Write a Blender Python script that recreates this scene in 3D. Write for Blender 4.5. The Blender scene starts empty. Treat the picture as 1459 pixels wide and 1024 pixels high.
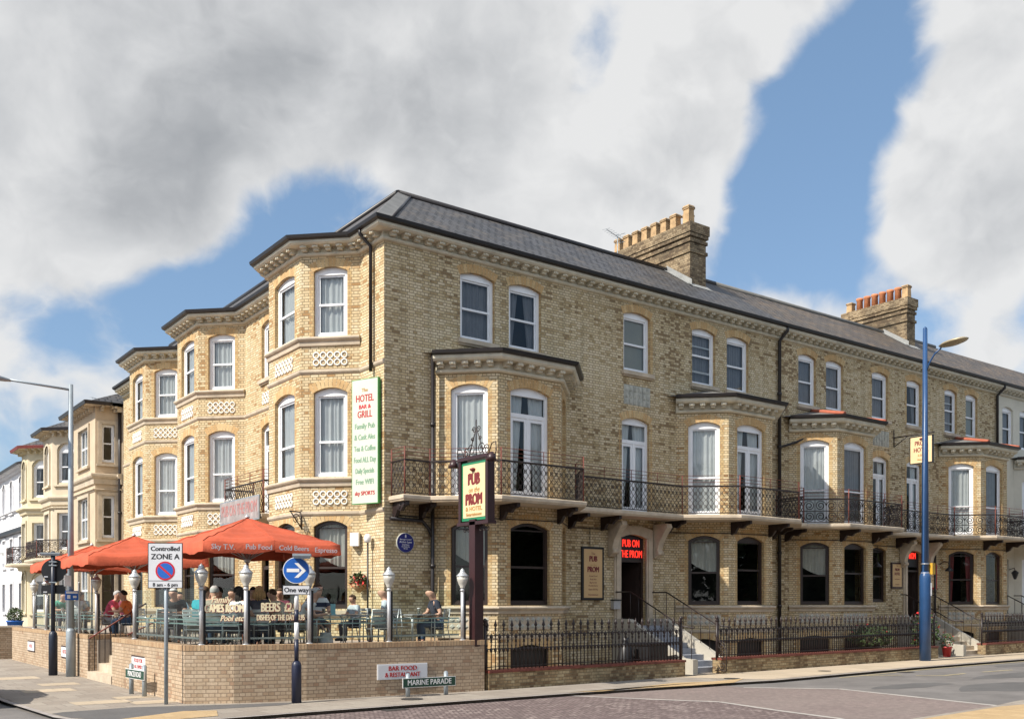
import bpy, bmesh, math, random
from mathutils import Vector, Matrix, noise as mnoise
R = math.radians
rnd = random.Random(7)
sc = bpy.context.scene
COL = sc.collection
PI = math.pi

# ------------------------------------------------------------------ materials
def _new(name):
    m = bpy.data.materials.new(name); m.use_nodes = True
    nt = m.node_tree; b = nt.nodes['Principled BSDF']
    return m, nt, b
def N(nt, t, **kw):
    n = nt.nodes.new(t)
    for k, v in kw.items(): setattr(n, k, v)
    return n
def L(nt, a, b): nt.links.new(a, b)
def math_n(nt, op, a, b=None, c=None):
    n = N(nt, 'ShaderNodeMath', operation=op)
    for i, v in enumerate((a, b, c)):
        if v is None: continue
        if isinstance(v, (int, float)): n.inputs[i].default_value = v
        else: L(nt, v, n.inputs[i])
    return n.outputs[0]
def ramp(nt, fac, stops, interp='LINEAR'):
    n = N(nt, 'ShaderNodeValToRGB'); cr = n.color_ramp; cr.interpolation = interp
    while len(cr.elements) < len(stops): cr.elements.new(0.5)
    for e, (p, c) in zip(cr.elements, stops):
        e.position = p; e.color = (*c, 1) if len(c) == 3 else c
    L(nt, fac, n.inputs[0]); return n.outputs[0]
def mixc(nt, fac, a, b, mode='MIX'):
    n = N(nt, 'ShaderNodeMix', data_type='RGBA', blend_type=mode)
    for i, v in ((0, fac), (6, a), (7, b)):
        if isinstance(v, (int, float)): n.inputs[i].default_value = v
        elif isinstance(v, tuple): n.inputs[i].default_value = (*v, 1)
        else: L(nt, v, n.inputs[i])
    return n.outputs[2]

def mat(name, col, rough=0.6, metal=0.0, var=0.12, scale=3.0, bump=0.0, spec=0.5, coat=0.0):
    """plain painted / stone / cloth surface with a little uneven wear"""
    m, nt, b = _new(name)
    tc = N(nt, 'ShaderNodeTexCoord')
    no = N(nt, 'ShaderNodeTexNoise'); no.inputs['Scale'].default_value = scale
    no.inputs['Detail'].default_value = 5; no.inputs['Roughness'].default_value = 0.65
    L(nt, tc.outputs['Object'], no.inputs['Vector'])
    lo = tuple(max(0, c * (1 - var)) for c in col); hi = tuple(min(1, c * (1 + var)) for c in col)
    c = ramp(nt, no.outputs[0], [(0.3, lo), (0.7, hi)])
    L(nt, c, b.inputs['Base Color'])
    b.inputs['Roughness'].default_value = rough; b.inputs['Metallic'].default_value = metal
    b.inputs['Specular IOR Level'].default_value = spec
    if coat: b.inputs['Coat Weight'].default_value = coat
    if bump:
        bp = N(nt, 'ShaderNodeBump'); bp.inputs['Strength'].default_value = bump; bp.inputs['Distance'].default_value = 0.02
        n2 = N(nt, 'ShaderNodeTexNoise'); n2.inputs['Scale'].default_value = scale * 12; n2.inputs['Detail'].default_value = 4
        L(nt, tc.outputs['Object'], n2.inputs['Vector'])
        L(nt, n2.outputs[0], bp.inputs['Height']); L(nt, bp.outputs[0], b.inputs['Normal'])
    return m

def wall_uv(nt, vscale=1.0):
    """along-the-wall and up coordinates for any upright face"""
    g = N(nt, 'ShaderNodeNewGeometry')
    p = N(nt, 'ShaderNodeSeparateXYZ'); L(nt, g.outputs['Position'], p.inputs[0])
    n = N(nt, 'ShaderNodeSeparateXYZ'); L(nt, g.outputs['True Normal'], n.inputs[0])
    u = math_n(nt, 'SUBTRACT', math_n(nt, 'MULTIPLY', n.outputs[0], p.outputs[1]), math_n(nt, 'MULTIPLY', n.outputs[1], p.outputs[0]))
    v = math_n(nt, 'MULTIPLY', p.outputs[2], vscale)
    c = N(nt, 'ShaderNodeCombineXYZ'); L(nt, u, c.inputs[0]); L(nt, v, c.inputs[1])
    return g, c.outputs[0], u, v

def brick(name, stops, mortar, patch=0.55, patch_scale=0.55, bw=0.235, rh=0.077, ms=0.0075, soot=0.0, soot_col=(0.08, 0.07, 0.05), flat=False, vscale=1.0, rough=0.9, streak=0.0):
    m, nt, b = _new(name)
    if flat:
        g = N(nt, 'ShaderNodeNewGeometry'); uv = g.outputs['Position']
    else:
        g, uv, u, v = wall_uv(nt, vscale)
    bt = N(nt, 'ShaderNodeTexBrick'); bt.offset = 0.5; bt.squash = 0.5; bt.squash_frequency = 2
    bt.inputs['Scale'].default_value = 1; bt.inputs['Color1'].default_value = (0, 0, 0, 1); bt.inputs['Color2'].default_value = (1, 1, 1, 1)
    bt.inputs['Mortar'].default_value = (0.5, 0.5, 0.5, 1); bt.inputs['Mortar Size'].default_value = ms
    bt.inputs['Mortar Smooth'].default_value = 0.15; bt.inputs['Brick Width'].default_value = bw; bt.inputs['Row Height'].default_value = rh
    L(nt, uv, bt.inputs['Vector'])
    no = N(nt, 'ShaderNodeTexNoise'); no.inputs['Scale'].default_value = patch_scale; no.inputs['Detail'].default_value = 6; no.inputs['Roughness'].default_value = 0.62
    L(nt, g.outputs['Position'], no.inputs['Vector'])
    sep = N(nt, 'ShaderNodeSeparateColor'); L(nt, bt.outputs['Color'], sep.inputs[0])
    k = math_n(nt, 'MULTIPLY_ADD', math_n(nt, 'SUBTRACT', no.outputs[0], 0.5), patch * 4, sep.outputs[0])
    c = ramp(nt, k, stops)
    n2 = N(nt, 'ShaderNodeTexNoise'); n2.inputs['Scale'].default_value = 22; n2.inputs['Detail'].default_value = 3
    L(nt, g.outputs['Position'], n2.inputs['Vector'])
    c = mixc(nt, 0.35, c, ramp(nt, n2.outputs[0], [(0.3, (0.55, 0.55, 0.55)), (0.7, (1, 1, 1))]), 'MULTIPLY')
    c = mixc(nt, bt.outputs['Fac'], c, mortar)
    if soot:
        n3 = N(nt, 'ShaderNodeTexNoise'); n3.inputs['Scale'].default_value = 0.9; n3.inputs['Detail'].default_value = 7; n3.inputs['Roughness'].default_value = 0.7
        L(nt, g.outputs['Position'], n3.inputs['Vector'])
        c = mixc(nt, ramp(nt, n3.outputs[0], [(0.42, (0, 0, 0)), (0.72, (soot, soot, soot))]), c, soot_col)
    if streak:   # rain and soot runs down the wall
        sv = N(nt, 'ShaderNodeCombineXYZ'); L(nt, math_n(nt, 'MULTIPLY', u, 2.6), sv.inputs[0]); L(nt, math_n(nt, 'MULTIPLY', v, 0.33), sv.inputs[1])
        n4 = N(nt, 'ShaderNodeTexNoise'); n4.inputs['Scale'].default_value = 1.0; n4.inputs['Detail'].default_value = 6; n4.inputs['Roughness'].default_value = 0.65; L(nt, sv.outputs[0], n4.inputs['Vector'])
        c = mixc(nt, ramp(nt, n4.outputs[0], [(0.5, (0, 0, 0)), (0.72, (streak, streak, streak))]), c, (0.16, 0.125, 0.075))
    L(nt, c, b.inputs['Base Color']); b.inputs['Roughness'].default_value = rough; b.inputs['Specular IOR Level'].default_value = 0.25
    bp = N(nt, 'ShaderNodeBump'); bp.inputs['Strength'].default_value = 0.6; bp.inputs['Distance'].default_value = 0.008
    inv = math_n(nt, 'SUBTRACT', 1.0, bt.outputs['Fac'])
    L(nt, math_n(nt, 'MULTIPLY_ADD', n2.outputs[0], 0.4, inv), bp.inputs['Height']); L(nt, bp.outputs[0], b.inputs['Normal'])
    return m

def glass_mat(name, tint=(0.9, 0.95, 0.93), refl=0.12, rough=0.01):
    m, nt, b = _new(name); nt.nodes.remove(b); out = nt.nodes['Material Output']
    tr = N(nt, 'ShaderNodeBsdfTransparent'); tr.inputs[0].default_value = (*tint, 1)
    gl = N(nt, 'ShaderNodeBsdfGlossy'); gl.inputs['Roughness'].default_value = rough
    g = N(nt, 'ShaderNodeNewGeometry')
    no = N(nt, 'ShaderNodeTexNoise'); no.inputs['Scale'].default_value = 1.3; L(nt, g.outputs['Position'], no.inputs['Vector'])
    bp = N(nt, 'ShaderNodeBump'); bp.inputs['Strength'].default_value = 0.05; bp.inputs['Distance'].default_value = 0.05
    L(nt, no.outputs[0], bp.inputs['Height']); L(nt, bp.outputs[0], gl.inputs['Normal'])
    lw = N(nt, 'ShaderNodeLayerWeight'); lw.inputs['Blend'].default_value = 0.35
    f = math_n(nt, 'MULTIPLY_ADD', lw.outputs['Fresnel'], 0.6, refl)
    mx = N(nt, 'ShaderNodeMixShader'); L(nt, f, mx.inputs[0]); L(nt, tr.outputs[0], mx.inputs[1]); L(nt, gl.outputs[0], mx.inputs[2])
    L(nt, mx.outputs[0], out.inputs[0]); return m

def emis(name, col, s):
    m, nt, b = _new(name)
    b.inputs['Base Color'].default_value = (*col, 1); b.inputs['Emission Color'].default_value = (*col, 1); b.inputs['Emission Strength'].default_value = s
    return m

YEL = (0.67, 0.53, 0.32); BUF = (0.62, 0.49, 0.30); ORG = (0.53, 0.37, 0.2); PAL = (0.72, 0.61, 0.42)
M = {}
M['brick'] = brick('gault_brick', [(0, PAL), (0.35, YEL), (0.7, BUF), (0.95, ORG), (1.0, (0.40, 0.24, 0.11))], (0.22, 0.165, 0.095), 0.38, ms=0.009, streak=0.22)
M['brick_weathered'] = brick('weathered_gault_brick', [(0.0, (0.70, 0.595, 0.41)), (0.45, (0.63, 0.515, 0.325)), (0.78, (0.53, 0.415, 0.24)), (0.95, (0.39, 0.285, 0.15)), (1.0, (0.27, 0.185, 0.1))], (0.23, 0.18, 0.115), 0.48, 0.5, ms=0.009, streak=0.35)
M['brick_warm'] = brick('warm_jamb_brick', [(0, (0.62, 0.47, 0.26)), (0.6, (0.55, 0.39, 0.19)), (1, (0.46, 0.28, 0.13))], (0.3, 0.22, 0.13), 0.3)
M['brick_modern'] = brick('terrace_brick', [(0, (0.55, 0.43, 0.31)), (0.5, (0.5, 0.38, 0.265)), (0.85, (0.44, 0.32, 0.215)), (1, (0.36, 0.235, 0.155))], (0.24, 0.18, 0.125), 0.3, 0.8, soot=0.4, soot_col=(0.22, 0.16, 0.11), streak=0.3)
M['brick_coping'] = brick('terrace_coping_brick', [(0, (0.5, 0.36, 0.22)), (1, (0.38, 0.24, 0.14))], (0.24, 0.17, 0.11), 0.3, 1.0, bw=0.074, rh=0.3)
M['brick_old'] = brick('sooty_low_wall_brick', [(0, (0.5, 0.4, 0.24)), (0.45, (0.4, 0.29, 0.16)), (1, (0.18, 0.11, 0.06))], (0.2, 0.16, 0.1), 0.7, 1.1, soot=0.7, soot_col=(0.09, 0.075, 0.05))
M['brick_chimney'] = brick('sooty_chimney_brick', [(0, (0.42, 0.32, 0.2)), (0.5, (0.3, 0.22, 0.13)), (1, (0.15, 0.1, 0.06))], (0.14, 0.11, 0.08), 0.7, 1.2, soot=0.8, soot_col=(0.05, 0.045, 0.035))
M['arch_a'] = mat('arch_brick_light', (0.58, 0.42, 0.22), 0.9, var=0.15, scale=6)
M['arch_b'] = mat('arch_brick_orange', (0.52, 0.34, 0.16), 0.9, var=0.15, scale=6)
M['joint'] = mat('arch_joint', (0.3, 0.21, 0.12), 0.9)
M['slate'] = brick('welsh_slate', [(0, (0.105, 0.104, 0.109)), (0.4, (0.082, 0.081, 0.086)), (0.7, (0.068, 0.067, 0.071)), (1, (0.12, 0.105, 0.095))], (0.022, 0.022, 0.023), 0.45, 0.9, bw=0.3, rh=0.22, ms=0.02, vscale=1.75, rough=0.55, soot=0.35, soot_col=(0.16, 0.145, 0.125))
M['slate_brown'] = brick('lichened_slate', [(0, (0.15, 0.13, 0.115)), (0.4, (0.095, 0.086, 0.08)), (0.7, (0.13, 0.105, 0.085)), (1, (0.21, 0.155, 0.11))], (0.02, 0.018, 0.017), 0.6, 0.9, bw=0.3, rh=0.22, ms=0.02, vscale=1.75, rough=0.6, soot=0.5, soot_col=(0.17, 0.14, 0.11))
M['lead'] = mat('lead_flashing', (0.15, 0.148, 0.142), 0.65, 0.0, 0.2, 2)
M['flash'] = mat('white_mortar_flashing', (0.27, 0.275, 0.27), 0.8, 0, 0.2, 5)
M['stone'] = mat('cream_painted_stone', (0.58, 0.54, 0.43), 0.75, 0, 0.2, 2.0, bump=0.15)
M['sill'] = mat('buff_stone_sill', (0.49, 0.41, 0.31), 0.8, 0, 0.22, 2.2, bump=0.15)
M['greystone'] = mat('weathered_grey_tile', (0.42, 0.42, 0.37), 0.85, 0, 0.25, 5)
M['white'] = mat('white_upvc', (0.8, 0.81, 0.83), 0.35, 0, 0.04, 2)
M['brownframe'] = mat('dark_brown_window_paint', (0.035, 0.022, 0.018), 0.4, 0, 0.2, 4)
M['gutter'] = mat('black_gutter_paint', (0.016, 0.013, 0.014), 0.4, 0, 0.25, 3)
M['iron'] = mat('black_brown_iron_paint', (0.022, 0.013, 0.012), 0.45, 0, 0.3, 6)
M['rustiron'] = mat('rusty_red_iron_paint', (0.16, 0.042, 0.028), 0.65, 0, 0.4, 8)
M['pane'] = glass_mat('window_glass', (0.86, 0.9, 0.9), 0.03)
M['screen'] = glass_mat('greenish_screen_glass', (0.86, 0.94, 0.91), 0.01)
M['curtain'] = mat('white_net_curtain', (0.82, 0.82, 0.82), 0.9, 0, 0.06, 3)
M['curtain_grey'] = mat('grey_curtain', (0.27, 0.26, 0.28), 0.9, 0, 0.12, 3)
M['blind'] = mat('grey_green_blind', (0.36, 0.36, 0.32), 0.9, 0, 0.06, 1)
M['drape'] = mat('ivory_drape', (0.6, 0.57, 0.5), 0.9, 0, 0.1, 3)
M['redcurtain'] = mat('dull_red_curtain', (0.22, 0.05, 0.05), 0.9, 0, 0.2, 4)
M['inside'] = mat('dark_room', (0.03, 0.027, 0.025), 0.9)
M['tilewhite'] = mat('white_ring_tile', (0.74, 0.73, 0.69), 0.5, 0, 0.1, 5)
M['steel'] = mat('brushed_steel', (0.5, 0.5, 0.51), 0.42, 0.45, 0.1, 5)
M['alu'] = mat('pale_aluminium', (0.55, 0.56, 0.56), 0.35, 0.6, 0.1, 5)
M['lampglass'] = mat('frosted_lantern_glass', (0.5, 0.48, 0.43), 0.4, 0, 0.06, 5)
M['galv'] = mat('galvanised_steel', (0.29, 0.33, 0.36), 0.5, 0.3, 0.15, 3)
M['navy'] = mat('navy_blue_paint', (0.02, 0.065, 0.17), 0.35, 0, 0.15, 2)
M['darknavy'] = mat('near_black_blue_paint', (0.012, 0.018, 0.035), 0.4, 0, 0.2, 3)
M['poleblue'] = mat('dark_blue_pole_paint', (0.012, 0.016, 0.04), 0.4)
M['signblue'] = mat('road_sign_blue', (0.012, 0.11, 0.45), 0.4, 0, 0.03)
M['signred'] = mat('road_sign_red', (0.5, 0.015, 0.03), 0.4, 0, 0.03)
M['signwhite'] = mat('sign_white', (0.75, 0.75, 0.75), 0.45, 0, 0.04)
M['signgrey'] = mat('sign_pale_grey', (0.6, 0.61, 0.64), 0.45, 0, 0.04)
M['black'] = mat('black_paint', (0.012, 0.012, 0.014), 0.45)
M['signgreen'] = mat('dark_green_plate', (0.012, 0.055, 0.035), 0.4)
M['bannergreen'] = mat('green_edge', (0.05, 0.25, 0.06), 0.5)
M['greentext'] = mat('faded_green_lettering', (0.2, 0.33, 0.22), 0.6)
M['cream'] = mat('cream_sign_face', (0.74, 0.55, 0.32), 0.5, 0, 0.06, 2)
M['maroon'] = mat('maroon_lettering', (0.17, 0.02, 0.02), 0.5)
M['tan'] = mat('tan_lettering', (0.45, 0.27, 0.1), 0.5)
M['framegreen'] = mat('green_sign_border', (0.02, 0.2, 0.09), 0.4)
M['postbrown'] = mat('dark_maroon_timber_post', (0.035, 0.013, 0.014), 0.4, 0, 0.2, 3)
M['plaqueblue'] = mat('plaque_blue', (0.015, 0.018, 0.16), 0.35, 0, 0.08, 4)
M['neon'] = emis('red_neon', (1.0, 0.035, 0.02), 0.95)
M['orange'] = mat('orange_red_canvas', (0.46, 0.085, 0.036), 0.85, 0, 0.2, 1.6, bump=0.5)
M['paletext'] = mat('cream_glass_lettering', (0.85, 0.75, 0.5), 0.5)
M['redtext'] = mat('red_lettering', (0.42, 0.03, 0.03), 0.5)
M['cheek'] = mat('white_painted_step_wall', (0.42, 0.39, 0.33), 0.7, 0, 0.15, 1.5)
M['step'] = mat('blue_grey_step_stone', (0.27, 0.285, 0.32), 0.75, 0, 0.2, 3)
M['deck'] = mat('terrace_floor_paving', (0.3, 0.26, 0.22), 0.8, 0, 0.2, 2)
M['terracotta'] = mat('terracotta_pot', (0.52, 0.2, 0.09), 0.85, 0, 0.2, 5)
M['buffpot'] = mat('buff_clay_pot', (0.44, 0.29, 0.15), 0.85, 0, 0.4, 4)
M['ridge_red'] = mat('red_clay_ridge', (0.36, 0.1, 0.055), 0.8, 0, 0.15, 4)
M['leaf'] = mat('leaf_green', (0.045, 0.075, 0.02), 0.6, 0, 0.4, 6)
M['leaf2'] = mat('yellow_green_leaf', (0.3, 0.28, 0.03), 0.6, 0, 0.4, 6)
M['flower'] = mat('red_flower', (0.5, 0.02, 0.02), 0.6, 0, 0.3, 6)
M['skin'] = mat('fair_skin', (0.55, 0.31, 0.22), 0.55, 0, 0.08, 8)
M['wood'] = mat('light_timber', (0.4, 0.24, 0.12), 0.6, 0, 0.2, 6)
M['beer'] = mat('amber_beer', (0.35, 0.12, 0.02), 0.15, 0, 0.1, 5)

# ------------------------------------------------------------------ mesh builder
class MB:
    def __init__(s): s.v = []; s.f = []; s.m = []; s.s = []
    def vert(s, p): s.v.append(tuple(p)); return len(s.v) - 1
    def face(s, pts, mi=0, sm=False):
        s.f.append([s.vert(p) for p in pts]); s.m.append(mi); s.s.append(sm)
    def idx(s, ids, mi=0, sm=False):
        s.f.append(list(ids)); s.m.append(mi); s.s.append(sm)
    def box(s, x0, x1, y0, y1, z0, z1, mi=0, T=None):
        P = [(x, y, z) for x in (x0, x1) for y in (y0, y1) for z in (z0, z1)]
        if T: P = [tuple(T @ Vector(p)) for p in P]
        a = [s.vert(p) for p in P]
        for q in ((0, 1, 3, 2), (4, 6, 7, 5), (0, 4, 5, 1), (2, 3, 7, 6), (0, 2, 6, 4), (1, 5, 7, 3)): s.idx([a[i] for i in q], mi)
    def tube(s, pts, r, n=6, mi=0, cap=True, closed=False, sm=True):
        pts = [Vector(p) for p in pts]; rings = []; K = len(pts); up = None
        for i, p in enumerate(pts):
            a = pts[(i - 1) % K] if (i > 0 or closed) else p
            b = pts[(i + 1) % K] if (i < K - 1 or closed) else p
            t = (b - a); t = t.normalized() if t.length > 1e-9 else Vector((0, 0, 1))
            if up is None:
                up = Vector((0, 0, 1)) if abs(t.z) < 0.9 else Vector((1, 0, 0))
            x = up - t * up.dot(t)
            if x.length < 1e-6: x = t.orthogonal()
            x.normalize(); up = x; y = t.cross(x)
            rr = r[i] if isinstance(r, (list, tuple)) else r
            rings.append([s.vert(p + (x * math.cos(2 * PI * k / n) + y * math.sin(2 * PI * k / n)) * rr) for k in range(n)])
        for i in range(K if closed else K - 1):
            a, b = rings[i], rings[(i + 1) % K]
            for k in range(n): s.idx([a[k], a[(k + 1) % n], b[(k + 1) % n], b[k]], mi, sm)
        if cap and not closed:
            s.idx(rings[0][::-1], mi); s.idx(rings[-1], mi)
    def lathe(s, prof, c=(0, 0, 0), n=16, mi=0, sm=True, T=None, ph=0.0):
        rings = []
        for (r, z) in prof:
            P = [Vector((c[0] + r * math.cos(2 * PI * k / n + ph), c[1] + r * math.sin(2 * PI * k / n + ph), c[2] + z)) for k in range(n)]
            if T: P = [T @ p for p in P]
            rings.append([s.vert(p) for p in P])
        for a, b in zip(rings, rings[1:]):
            for k in range(n): s.idx([a[k], a[(k + 1) % n], b[(k + 1) % n], b[k]], mi, sm)
        s.idx(rings[0][::-1], mi); s.idx(rings[-1], mi)
    def prism(s, poly, z0, z1, mi=0, mtop=None):
        n = len(poly); a = [s.vert((p[0], p[1], z0)) for p in poly]; b = [s.vert((p[0], p[1], z1)) for p in poly]
        for i in range(n): s.idx([a[i], a[(i + 1) % n], b[(i + 1) % n], b[i]], mi)
        s.idx(a[::-1], mi); s.idx(b, mi if mtop is None else mtop)
    def sweep(s, path, prof, mi=0, closed=False, sm=False):
        """prof = [(out, z)] swept along a plan path; out is to the right-hand side of travel"""
        K = len(path); P = [Vector((p[0], p[1])) for p in path]; rows = []
        for i in range(K):
            d0 = (P[i] - P[i - 1]).normalized() if (i > 0 or closed) else None
            d1 = (P[(i + 1) % K] - P[i]).normalized() if (i < K - 1 or closed) else None
            d0 = d0 or d1; d1 = d1 or d0
            n0 = Vector((d0.y, -d0.x)); n1 = Vector((d1.y, -d1.x)); b = (n0 + n1)
            b = b / max(0.25, b.dot(n0)) if b.length > 1e-6 else n0
            rows.append([s.vert((P[i].x + b.x * o, P[i].y + b.y * o, z)) for o, z in prof])
        for i in range(K if closed else K - 1):
            a, c = rows[i], rows[(i + 1) % K]
            for k in range(len(prof) - 1): s.idx([a[k], c[k], c[k + 1], a[k + 1]], mi, sm)
        if not closed:
            s.idx(rows[0], mi); s.idx(rows[-1][::-1], mi)
    def obj(s, name, mats, parent=None, world=False, loc=None, rotz=0.0, fix=True):
        me = bpy.data.meshes.new(name)
        off = Vector((0, 0, 0))
        if world and parent is not None:
            off = wloc(parent)
        me.from_pydata([tuple(Vector(v) - off) for v in s.v], [], s.f)
        if not isinstance(mats, (list, tuple)): mats = [mats]
        for m in mats: me.materials.append(m)
        me.polygons.foreach_set('material_index', s.m); me.polygons.foreach_set('use_smooth', s.s)
        if fix:
            bm = bmesh.new(); bm.from_mesh(me)
            bmesh.ops.remove_doubles(bm, verts=bm.verts, dist=1e-5)
            bmesh.ops.recalc_face_normals(bm, faces=bm.faces); bm.to_mesh(me); bm.free()
        me.update()
        o = bpy.data.objects.new(name, me); COL.objects.link(o)
        if parent is not None: o.parent = parent
        if loc: o.location = loc
        o.rotation_euler = (0, 0, rotz)
        return o

def wloc(o):
    v = Vector(o.location)
    return v if o.parent is None else wloc(o.parent) + v
def tag(o, label, cat, group=None, kind=None):
    if kind: o['kind'] = kind
    else:
        o['label'] = label; o['category'] = cat
        if group: o['group'] = group
    return o
def thing(name, label, cat, loc=(0, 0, 0), rotz=0.0, group=None):
    o = bpy.data.objects.new(name, None); COL.objects.link(o); o.empty_display_size = 0.2
    o.location = loc; o.rotation_euler = (0, 0, rotz)
    return tag(o, label, cat, group)
def inst(src, name=None, parent=None, loc=(0, 0, 0), rotz=0.0):
    o = bpy.data.objects.new(name or src.name.split('.')[0], src.data if hasattr(src, 'data') else src); COL.objects.link(o)
    if parent is not None: o.parent = parent
    o.location = loc; o.rotation_euler = (0, 0, rotz)
    return o
def kids(o): return [c for c in bpy.data.objects if c.parent is o]
def dup(root, loc, rotz, label=None):
    def cp(o, par):
        c = o.copy(); COL.objects.link(c); c.parent = par
        for ch in kids(o): cp(ch, c)
        return c
    r = cp(root, None); r.location = loc; r.rotation_euler = (0, 0, rotz)
    if label: r['label'] = label
    return r

_dg = None
def text_mesh(body, size, bold=0.0, xs=1.0, ext=0.004, align='CENTER', shear=0.0, space=1.0):
    cu = bpy.data.curves.new('txt', 'FONT'); cu.body = body; cu.size = size; cu.align_x = align; cu.align_y = 'CENTER'
    cu.offset = 0; cu.extrude = ext; cu.shear = shear; cu.resolution_u = 3; cu.space_line = space
    o = bpy.data.objects.new('txt', cu); COL.objects.link(o)
    bpy.context.view_layer.update()
    dg = bpy.context.evaluated_depsgraph_get()
    me = bpy.data.meshes.new_from_object(o.evaluated_get(dg))
    bpy.data.objects.remove(o); bpy.data.curves.remove(cu)
    for v in me.vertices: v.co.x *= xs
    if bold > 0:   # heavier strokes: the outline struck three times, a hair apart in depth
        V = [tuple(v.co) for v in me.vertices]; F = [tuple(p.vertices) for p in me.polygons]; n = len(V); b = bold * 1.1
        m2 = bpy.data.meshes.new('txt'); m2.from_pydata([(x + dx * b, y + dy * b, z + .0005 * k) for k, (dx, dy) in enumerate(((0, 0), (1, .35), (-1, -.35))) for x, y, z in V], [], [tuple(i + n * k for i in f) for k in range(3) for f in F])
        m2.update(); bpy.data.meshes.remove(me); me = m2
    return me
def text(body, size, m, parent, loc, rot=(PI / 2, 0, 0), name='lettering', **kw):
    me = text_mesh(body, size, **kw); me.name = name; me.materials.clear(); me.materials.append(m)
    o = bpy.data.objects.new(name, me); COL.objects.link(o); o.parent = parent
    o.location = loc; o.rotation_euler = rot
    return o

CLOUD_FILL = 2.6
# ------------------------------------------------------------------ camera, sun, sky
AX = Vector((0.8026, 0.5965)); 
CAMP = Vector((-12.53, -22.46, 1.9))
cd = bpy.data.cameras.new('camera'); cam = bpy.data.objects.new('camera', cd); COL.objects.link(cam)
cam.location = CAMP
FW = Vector((0.5965, 0.8026, 0.0)); RT = Vector((0.8026, -0.5965, 0.0))
cam.rotation_euler = (PI / 2, 0, math.atan2(-FW.x, FW.y))
cd.sensor_width = 36.0; cd.lens = 36.0 * 1390 / 1459; cd.shift_y = (859 - 512) / 1459.0
cd.clip_start = 0.1; cd.clip_end = 3000
sc.camera = cam

SUN_EL = 44.0; SUN_DIR = Vector((-1.0, -0.015, 0)).normalized() * math.cos(R(SUN_EL)) + Vector((0, 0, math.sin(R(SUN_EL))))
sd = bpy.data.lights.new('sun', 'SUN'); sun = bpy.data.objects.new('sun', sd); COL.objects.link(sun)
sd.energy = 4.0; sd.angle = R(0.53); sd.color = (1.0, 0.93, 0.82)
sun.rotation_euler = (-SUN_DIR).to_track_quat('-Z', 'Y').to_euler()
sun.location = (-20, 0, 30)

def px_dir(px, py):
    d = FW + RT * ((px - 729.5) / 1390.0) + Vector((0, 0, 1)) * ((859 - py) / 1390.0)
    return d.normalized()
w = bpy.data.worlds.new('World'); sc.world = w; w.use_nodes = True
nt = w.node_tree; nt.nodes.clear()
out = N(nt, 'ShaderNodeOutputWorld'); bg = N(nt, 'ShaderNodeBackground'); bg.inputs['Strength'].default_value = 0.1
L(nt, bg.outputs[0], out.inputs[0])
sky = N(nt, 'ShaderNodeTexSky', sky_type='NISHITA'); sky.sun_disc = False; sky.sun_elevation = R(SUN_EL)
sky.sun_rotation = math.atan2(SUN_DIR.x, SUN_DIR.y); sky.altitude = 0; sky.air_density = 1.0; sky.dust_density = 0.6; sky.ozone_density = 1.6
tc = N(nt, 'ShaderNodeTexCoord'); D = tc.outputs['Generated']
nrm = N(nt, 'ShaderNodeVectorMath', operation='NORMALIZE'); L(nt, D, nrm.inputs[0]); D = nrm.outputs[0]
def vscale(v, s):
    n = N(nt, 'ShaderNodeVectorMath', operation='MULTIPLY'); L(nt, v, n.inputs[0]); n.inputs[1].default_value = s; return n.outputs[0]
def fbm(v, scale, det=8, rough=0.58, dist=0.0):
    n = N(nt, 'ShaderNodeTexNoise'); n.inputs['Scale'].default_value = scale; n.inputs['Detail'].default_value = det
    n.inputs['Roughness'].default_value = rough; n.inputs['Distortion'].default_value = dist; L(nt, v, n.inputs['Vector']); return n.outputs[0]
# clouds: a place for each of the big ones, broken up by noise
BLOBS = [  # px, py, radius (radians), weight
    (120, 120, .20, .42), (380, 130, .22, .42), (600, 150, .17, .42), (560, 30, .18, .38), (100, 340, .14, .34), (290, 330, .05, .3), (330, 200, .12, .2), (60, 560, .12, .42), 
    (740, 60, .10, .34), (930, 110, .13, .38), (1040, 100, .10, .42), (1010, 220, .08, .34), (820, 280, .1, .5), (700, 290, .07, .3), (900, 330, .08, .4), (1370, 250, .11, .55), (1450, 120, .13, .42), (1290, 300, .06, .3), (1430, 350, .07, .36),
    (1090, 420, .07, .5), (1200, 440, .04, .3), (1440, 500, .05, .42), (1160, 0, .06, .18), (1010, 340, .05, .2),
    (460, 320, .1, -.72), (250, 420, .06, -.3), (350, 400, .07, -.5), (530, 265, .05, -.4), (400, 260, .06, -.3), (120, 455, .09, -.55), (850, 95, .05, -.16), (822, 150, .05, -.18), (790, 205, .045, -.18), (885, 30, .05, -.16), (760, 250, .04, -.15), (1175, 220, .11, -.6), (1180, 100, .08, -.45), (1120, 350, .08, -.55), (270, 455, .05, -.3), (1250, 70, .05, -.3), (1000, 400, .05, -.25), (330, 10, .06, .2), (20, 650, .08, -.2)]
GREY = [(380, 110, .2, .22), (150, 70, .2, .2), (600, 150, .15, .22), (760, 40, .1, .12), (240, 230, .12, .16), (1440, 340, .05, .1)]
def blobs(lst):
    acc = None
    for (px, py, rad, wt) in lst:
        dp = N(nt, 'ShaderNodeVectorMath', operation='DISTANCE'); L(nt, D, dp.inputs[0]); dp.inputs[1].default_value = px_dir(px, py)
        mr = N(nt, 'ShaderNodeMapRange', interpolation_type='SMOOTHSTEP'); mr.inputs['From Min'].default_value = rad * 1.4; mr.inputs['From Max'].default_value = 0.0
        mr.inputs['To Min'].default_value = 0; mr.inputs['To Max'].default_value = wt; L(nt, dp.outputs['Value'], mr.inputs[0])
        acc = mr.outputs[0] if acc is None else math_n(nt, 'ADD', acc, mr.outputs[0])
    return acc
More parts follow.
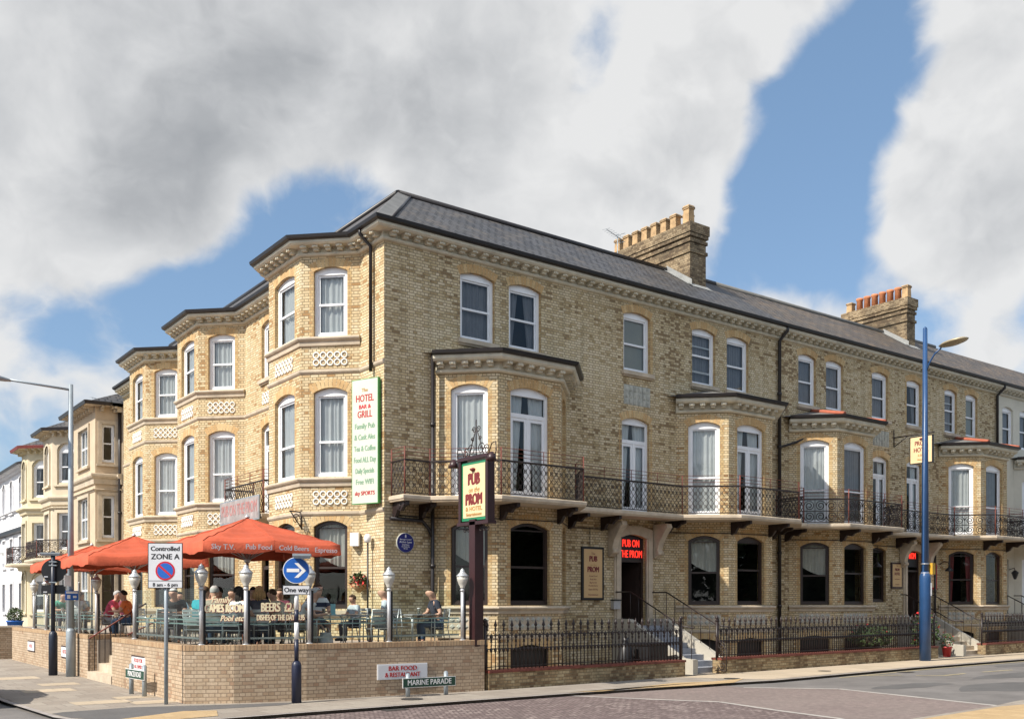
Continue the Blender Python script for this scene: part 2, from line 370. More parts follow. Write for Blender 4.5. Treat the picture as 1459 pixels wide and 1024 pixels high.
acc = blobs(BLOBS); gr = blobs(GREY)
# beyond the picture the same broken cover carries on
SD = vscale(D, (1, 1, 1.15))
wn = N(nt, 'ShaderNodeTexNoise'); wn.inputs['Scale'].default_value = 7.0; wn.inputs['Detail'].default_value = 3; L(nt, SD, wn.inputs['Vector'])
wv = N(nt, 'ShaderNodeVectorMath', operation='MULTIPLY_ADD'); L(nt, wn.outputs['Color'], wv.inputs[0]); wv.inputs[1].default_value = (.09, .09, .09); L(nt, SD, wv.inputs[2]); SW = wv.outputs[0]
def cover(v, det):
    m_ = fbm(v, 4.6, det, 0.54); f_ = fbm(v, 11.0, min(det, 5), 0.5)
    bl = math_n(nt, 'SUBTRACT', 1.0, math_n(nt, 'ABSOLUTE', math_n(nt, 'MULTIPLY_ADD', f_, 3.0, -1.5)))   # rounded heads
    return math_n(nt, 'ADD', math_n(nt, 'MULTIPLY', math_n(nt, 'SUBTRACT', m_, 0.5), 1.9), math_n(nt, 'MULTIPLY', math_n(nt, 'SUBTRACT', bl, 0.62), 0.33))
big = fbm(SD, 2.2, 4, 0.5); mid = cover(SW, 9)
base = math_n(nt, 'ADD', math_n(nt, 'MULTIPLY_ADD', math_n(nt, 'SUBTRACT', big, 0.5), 0.6, -0.1), mid)
dens = math_n(nt, 'ADD', base, acc)
alpha = N(nt, 'ShaderNodeMapRange', interpolation_type='SMOOTHSTEP'); L(nt, dens, alpha.inputs[0]); alpha.inputs['From Min'].default_value = -0.13; alpha.inputs['From Max'].default_value = 0.3
# thick middles grey, thin edges bright; noise relief for body
off = N(nt, 'ShaderNodeVectorMath', operation='ADD'); L(nt, SW, off.inputs[0]); off.inputs[1].default_value = (-0.022, 0.0, 0.035)
mid2 = cover(off.outputs[0], 6)
rel = math_n(nt, 'SUBTRACT', mid, mid2)
shade = math_n(nt, 'SUBTRACT', math_n(nt, 'MULTIPLY_ADD', rel, 0.85, math_n(nt, 'MULTIPLY_ADD', math_n(nt, 'MINIMUM', dens, 0.8), -0.34, 1.12)), math_n(nt, 'MULTIPLY', gr, 0.9))
ccol = ramp(nt, shade, [(0.0, (2.2, 2.26, 2.34)), (0.3, (2.75, 2.8, 2.86)), (0.65, (3.85, 3.88, 3.9)), (1.0, (5.0, 4.98, 4.92))])
# unseen cover behind and left of the street, boosted to fill shaded walls
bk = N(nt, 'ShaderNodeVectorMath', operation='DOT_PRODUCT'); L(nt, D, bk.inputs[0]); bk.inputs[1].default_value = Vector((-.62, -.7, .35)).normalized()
br = N(nt, 'ShaderNodeMapRange', interpolation_type='SMOOTHSTEP'); L(nt, bk.outputs['Value'], br.inputs[0]); br.inputs['From Min'].default_value = -0.1; br.inputs['From Max'].default_value = 0.75; br.inputs['To Min'].default_value = 1.0; br.inputs['To Max'].default_value = CLOUD_FILL
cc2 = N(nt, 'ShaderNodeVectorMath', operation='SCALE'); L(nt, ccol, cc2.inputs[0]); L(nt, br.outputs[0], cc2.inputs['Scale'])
skyc = mixc(nt, 0.48, sky.outputs[0], (1.35, 2.3, 3.6))
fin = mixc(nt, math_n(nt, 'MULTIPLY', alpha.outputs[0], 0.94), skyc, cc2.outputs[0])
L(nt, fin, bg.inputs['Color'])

sc.view_settings.view_transform = 'Standard'; sc.view_settings.look = 'None'; sc.view_settings.exposure = 0.75; sc.view_settings.gamma = 1.0
sc.render.engine = 'CYCLES'
try:
    sc.cycles.transparent_max_bounces = 12; sc.cycles.max_bounces = 6; sc.cycles.diffuse_bounces = 3; sc.cycles.glossy_bounces = 3
    sc.cycles.caustics_reflective = False; sc.cycles.caustics_refractive = False
except Exception: pass
# ------------------------------------------------------------------ walls with arched openings
def arc_z(op, u):
    u0, u1, zb, zs, rise = op[:5]; hw = (u1 - u0) / 2
    return zs + rise * (1 - ((u - (u0 + u1) / 2) / hw) ** 2)
def wall(mb, p0, rot, length, z0, z1, ops, mi=0, rd=0.13, jw=0.12, arch=True, jamb=True, va=2):
    c, s_ = math.cos(rot), math.sin(rot)
    def W(u, d, z): return (p0[0] + u * c - d * s_, p0[1] + u * s_ + d * c, z)   # d = into the building
    E = {0.0, length}
    for op in ops:
        n = 8 if op[4] > 0 else 1
        for k in range(n + 1): E.add(op[0] + (op[1] - op[0]) * k / n)
        E.add(max(0, op[0] - jw)); E.add(min(length, op[1] + jw))
    E = sorted(E); E2 = [E[0]]
    for e in E[1:]:
        if e - E2[-1] > 1e-4: E2.append(e)
    for a, b in zip(E2, E2[1:]):
        m = (a + b) / 2
        cov = sorted([op for op in ops if op[0] < m < op[1]], key=lambda o: o[2])
        adj = sorted([op for op in ops if not (op[0] < m < op[1]) and (op[0] - jw - 1e-6 < m < op[1] + jw + 1e-6)], key=lambda o: o[2]) if jamb else []
        la = lb = z0
        segs = []
        for op in cov:
            segs.append((la, lb, op[2], op[2], mi)); la, lb = arc_z(op, a), arc_z(op, b)
        if adj and not cov:
            z = z0
            for op in adj:
                segs.append((z, z, op[2], op[2], mi)); segs.append((op[2], op[2], op[3], op[3], 1)); z = op[3]
            segs.append((z, z, z1, z1, mi))
        else:
            segs.append((la, lb, z1, z1, mi))
        for (za, zb_, ta, tb, mm) in segs:
            if ta - za > 1e-4 or tb - zb_ > 1e-4:
                mb.face([W(a, 0, za), W(b, 0, zb_), W(b, 0, tb), W(a, 0, ta)], mm)
    for op in ops:
        u0, u1, zb, zs, rise = op[:5]
        mb.face([W(u0, 0, zb), W(u0, 0, zs), W(u0, rd, zs), W(u0, rd, zb)], 1)
        mb.face([W(u1, 0, zb), W(u1, rd, zb), W(u1, rd, zs), W(u1, 0, zs)], 1)
        mb.face([W(u0, 0, zb), W(u0, rd, zb), W(u1, rd, zb), W(u1, 0, zb)], 1)
        n = 8 if rise > 0 else 1
        for k in range(n):
            a = u0 + (u1 - u0) * k / n; b = u0 + (u1 - u0) * (k + 1) / n
            za, zb_ = (arc_z(op, a), arc_z(op, b))
            mb.face([W(a, 0, za), W(b, 0, zb_), W(b, rd, zb_), W(a, rd, za)], 1)
        if arch and rise > 0:
            hw = (u1 - u0) / 2; uc = (u0 + u1) / 2; RR = (hw * hw + rise * rise) / (2 * rise); zc = zs + rise - RR
            th = math.asin(min(1, (hw + 0.03) / RR)); nb = max(8, int(2 * hw / 0.085)); H = 0.235
            for k in range(nb):
                t0 = -th + 2 * th * (k + 0.07) / nb; t1 = -th + 2 * th * (k + 0.93) / nb
                q = [(RR, t0), (RR, t1), (RR + H, t1), (RR + H, t0)]
                mb.face([W(uc + r_ * math.sin(t), -0.004, zc + r_ * math.cos(t)) for r_, t in q], va + (rnd.random() < 0.6))
    return W
WM = lambda b: [b, M['brick_warm'], M['arch_a'], M['arch_b']]

# ------------------------------------------------------------------ windows
WP = {}
def win_proto(kind, w, h, rise, cur=None):
    key = (kind, round(w, 3), round(h, 3), round(rise, 3), cur)
    if key in WP: return WP[key]
    hw = w / 2; f = MB(); g = MB()
    fw = 0.10 if kind in ('sash', 'sashopen', 'french') else 0.075
    y0, y1 = 0.105, 0.17
    top = h - (0.02 if kind in ('sash', 'sashopen', 'french', 'shutter') else -rise * 0.25)
    f.box(-hw, -hw + fw, y0, y1, 0, h); f.box(hw - fw, hw, y0, y1, 0, h)
    f.box(-hw + fw, hw - fw, y0 + .002, y1, 0, 0.09 if kind != 'french' else 0.06)
    # arched head piece
    n = 10; zt = top - 0.06
    for k in range(n):
        a = -hw + w * k / n; b = -hw + w * (k + 1) / n
        za = h + rise * (1 - (a / hw) ** 2); zb = h + rise * (1 - (b / hw) ** 2)
        if kind == 'brown':
            la = za - 0.09; lb = zb - 0.09
        else: la = lb = zt
        f.face([(a, y0 - .001, la), (b, y0 - .001, lb), (b, y0 - .001, zb), (a, y0 - .001, za)])
        f.face([(a, y0 - .001, la), (a, y1, la), (b, y1, lb), (b, y0 - .001, lb)])
    if kind in ('sash', 'sashopen', 'brown', 'openbrown', 'shutter'):
        mr = h * (0.5 if kind != 'sash' or h < 2.3 else 0.42)
        if kind == 'openbrown': mr = h * 0.55
        if kind == 'sashopen': mr = h * .56; f.box(-hw + fw, hw - fw, y0 + .05, y1 + .02, .26 * h - .03, .26 * h + .03); f.box(-hw + fw, hw - fw, y0 + .06, y1 + .03, .74 * h - .02, .74 * h + .02)
        f.box(-hw + fw, hw - fw, y0 + 0.02, y1 + 0.02, mr - 0.03, mr + 0.03)
        fs = 0.05 if kind == 'sash' else 0.035
        f.box(-hw + fw, -hw + fw + fs, y0 + .035, y1, 0.09, zt); f.box(hw - fw - fs, hw - fw, y0 + .035, y1, 0.09, zt)
        f.box(-hw + fw + fs, hw - fw - fs, y0 + .036, y1, 0.09, 0.09 + fs); f.box(-hw + fw + fs, hw - fw - fs, y0 + .036, y1, zt - fs, zt)
    elif kind == 'french':
        tr = h - 0.62
        f.box(-hw + fw, hw - fw, y0 + 0.01, y1, tr - 0.05, tr + 0.06)
        f.box(-0.035, 0.035, y0 + 0.012, y1 + .01, 0.06, tr - 0.05)
        for sx in (-1, 1):
            x0, x1 = sorted((sx * 0.035, sx * (hw - fw)))
            f.box(x0, x0 + 0.075, y0 + .03, y1, 0.06, tr - .05); f.box(x1 - 0.075, x1, y0 + .03, y1, 0.06, tr - .05)
            f.box(x0 + .075, x1 - .075, y0 + .031, y1, 0.06, 0.2); f.box(x0 + .075, x1 - .075, y0 + .031, y1, tr - 0.14, tr - .05)
        f.box(0.05, 0.17, y0 - 0.03, y0 - .005, 1.0, 1.03)
    elif kind == 'triple':
        mr = h * 0.5
        f.box(-hw + fw, hw - fw, y0 + .01, y1, mr - .04, mr + .04)
        for x in (-hw / 3, hw / 3): f.box(x - 0.04, x + 0.04, y0 + .012, y1 + .01, 0.09, zt)
    yg = y1 - 0.015
    for k in range(n):
        a = -hw + 0.04 + (w - .08) * k / n; b = -hw + 0.04 + (w - .08) * (k + 1) / n
        ta = h + rise * (1 - (a / hw) ** 2) - .03 if kind == 'brown' else zt + .02
        tb = h + rise * (1 - (b / hw) ** 2) - .03 if kind == 'brown' else zt + .02
        g.face([(a, yg, 0.04), (b, yg, 0.04), (b, yg, tb), (a, yg, ta)])
    fm = {'brown': M['brownframe'], 'openbrown': M['brownframe']}.get(kind, M['white'])
    fo = f.obj('window', fm); go = g.obj('pane', M['pane'], fix=False)
    cm = None
    if cur:
        c = MB(); pr = random.Random(hash(key) & 0xffff)
        if cur == 'blind':
            c.box(-hw + .05, hw - .05, 0.215, 0.222, 0.05, zt); mm = M['blind']
        else:
            mm = {'net': M['curtain'], 'grey': M['curtain_grey'], 'swag': M['drape'], 'red': M['redcurtain'], 'parted': M['curtain_grey'], 'partnet': M['curtain']}[cur]
            if cur in ('net', 'grey'): spans = [(-hw + .04, hw - .04, 0.04, 0, 0)]
            elif cur in ('parted', 'partnet'): spans = [(-hw + .04, -0.08, .04, 0, -0.22), (0.08, hw - .04, .04, 0.22, 0)]
            elif cur == 'swag': spans = [(-hw + .04, hw - .04, h * 0.5, 0, 0)]
            else: spans = [(-hw + .04, -hw + .3, .04, 0, -.1), (hw - .3, hw - .04, .04, .1, 0)]
            for (xa, xb, zl, sa, sb) in spans:
                K = max(8, int((xb - xa) / 0.022)); rows = []
                ph = pr.random() * 6
                for k in range(K + 1):
                    t = k / K; x = xa + (xb - xa) * t
                    d = 0.26 + 0.028 * math.sin(t * (xb - xa) * 46 + ph + 1.5 * math.sin(t * 9 + ph)) + 0.012 * math.sin(t * 23 + ph)
                    zz = zl
                    if cur == 'swag': zz = zl + 0.45 * (1 - t) ** 2 * h * .4
                    xl = x + (sa * (1 - t) + sb * t)
                    mid_ = zl + (h - zl) * .45
                    ztop = h + rise * (1 - (x / hw) ** 2) - 0.03
                    rows.append([(x, d * .9 + .02, ztop), (x + (xl - x) * .55, d, mid_ if cur != 'swag' else (zz + ztop) / 2), (xl, d + .01, zz)])
                for a, b in zip(rows, rows[1:]):
                    for j in range(2): c.face([a[j], b[j], b[j + 1], a[j + 1]], 0, True)
        co = c.obj('curtain', mm); cm = co.data; bpy.data.objects.remove(co)
    r = (fo.data, go.data, cm); bpy.data.objects.remove(fo); bpy.data.objects.remove(go)
    WP[key] = r; return r
def put_window(parent, kind, p, rot, w, zb, zs, rise, cur='net', name=None):
    fm, gm, cm = win_proto(kind, w, zs - zb, rise, cur)
    off = wloc(parent)
    wname = name or ('french_door' if kind == 'french' else 'window')
    o = bpy.data.objects.new(wname, fm); COL.objects.link(o); o.parent = parent
    o.location = Vector((p[0], p[1], zb)) - off; o.rotation_euler = (0, 0, rot)
    a = bpy.data.objects.new('pane', gm); COL.objects.link(a); a.parent = o
    if cm:
        c = bpy.data.objects.new('blind' if cur == 'blind' else 'curtain', cm); COL.objects.link(c); c.parent = o
    return o
def wall_windows(parent, mb, p0, rot, length, z0, z1, specs, **kw):
    """specs: (u0,u1,zb,zs,rise,kind,curtain); kind None = bare opening"""
    W = wall(mb, p0, rot, length, z0, z1, [s[:5] for s in specs], **kw)
    for s in specs:
        if s[5]: put_window(parent, s[5], W((s[0] + s[1]) / 2, 0, 0), rot, s[1] - s[0], s[2], s[3], s[4], s[6])
    return W

# ------------------------------------------------------------------ trims
COR = lambda z, k=1.0: [(0, z), (.07, z + .01), (.1, z + .04), (.1, z + .085), (.06, z + .1), (.06, z + .22 * k), (.10, z + .225 * k), (.35, z + .225 * k), (.40, z + .27 * k), (.40, z + .34 * k), (0, z + .34 * k)]
def cornice(parent, path, z, k=1.0, m='stone', name='cornice', world=True, gutter=True, pitch=0.36):
    b = MB(); b.sweep(path, COR(z, k))
    P = [Vector(p) for p in path]
    for i in range(len(P) - 1):
        d = P[i + 1] - P[i]; ln = d.length; d.normalize(); nn = Vector((d.y, -d.x))
        n = max(1, int(round(ln / pitch)))
        T = Matrix(((d.x, nn.x, 0, P[i].x), (d.y, nn.y, 0, P[i].y), (0, 0, 1, 0), (0, 0, 0, 1)))
        for j in range(n):
            u = ln * (j + .5) / n
            for (o0, o1, za, zb, hw) in ((.06, .31, .125 * k + .04, .224 * k, .085), (.06, .22, .125 * k - .02, .125 * k + .04, .07)):
                b.box(u - hw, u + hw, o0, o1, z + za, z + zb, 0, T)
            b.box(u - .02, u + .02, .31, .33, z + .15 * k + .02, z + .215 * k, 0, T)
    o = b.obj(name, M[m], parent, world=world)
    if gutter:
        g = MB(); z1 = z + .34 * k
        g.sweep(path, [(.36, z1 + .002), (.42, z1 - .005), (.5, z1 + .03), (.52, z1 + .11), (.44, z1 + .11), (.36, z1 + .09)])
        g.obj('gutter', M['gutter'], parent, world=world)
    return o
def sillband(parent, path, z, name='sill', m='sill', h=.26, out=.13):
    b = MB(); b.sweep(path, [(0, z - h), (out * .35, z - h + .02), (out * .45, z - h * .5), (out * .8, z - h * .4), (out, z - h * .25), (out, z - .04), (out * .9, z - .01), (0, z + .004)])
    return b.obj(name, M[m], parent, world=True)
def stringc(parent, path, z, h=.12, out=.05, m='sill', name='string_course'):
    b = MB(); b.sweep(path, [(0, z), (out * .5, z + h * .2), (out, z + h * .5), (out, z + h), (0, z + h + .01)])
    return b.obj(name, M[m], parent, world=True)
def ring_panel(parent, p, rot, zc, nx=5, ny=2, s=.2):
    """pale tile panel with raised rings"""
    b = MB(); T = Matrix.Translation((p[0], p[1], zc)) @ Matrix.Rotation(rot, 4, 'Z')
    b.box(-nx * s / 2, nx * s / 2, -.006, .02, -ny * s / 2, ny * s / 2, 1, T)
    for i in range(nx):
        for j in range(ny):
            cx = (i - (nx - 1) / 2) * s; cz = (j - (ny - 1) / 2) * s; n = 14
            prof = [(.5 * s, -.007), (.5 * s, -.02), (.44 * s, -.032), (.33 * s, -.032), (.28 * s, -.007)]
            rr = [[T @ Vector((cx + r * math.cos(2 * PI * k / n), y, cz + r * math.sin(2 * PI * k / n))) for k in range(n)] for r, y in prof]
            for a, c in zip(rr, rr[1:]):
                for k in range(n): b.face([a[k], a[(k + 1) % n], c[(k + 1) % n], c[k]], 0, True)
            b.box(cx - .05 * s, cx + .05 * s, -.02, -.005, cz - .05 * s, cz + .05 * s, 0, T)
    return b.obj('tile_panel', [M['tilewhite'], M['brick_warm']], parent, world=True)
def diamond_panel(parent, p, rot, zc, w, h):
    b = MB(); T = Matrix.Translation((p[0], p[1], zc)) @ Matrix.Rotation(rot, 4, 'Z')
    b.box(-w / 2, w / 2, -.004, .02, -h / 2, h / 2, 1, T)
    n = int(w / .17)
    for i in range(n):
        x = -w / 2 + (i + .5) * w / n
        for j in range(2):
            z = (j - .5) * h / 2; a = w / n * .46; c = h * .22
            q = [(x - a, z), (x, z - c), (x + a, z), (x, z + c)]
            b.face([T @ Vector((u, -.03, v)) for u, v in [(x + (u - x) * .45, z + (v - z) * .45) for u, v in q]], 0)
            for k in range(4):
                u0, v0 = q[k]; u1, v1 = q[(k + 1) % 4]
                b.face([T @ Vector((u0, -.006, v0)), T @ Vector((u1, -.006, v1)), T @ Vector((x + (u1 - x) * .45, -.03, z + (v1 - z) * .45)), T @ Vector((x + (u0 - x) * .45, -.03, z + (v0 - z) * .45))], 0)
    return b.obj('tile_panel', [M['greystone'], M['sill']], parent, world=True)
def grid_panel(parent, p, rot, zc, w, h):
    b = MB(); T = Matrix.Translation((p[0], p[1], zc)) @ Matrix.Rotation(rot, 4, 'Z')
    b.box(-w / 2, w / 2, -.008, .02, -h / 2, h / 2, 0, T)
    for i in range(6):
        for j in range(3):
            x = -w / 2 + (i + .5) * w / 6; z = -h / 2 + (j + .5) * h / 3
            b.box(x - .06, x + .06, -.03, -.008, z - .085, z + .085, 0, T); b.box(x - .025, x + .025, -.045, -.03, z - .05, z + .05, 0, T)
    return b.obj('tile_panel', M['greystone'], parent, world=True)
def pipe(parent, pts, r=.05, name='downpipe', m='gutter'):
    b = MB(); b.tube(pts, r, 8)
    for p, q in zip(pts, pts[1:]):
        if abs(p[2] - q[2]) > 3:
            for k in range(1, int(abs(p[2] - q[2]) / 1.9)):
                z = max(p[2], q[2]) - 1.9 * k; b.lathe([(r * 1.35, -.05), (r * 1.35, .05)], (p[0], p[1], z), 8)
    return b.obj(name, M[m], parent, world=True)
def sub_sill(parent, p, rot, w, z):
    b = MB(); T = Matrix.Translation((p[0], p[1], z)) @ Matrix.Rotation(rot, 4, 'Z')
    b.box(-w / 2 - .1, w / 2 + .1, -.11, .14, -.12, 0, 0, T); b.box(-w / 2 - .06, w / 2 + .06, -.06, .1, -.17, -.12, 0, T)
    return b.obj('sill', M['sill'], parent, world=True)

# ------------------------------------------------------------------ the corner hotel (root at the street corner of its walls) and its neighbour
hotel = thing('corner_hotel', 'long yellow brick corner hotel with tall canted bays, slate roof and iron balcony', 'building', (0, 0, 0))
hotel2 = thing('terraced_hotel', 'yellow brick hotel joined right of the corner hotel, its balcony railing of big iron spirals', 'building', (16.1, 0, 0))
ZT = 11.38
FRONT = {}
def right_range(root, r0, r1, bays, doors, tops, gw):
    """main wall along the parade between r0 and r1"""
    wb = MB(); sp = []
    for (a, b, cur) in tops: sp.append((a - r0, b - r0, 9.2, 10.98, .12, 'sashopen' if 11 < a < 12 or 27 < a < 28 else 'sash', cur))
    for (a, b, kind) in doors:
        if kind != 'none': sp.append((a - r0, b - r0, 4.75, 7.62, .14, 'french', 'partnet'))
    for g in gw: sp.append((g[0] - r0, g[1] - r0, g[2], g[3], .12, g[4], g[5]))
    for bx in bays: sp.append((bx + .35 - r0, bx + 4.25 - r0, -.3, 7.95, 0, None, None))
    wall_windows(root, wb, (r0, 0), 0, r1 - r0, -.3, ZT, sp)
    wb.obj('parade_wall', WM(M['brick_weathered']), root, world=True)
    for (a, b, cur) in tops: sub_sill(root, ((a + b) / 2, 0), 0, b - a, 9.2)
def bay(root, r0, ffk, gfk, hips=False):
    t = .0; c45 = math.sqrt(2) * 1.2
    bw = MB(); P = [(r0, 0), (r0 + 1.2, -1.2), (r0 + 3.4, -1.2), (r0 + 4.6, 0)]
    zt = 8.1
    A = [(.40, 1.42, 4.78, 7.68, .14, 'sash', 'net'), (.40, 1.42, 1.85, 3.95, .16, gfk[0], gfk[1])]
    B = [(.42, 1.78, 4.78, 7.66, .16, ffk, 'partnet' if ffk == 'french' else 'grey'), (.42, 1.78, 1.85, 3.93, .18, gfk[2], gfk[3])]
    Cc = [(.35, 1.35, 4.78, 7.68, .14, 'sash', 'grey'), (.35, 1.35, 1.85, 3.95, .16, 'brown', None)]
    base = [(.40, 1.42, -.2, .62, .12, None, None)]; baseB = [(.42, 1.78, -.2, .62, .14, None, None)]
    wall_windows(root, bw, P[0], -PI / 4, c45, -.3, zt, A + base)
    wall_windows(root, bw, P[1], 0, 2.2, -.3, zt, B + baseB)
    wall_windows(root, bw, P[2], PI / 4, c45, -.3, zt, Cc)
    bo = bw.obj('bay_window', WM(M['brick']), root, world=True)
    # dark basement lights behind the railings
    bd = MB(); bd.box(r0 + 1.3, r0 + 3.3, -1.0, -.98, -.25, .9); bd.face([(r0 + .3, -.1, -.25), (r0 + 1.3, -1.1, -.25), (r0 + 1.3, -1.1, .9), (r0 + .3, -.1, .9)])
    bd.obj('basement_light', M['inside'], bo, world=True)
    cornice(bo, P, zt, 1.25)
    sillband(bo, P, 1.82, h=.22); stringc(bo, P, .92, .1, .04)
    g = MB(); out = .44; n0 = out * math.tan(R(22.5))
    zr = zt + .34 * 1.25 + .1
    e = [(r0 - out * 1.0, -.005), (r0 + 1.2 - n0, -1.2 - out), (r0 + 3.4 + n0, -1.2 - out), (r0 + 4.6 + out, -.005)]
    ap0, ap1 = (r0 + 1.3, -.004, zr + .38), (r0 + 3.3, -.004, zr + .38)
    E3 = [(x, y, zr) for x, y in e]
    g.face([E3[0], E3[1], ap0], 0); g.face([E3[1], E3[2], ap1, ap0], 0); g.face([E3[2], E3[3], ap1], 0)
    if hips:
        for a, b in ((E3[1], ap0), (E3[2], ap1)):
            va, vb = Vector(a), Vector(b); pts = [va.lerp(vb, k / 6) + Vector((0, 0, .03)) for k in range(7)]
            g.tube(pts, .075, 8, 1)
    g.obj('bay_roof', [M['lead'], M['ridge_red']], bo, world=True)
    diamond_panel(bo, (r0 + 2.3, -1.2), 0, 1.36, 1.5, .36)
    mx = (r0 + .64, -.64); diamond_panel(bo, mx, -PI / 4, 1.36, 1.1, .36)
    return bo

right_range(hotel, 0, 16.1, (1.6, 10.85), [(8.45, 9.65, 'f')], [(2.38, 3.55, 'grey'), (4.05, 5.22, 'parted'), (8.52, 9.68, 'blind'), (11.62, 12.76, 'grey'), (13.34, 14.47, 'grey')],
            [(8.38, 9.48, 1.2, 3.95, None, None)])
right_range(hotel2, 16.1, 31.62, (16.7, 26.75), [(21.95, 23.02, 'f'), (24.33, 25.43, 'f')], [(17.25, 18.3, 'grey'), (18.91, 20.0, 'grey'), (21.89, 23.0, 'grey'), (24.33, 25.4, 'parted'), (27.22, 28.22, 'grey'), (28.94, 29.94, 'blind')],
            [(21.82, 22.85, 1.95, 4.0, 'brown', None), (24.33, 25.4, 1.2, 3.95, None, None)])
bay(hotel, 1.6, 'french', ('brown', 'swag', 'brown', None))
bay(hotel, 10.85, 'french', ('brown', 'swag', 'openbrown', None))
bay(hotel2, 16.7, 'sash', ('brown', 'swag', 'openbrown', None), True)
bay(hotel2, 26.75, 'sash', ('brown', 'red', 'brown', None), True)
grid_panel(hotel, (9.1, 0), 0, 8.46, 1.15, .62); grid_panel(hotel2, (22.5, 0), 0, 8.46, 1.1, .62)

# left range facing the side road
LP = [(0, 24.6), (0, 20.37), (-1.2, 19.17), (-1.2, 16.97), (0, 15.77), (0, 14.25), (-1.2, 13.05), (-1.2, 10.85), (0, 9.65), (0, 5.92), (-1.2, 4.72), (-1.2, 2.52), (0, 1.32), (0, 0)]
lw = MB(); SR = -PI / 2
def side_bay(l0):
    bw = MB()
    ops = lambda a, b: [(a, b, 9.2, 10.98, .12, 'sash', 'net'), (a, b, 5.36, 7.66, .14, 'sash', 'net'), (a, b, 1.75, 4.0, .16, 'brown', 'swag')]
    wall_windows(hotel, bw, (-1.2, l0 + 1.2), -PI / 4, 1.697, -.3, ZT, ops(.37, 1.33))
    wall_windows(hotel, bw, (-1.2, l0 + 3.4), SR, 2.2, -.3, ZT, ops(.44, 1.8))
    wall_windows(hotel, bw, (0, l0 + 4.6), -PI * .75, 1.697, -.3, ZT, [])
    bo = bw.obj('bay_window', WM(M['brick']), hotel, world=True)
    P = [(0, l0 + 4.6), (-1.2, l0 + 3.4), (-1.2, l0 + 1.2), (0, l0)]
    sillband(bo, P, 9.18); sillband(bo, P, 5.34); stringc(bo, P, 1.5, .2, .08)
    for zc in (8.58, 4.78):
        ring_panel(bo, (-.6, l0 + .6), -PI / 4, zc); ring_panel(bo, (-1.2, l0 + 2.3), SR, zc, 6, 2)
    rf = MB(); e = .44; zr = 11.82
    q = [(0.3, l0 + 4.6 + e, zr), (-1.2 - e, l0 + 3.4 + .18, zr), (-1.2 - e, l0 + 1.2 - .18, zr), (0.3, l0 - e, zr)]
    ap = [(.9, l0 + 2.6, zr + .42), (.9, l0 + 2.0, zr + .42)]
    rf.face([q[0], q[1], ap[0]]); rf.face([q[1], q[2], ap[1], ap[0]]); rf.face([q[2], q[3], ap[1]]); rf.obj('bay_roof', M['slate'], bo, world=True)
    return bo
for l0 in (1.32, 9.65, 15.77): side_bay(l0)
wall_windows(hotel, lw, (0, 24.6), SR, 24.6 - 20.37, -.3, ZT, [(1.6, 2.7, 9.2, 10.98, .12, 'sash', 'net'), (1.6, 2.7, 5.36, 7.66, .14, 'sash', 'net'), (1.6, 2.7, 1.75, 4.0, .16, 'brown', None)])
wall_windows(hotel, lw, (0, 15.77), SR, 1.52, -.3, ZT, [])
wall_windows(hotel, lw, (0, 9.65), SR, 9.65 - 5.92, -.3, ZT, [(1.45, 2.6, 9.2, 10.98, .12, 'sash', 'net'), (1.45, 2.6, 4.75, 7.62, .14, 'french', 'partnet'), (1.45, 2.6, .9, 3.9, .16, None, None)])
wall_windows(hotel, lw, (0, 1.32), SR, 1.32, -.3, ZT, [])
lw.obj('side_wall', WM(M['brick']), hotel, world=True)
sub_sill(hotel, (0, 7.62), SR, 1.15, 9.2)
ring_panel(hotel, (0, 7.62), SR, 8.58)
for z, h in ((8.16, .13), (4.28, .13)): stringc(hotel, LP, z, h, .05)
# main cornices and gutters
cornice(hotel, LP + [(16.1, 0)], ZT); cornice(hotel2, [(16.1, 0), (31.62, 0)], ZT)
# roof: ridge 3 m behind the parade wall, hip at the corner
ZE, ZR = 11.8, 14.14
for root, a, b, m in ((hotel, None, 16.1, 'slate'), (hotel2, 16.1, 31.62, 'slate_brown')):
    rf = MB()
    x0 = -.46 if a is None else a
    rf.face([(x0, -.46, ZE), (b, -.46, ZE), (b, 3, ZR), (2.15 if a is None else a, 3, ZR)])
    rf.face([(2.15 if a is None else a, 3, ZR), (b, 3, ZR), (b, 7, ZE), (5.0 if a is None else a, 7, ZE)])
    if a is None:
        rf.face([(-.46, 24.6, ZE), (-.46, -.46, ZE), (2.15, 3, ZR), (2.15, 24.6, ZR)])
        rf.face([(2.15, 24.6, ZR), (2.15, 3, ZR), (5, 7, ZE), (5, 24.6, ZE)])
    ro = rf.obj('roof', M[m], root, world=True)
    rt = MB(); rt.tube([((2.15 if a is None else a), 3, ZR + .02), (b, 3, ZR + .02)], .1, 8)
    if a is None: rt.tube([(2.15, 3, ZR + .02), (2.15, 24.6, ZR + .02)], .1, 8)
    rt.obj('ridge_tiles', M['gutter'] if a is None else M['lead'], ro, world=True)
    if a is None:
        hp = MB(); A_, B_ = Vector((-.46, -.46, ZE)), Vector((2.15, 3, ZR))
        hp.face([A_ + Vector((.0, .0, .05)), A_ + Vector((.42, 0, .02)), B_ + Vector((.42, 0, .02)), B_ + Vector((0, 0, .06))])
        hp.face([A_ + Vector((.0, .0, .05)), B_ + Vector((0, 0, .06)), B_ + Vector((0, .3, .02)), A_ + Vector((0, .35, .02))])
        hp.obj('hip_flashing', M['lead'], ro, world=True)
        tb = MB(); tb.tube([A_ + Vector((.44, 0, .03)), B_ + Vector((.44, 0, .03))], .035, 6); tb.obj('hip_roll', M['gutter'], ro, world=True)
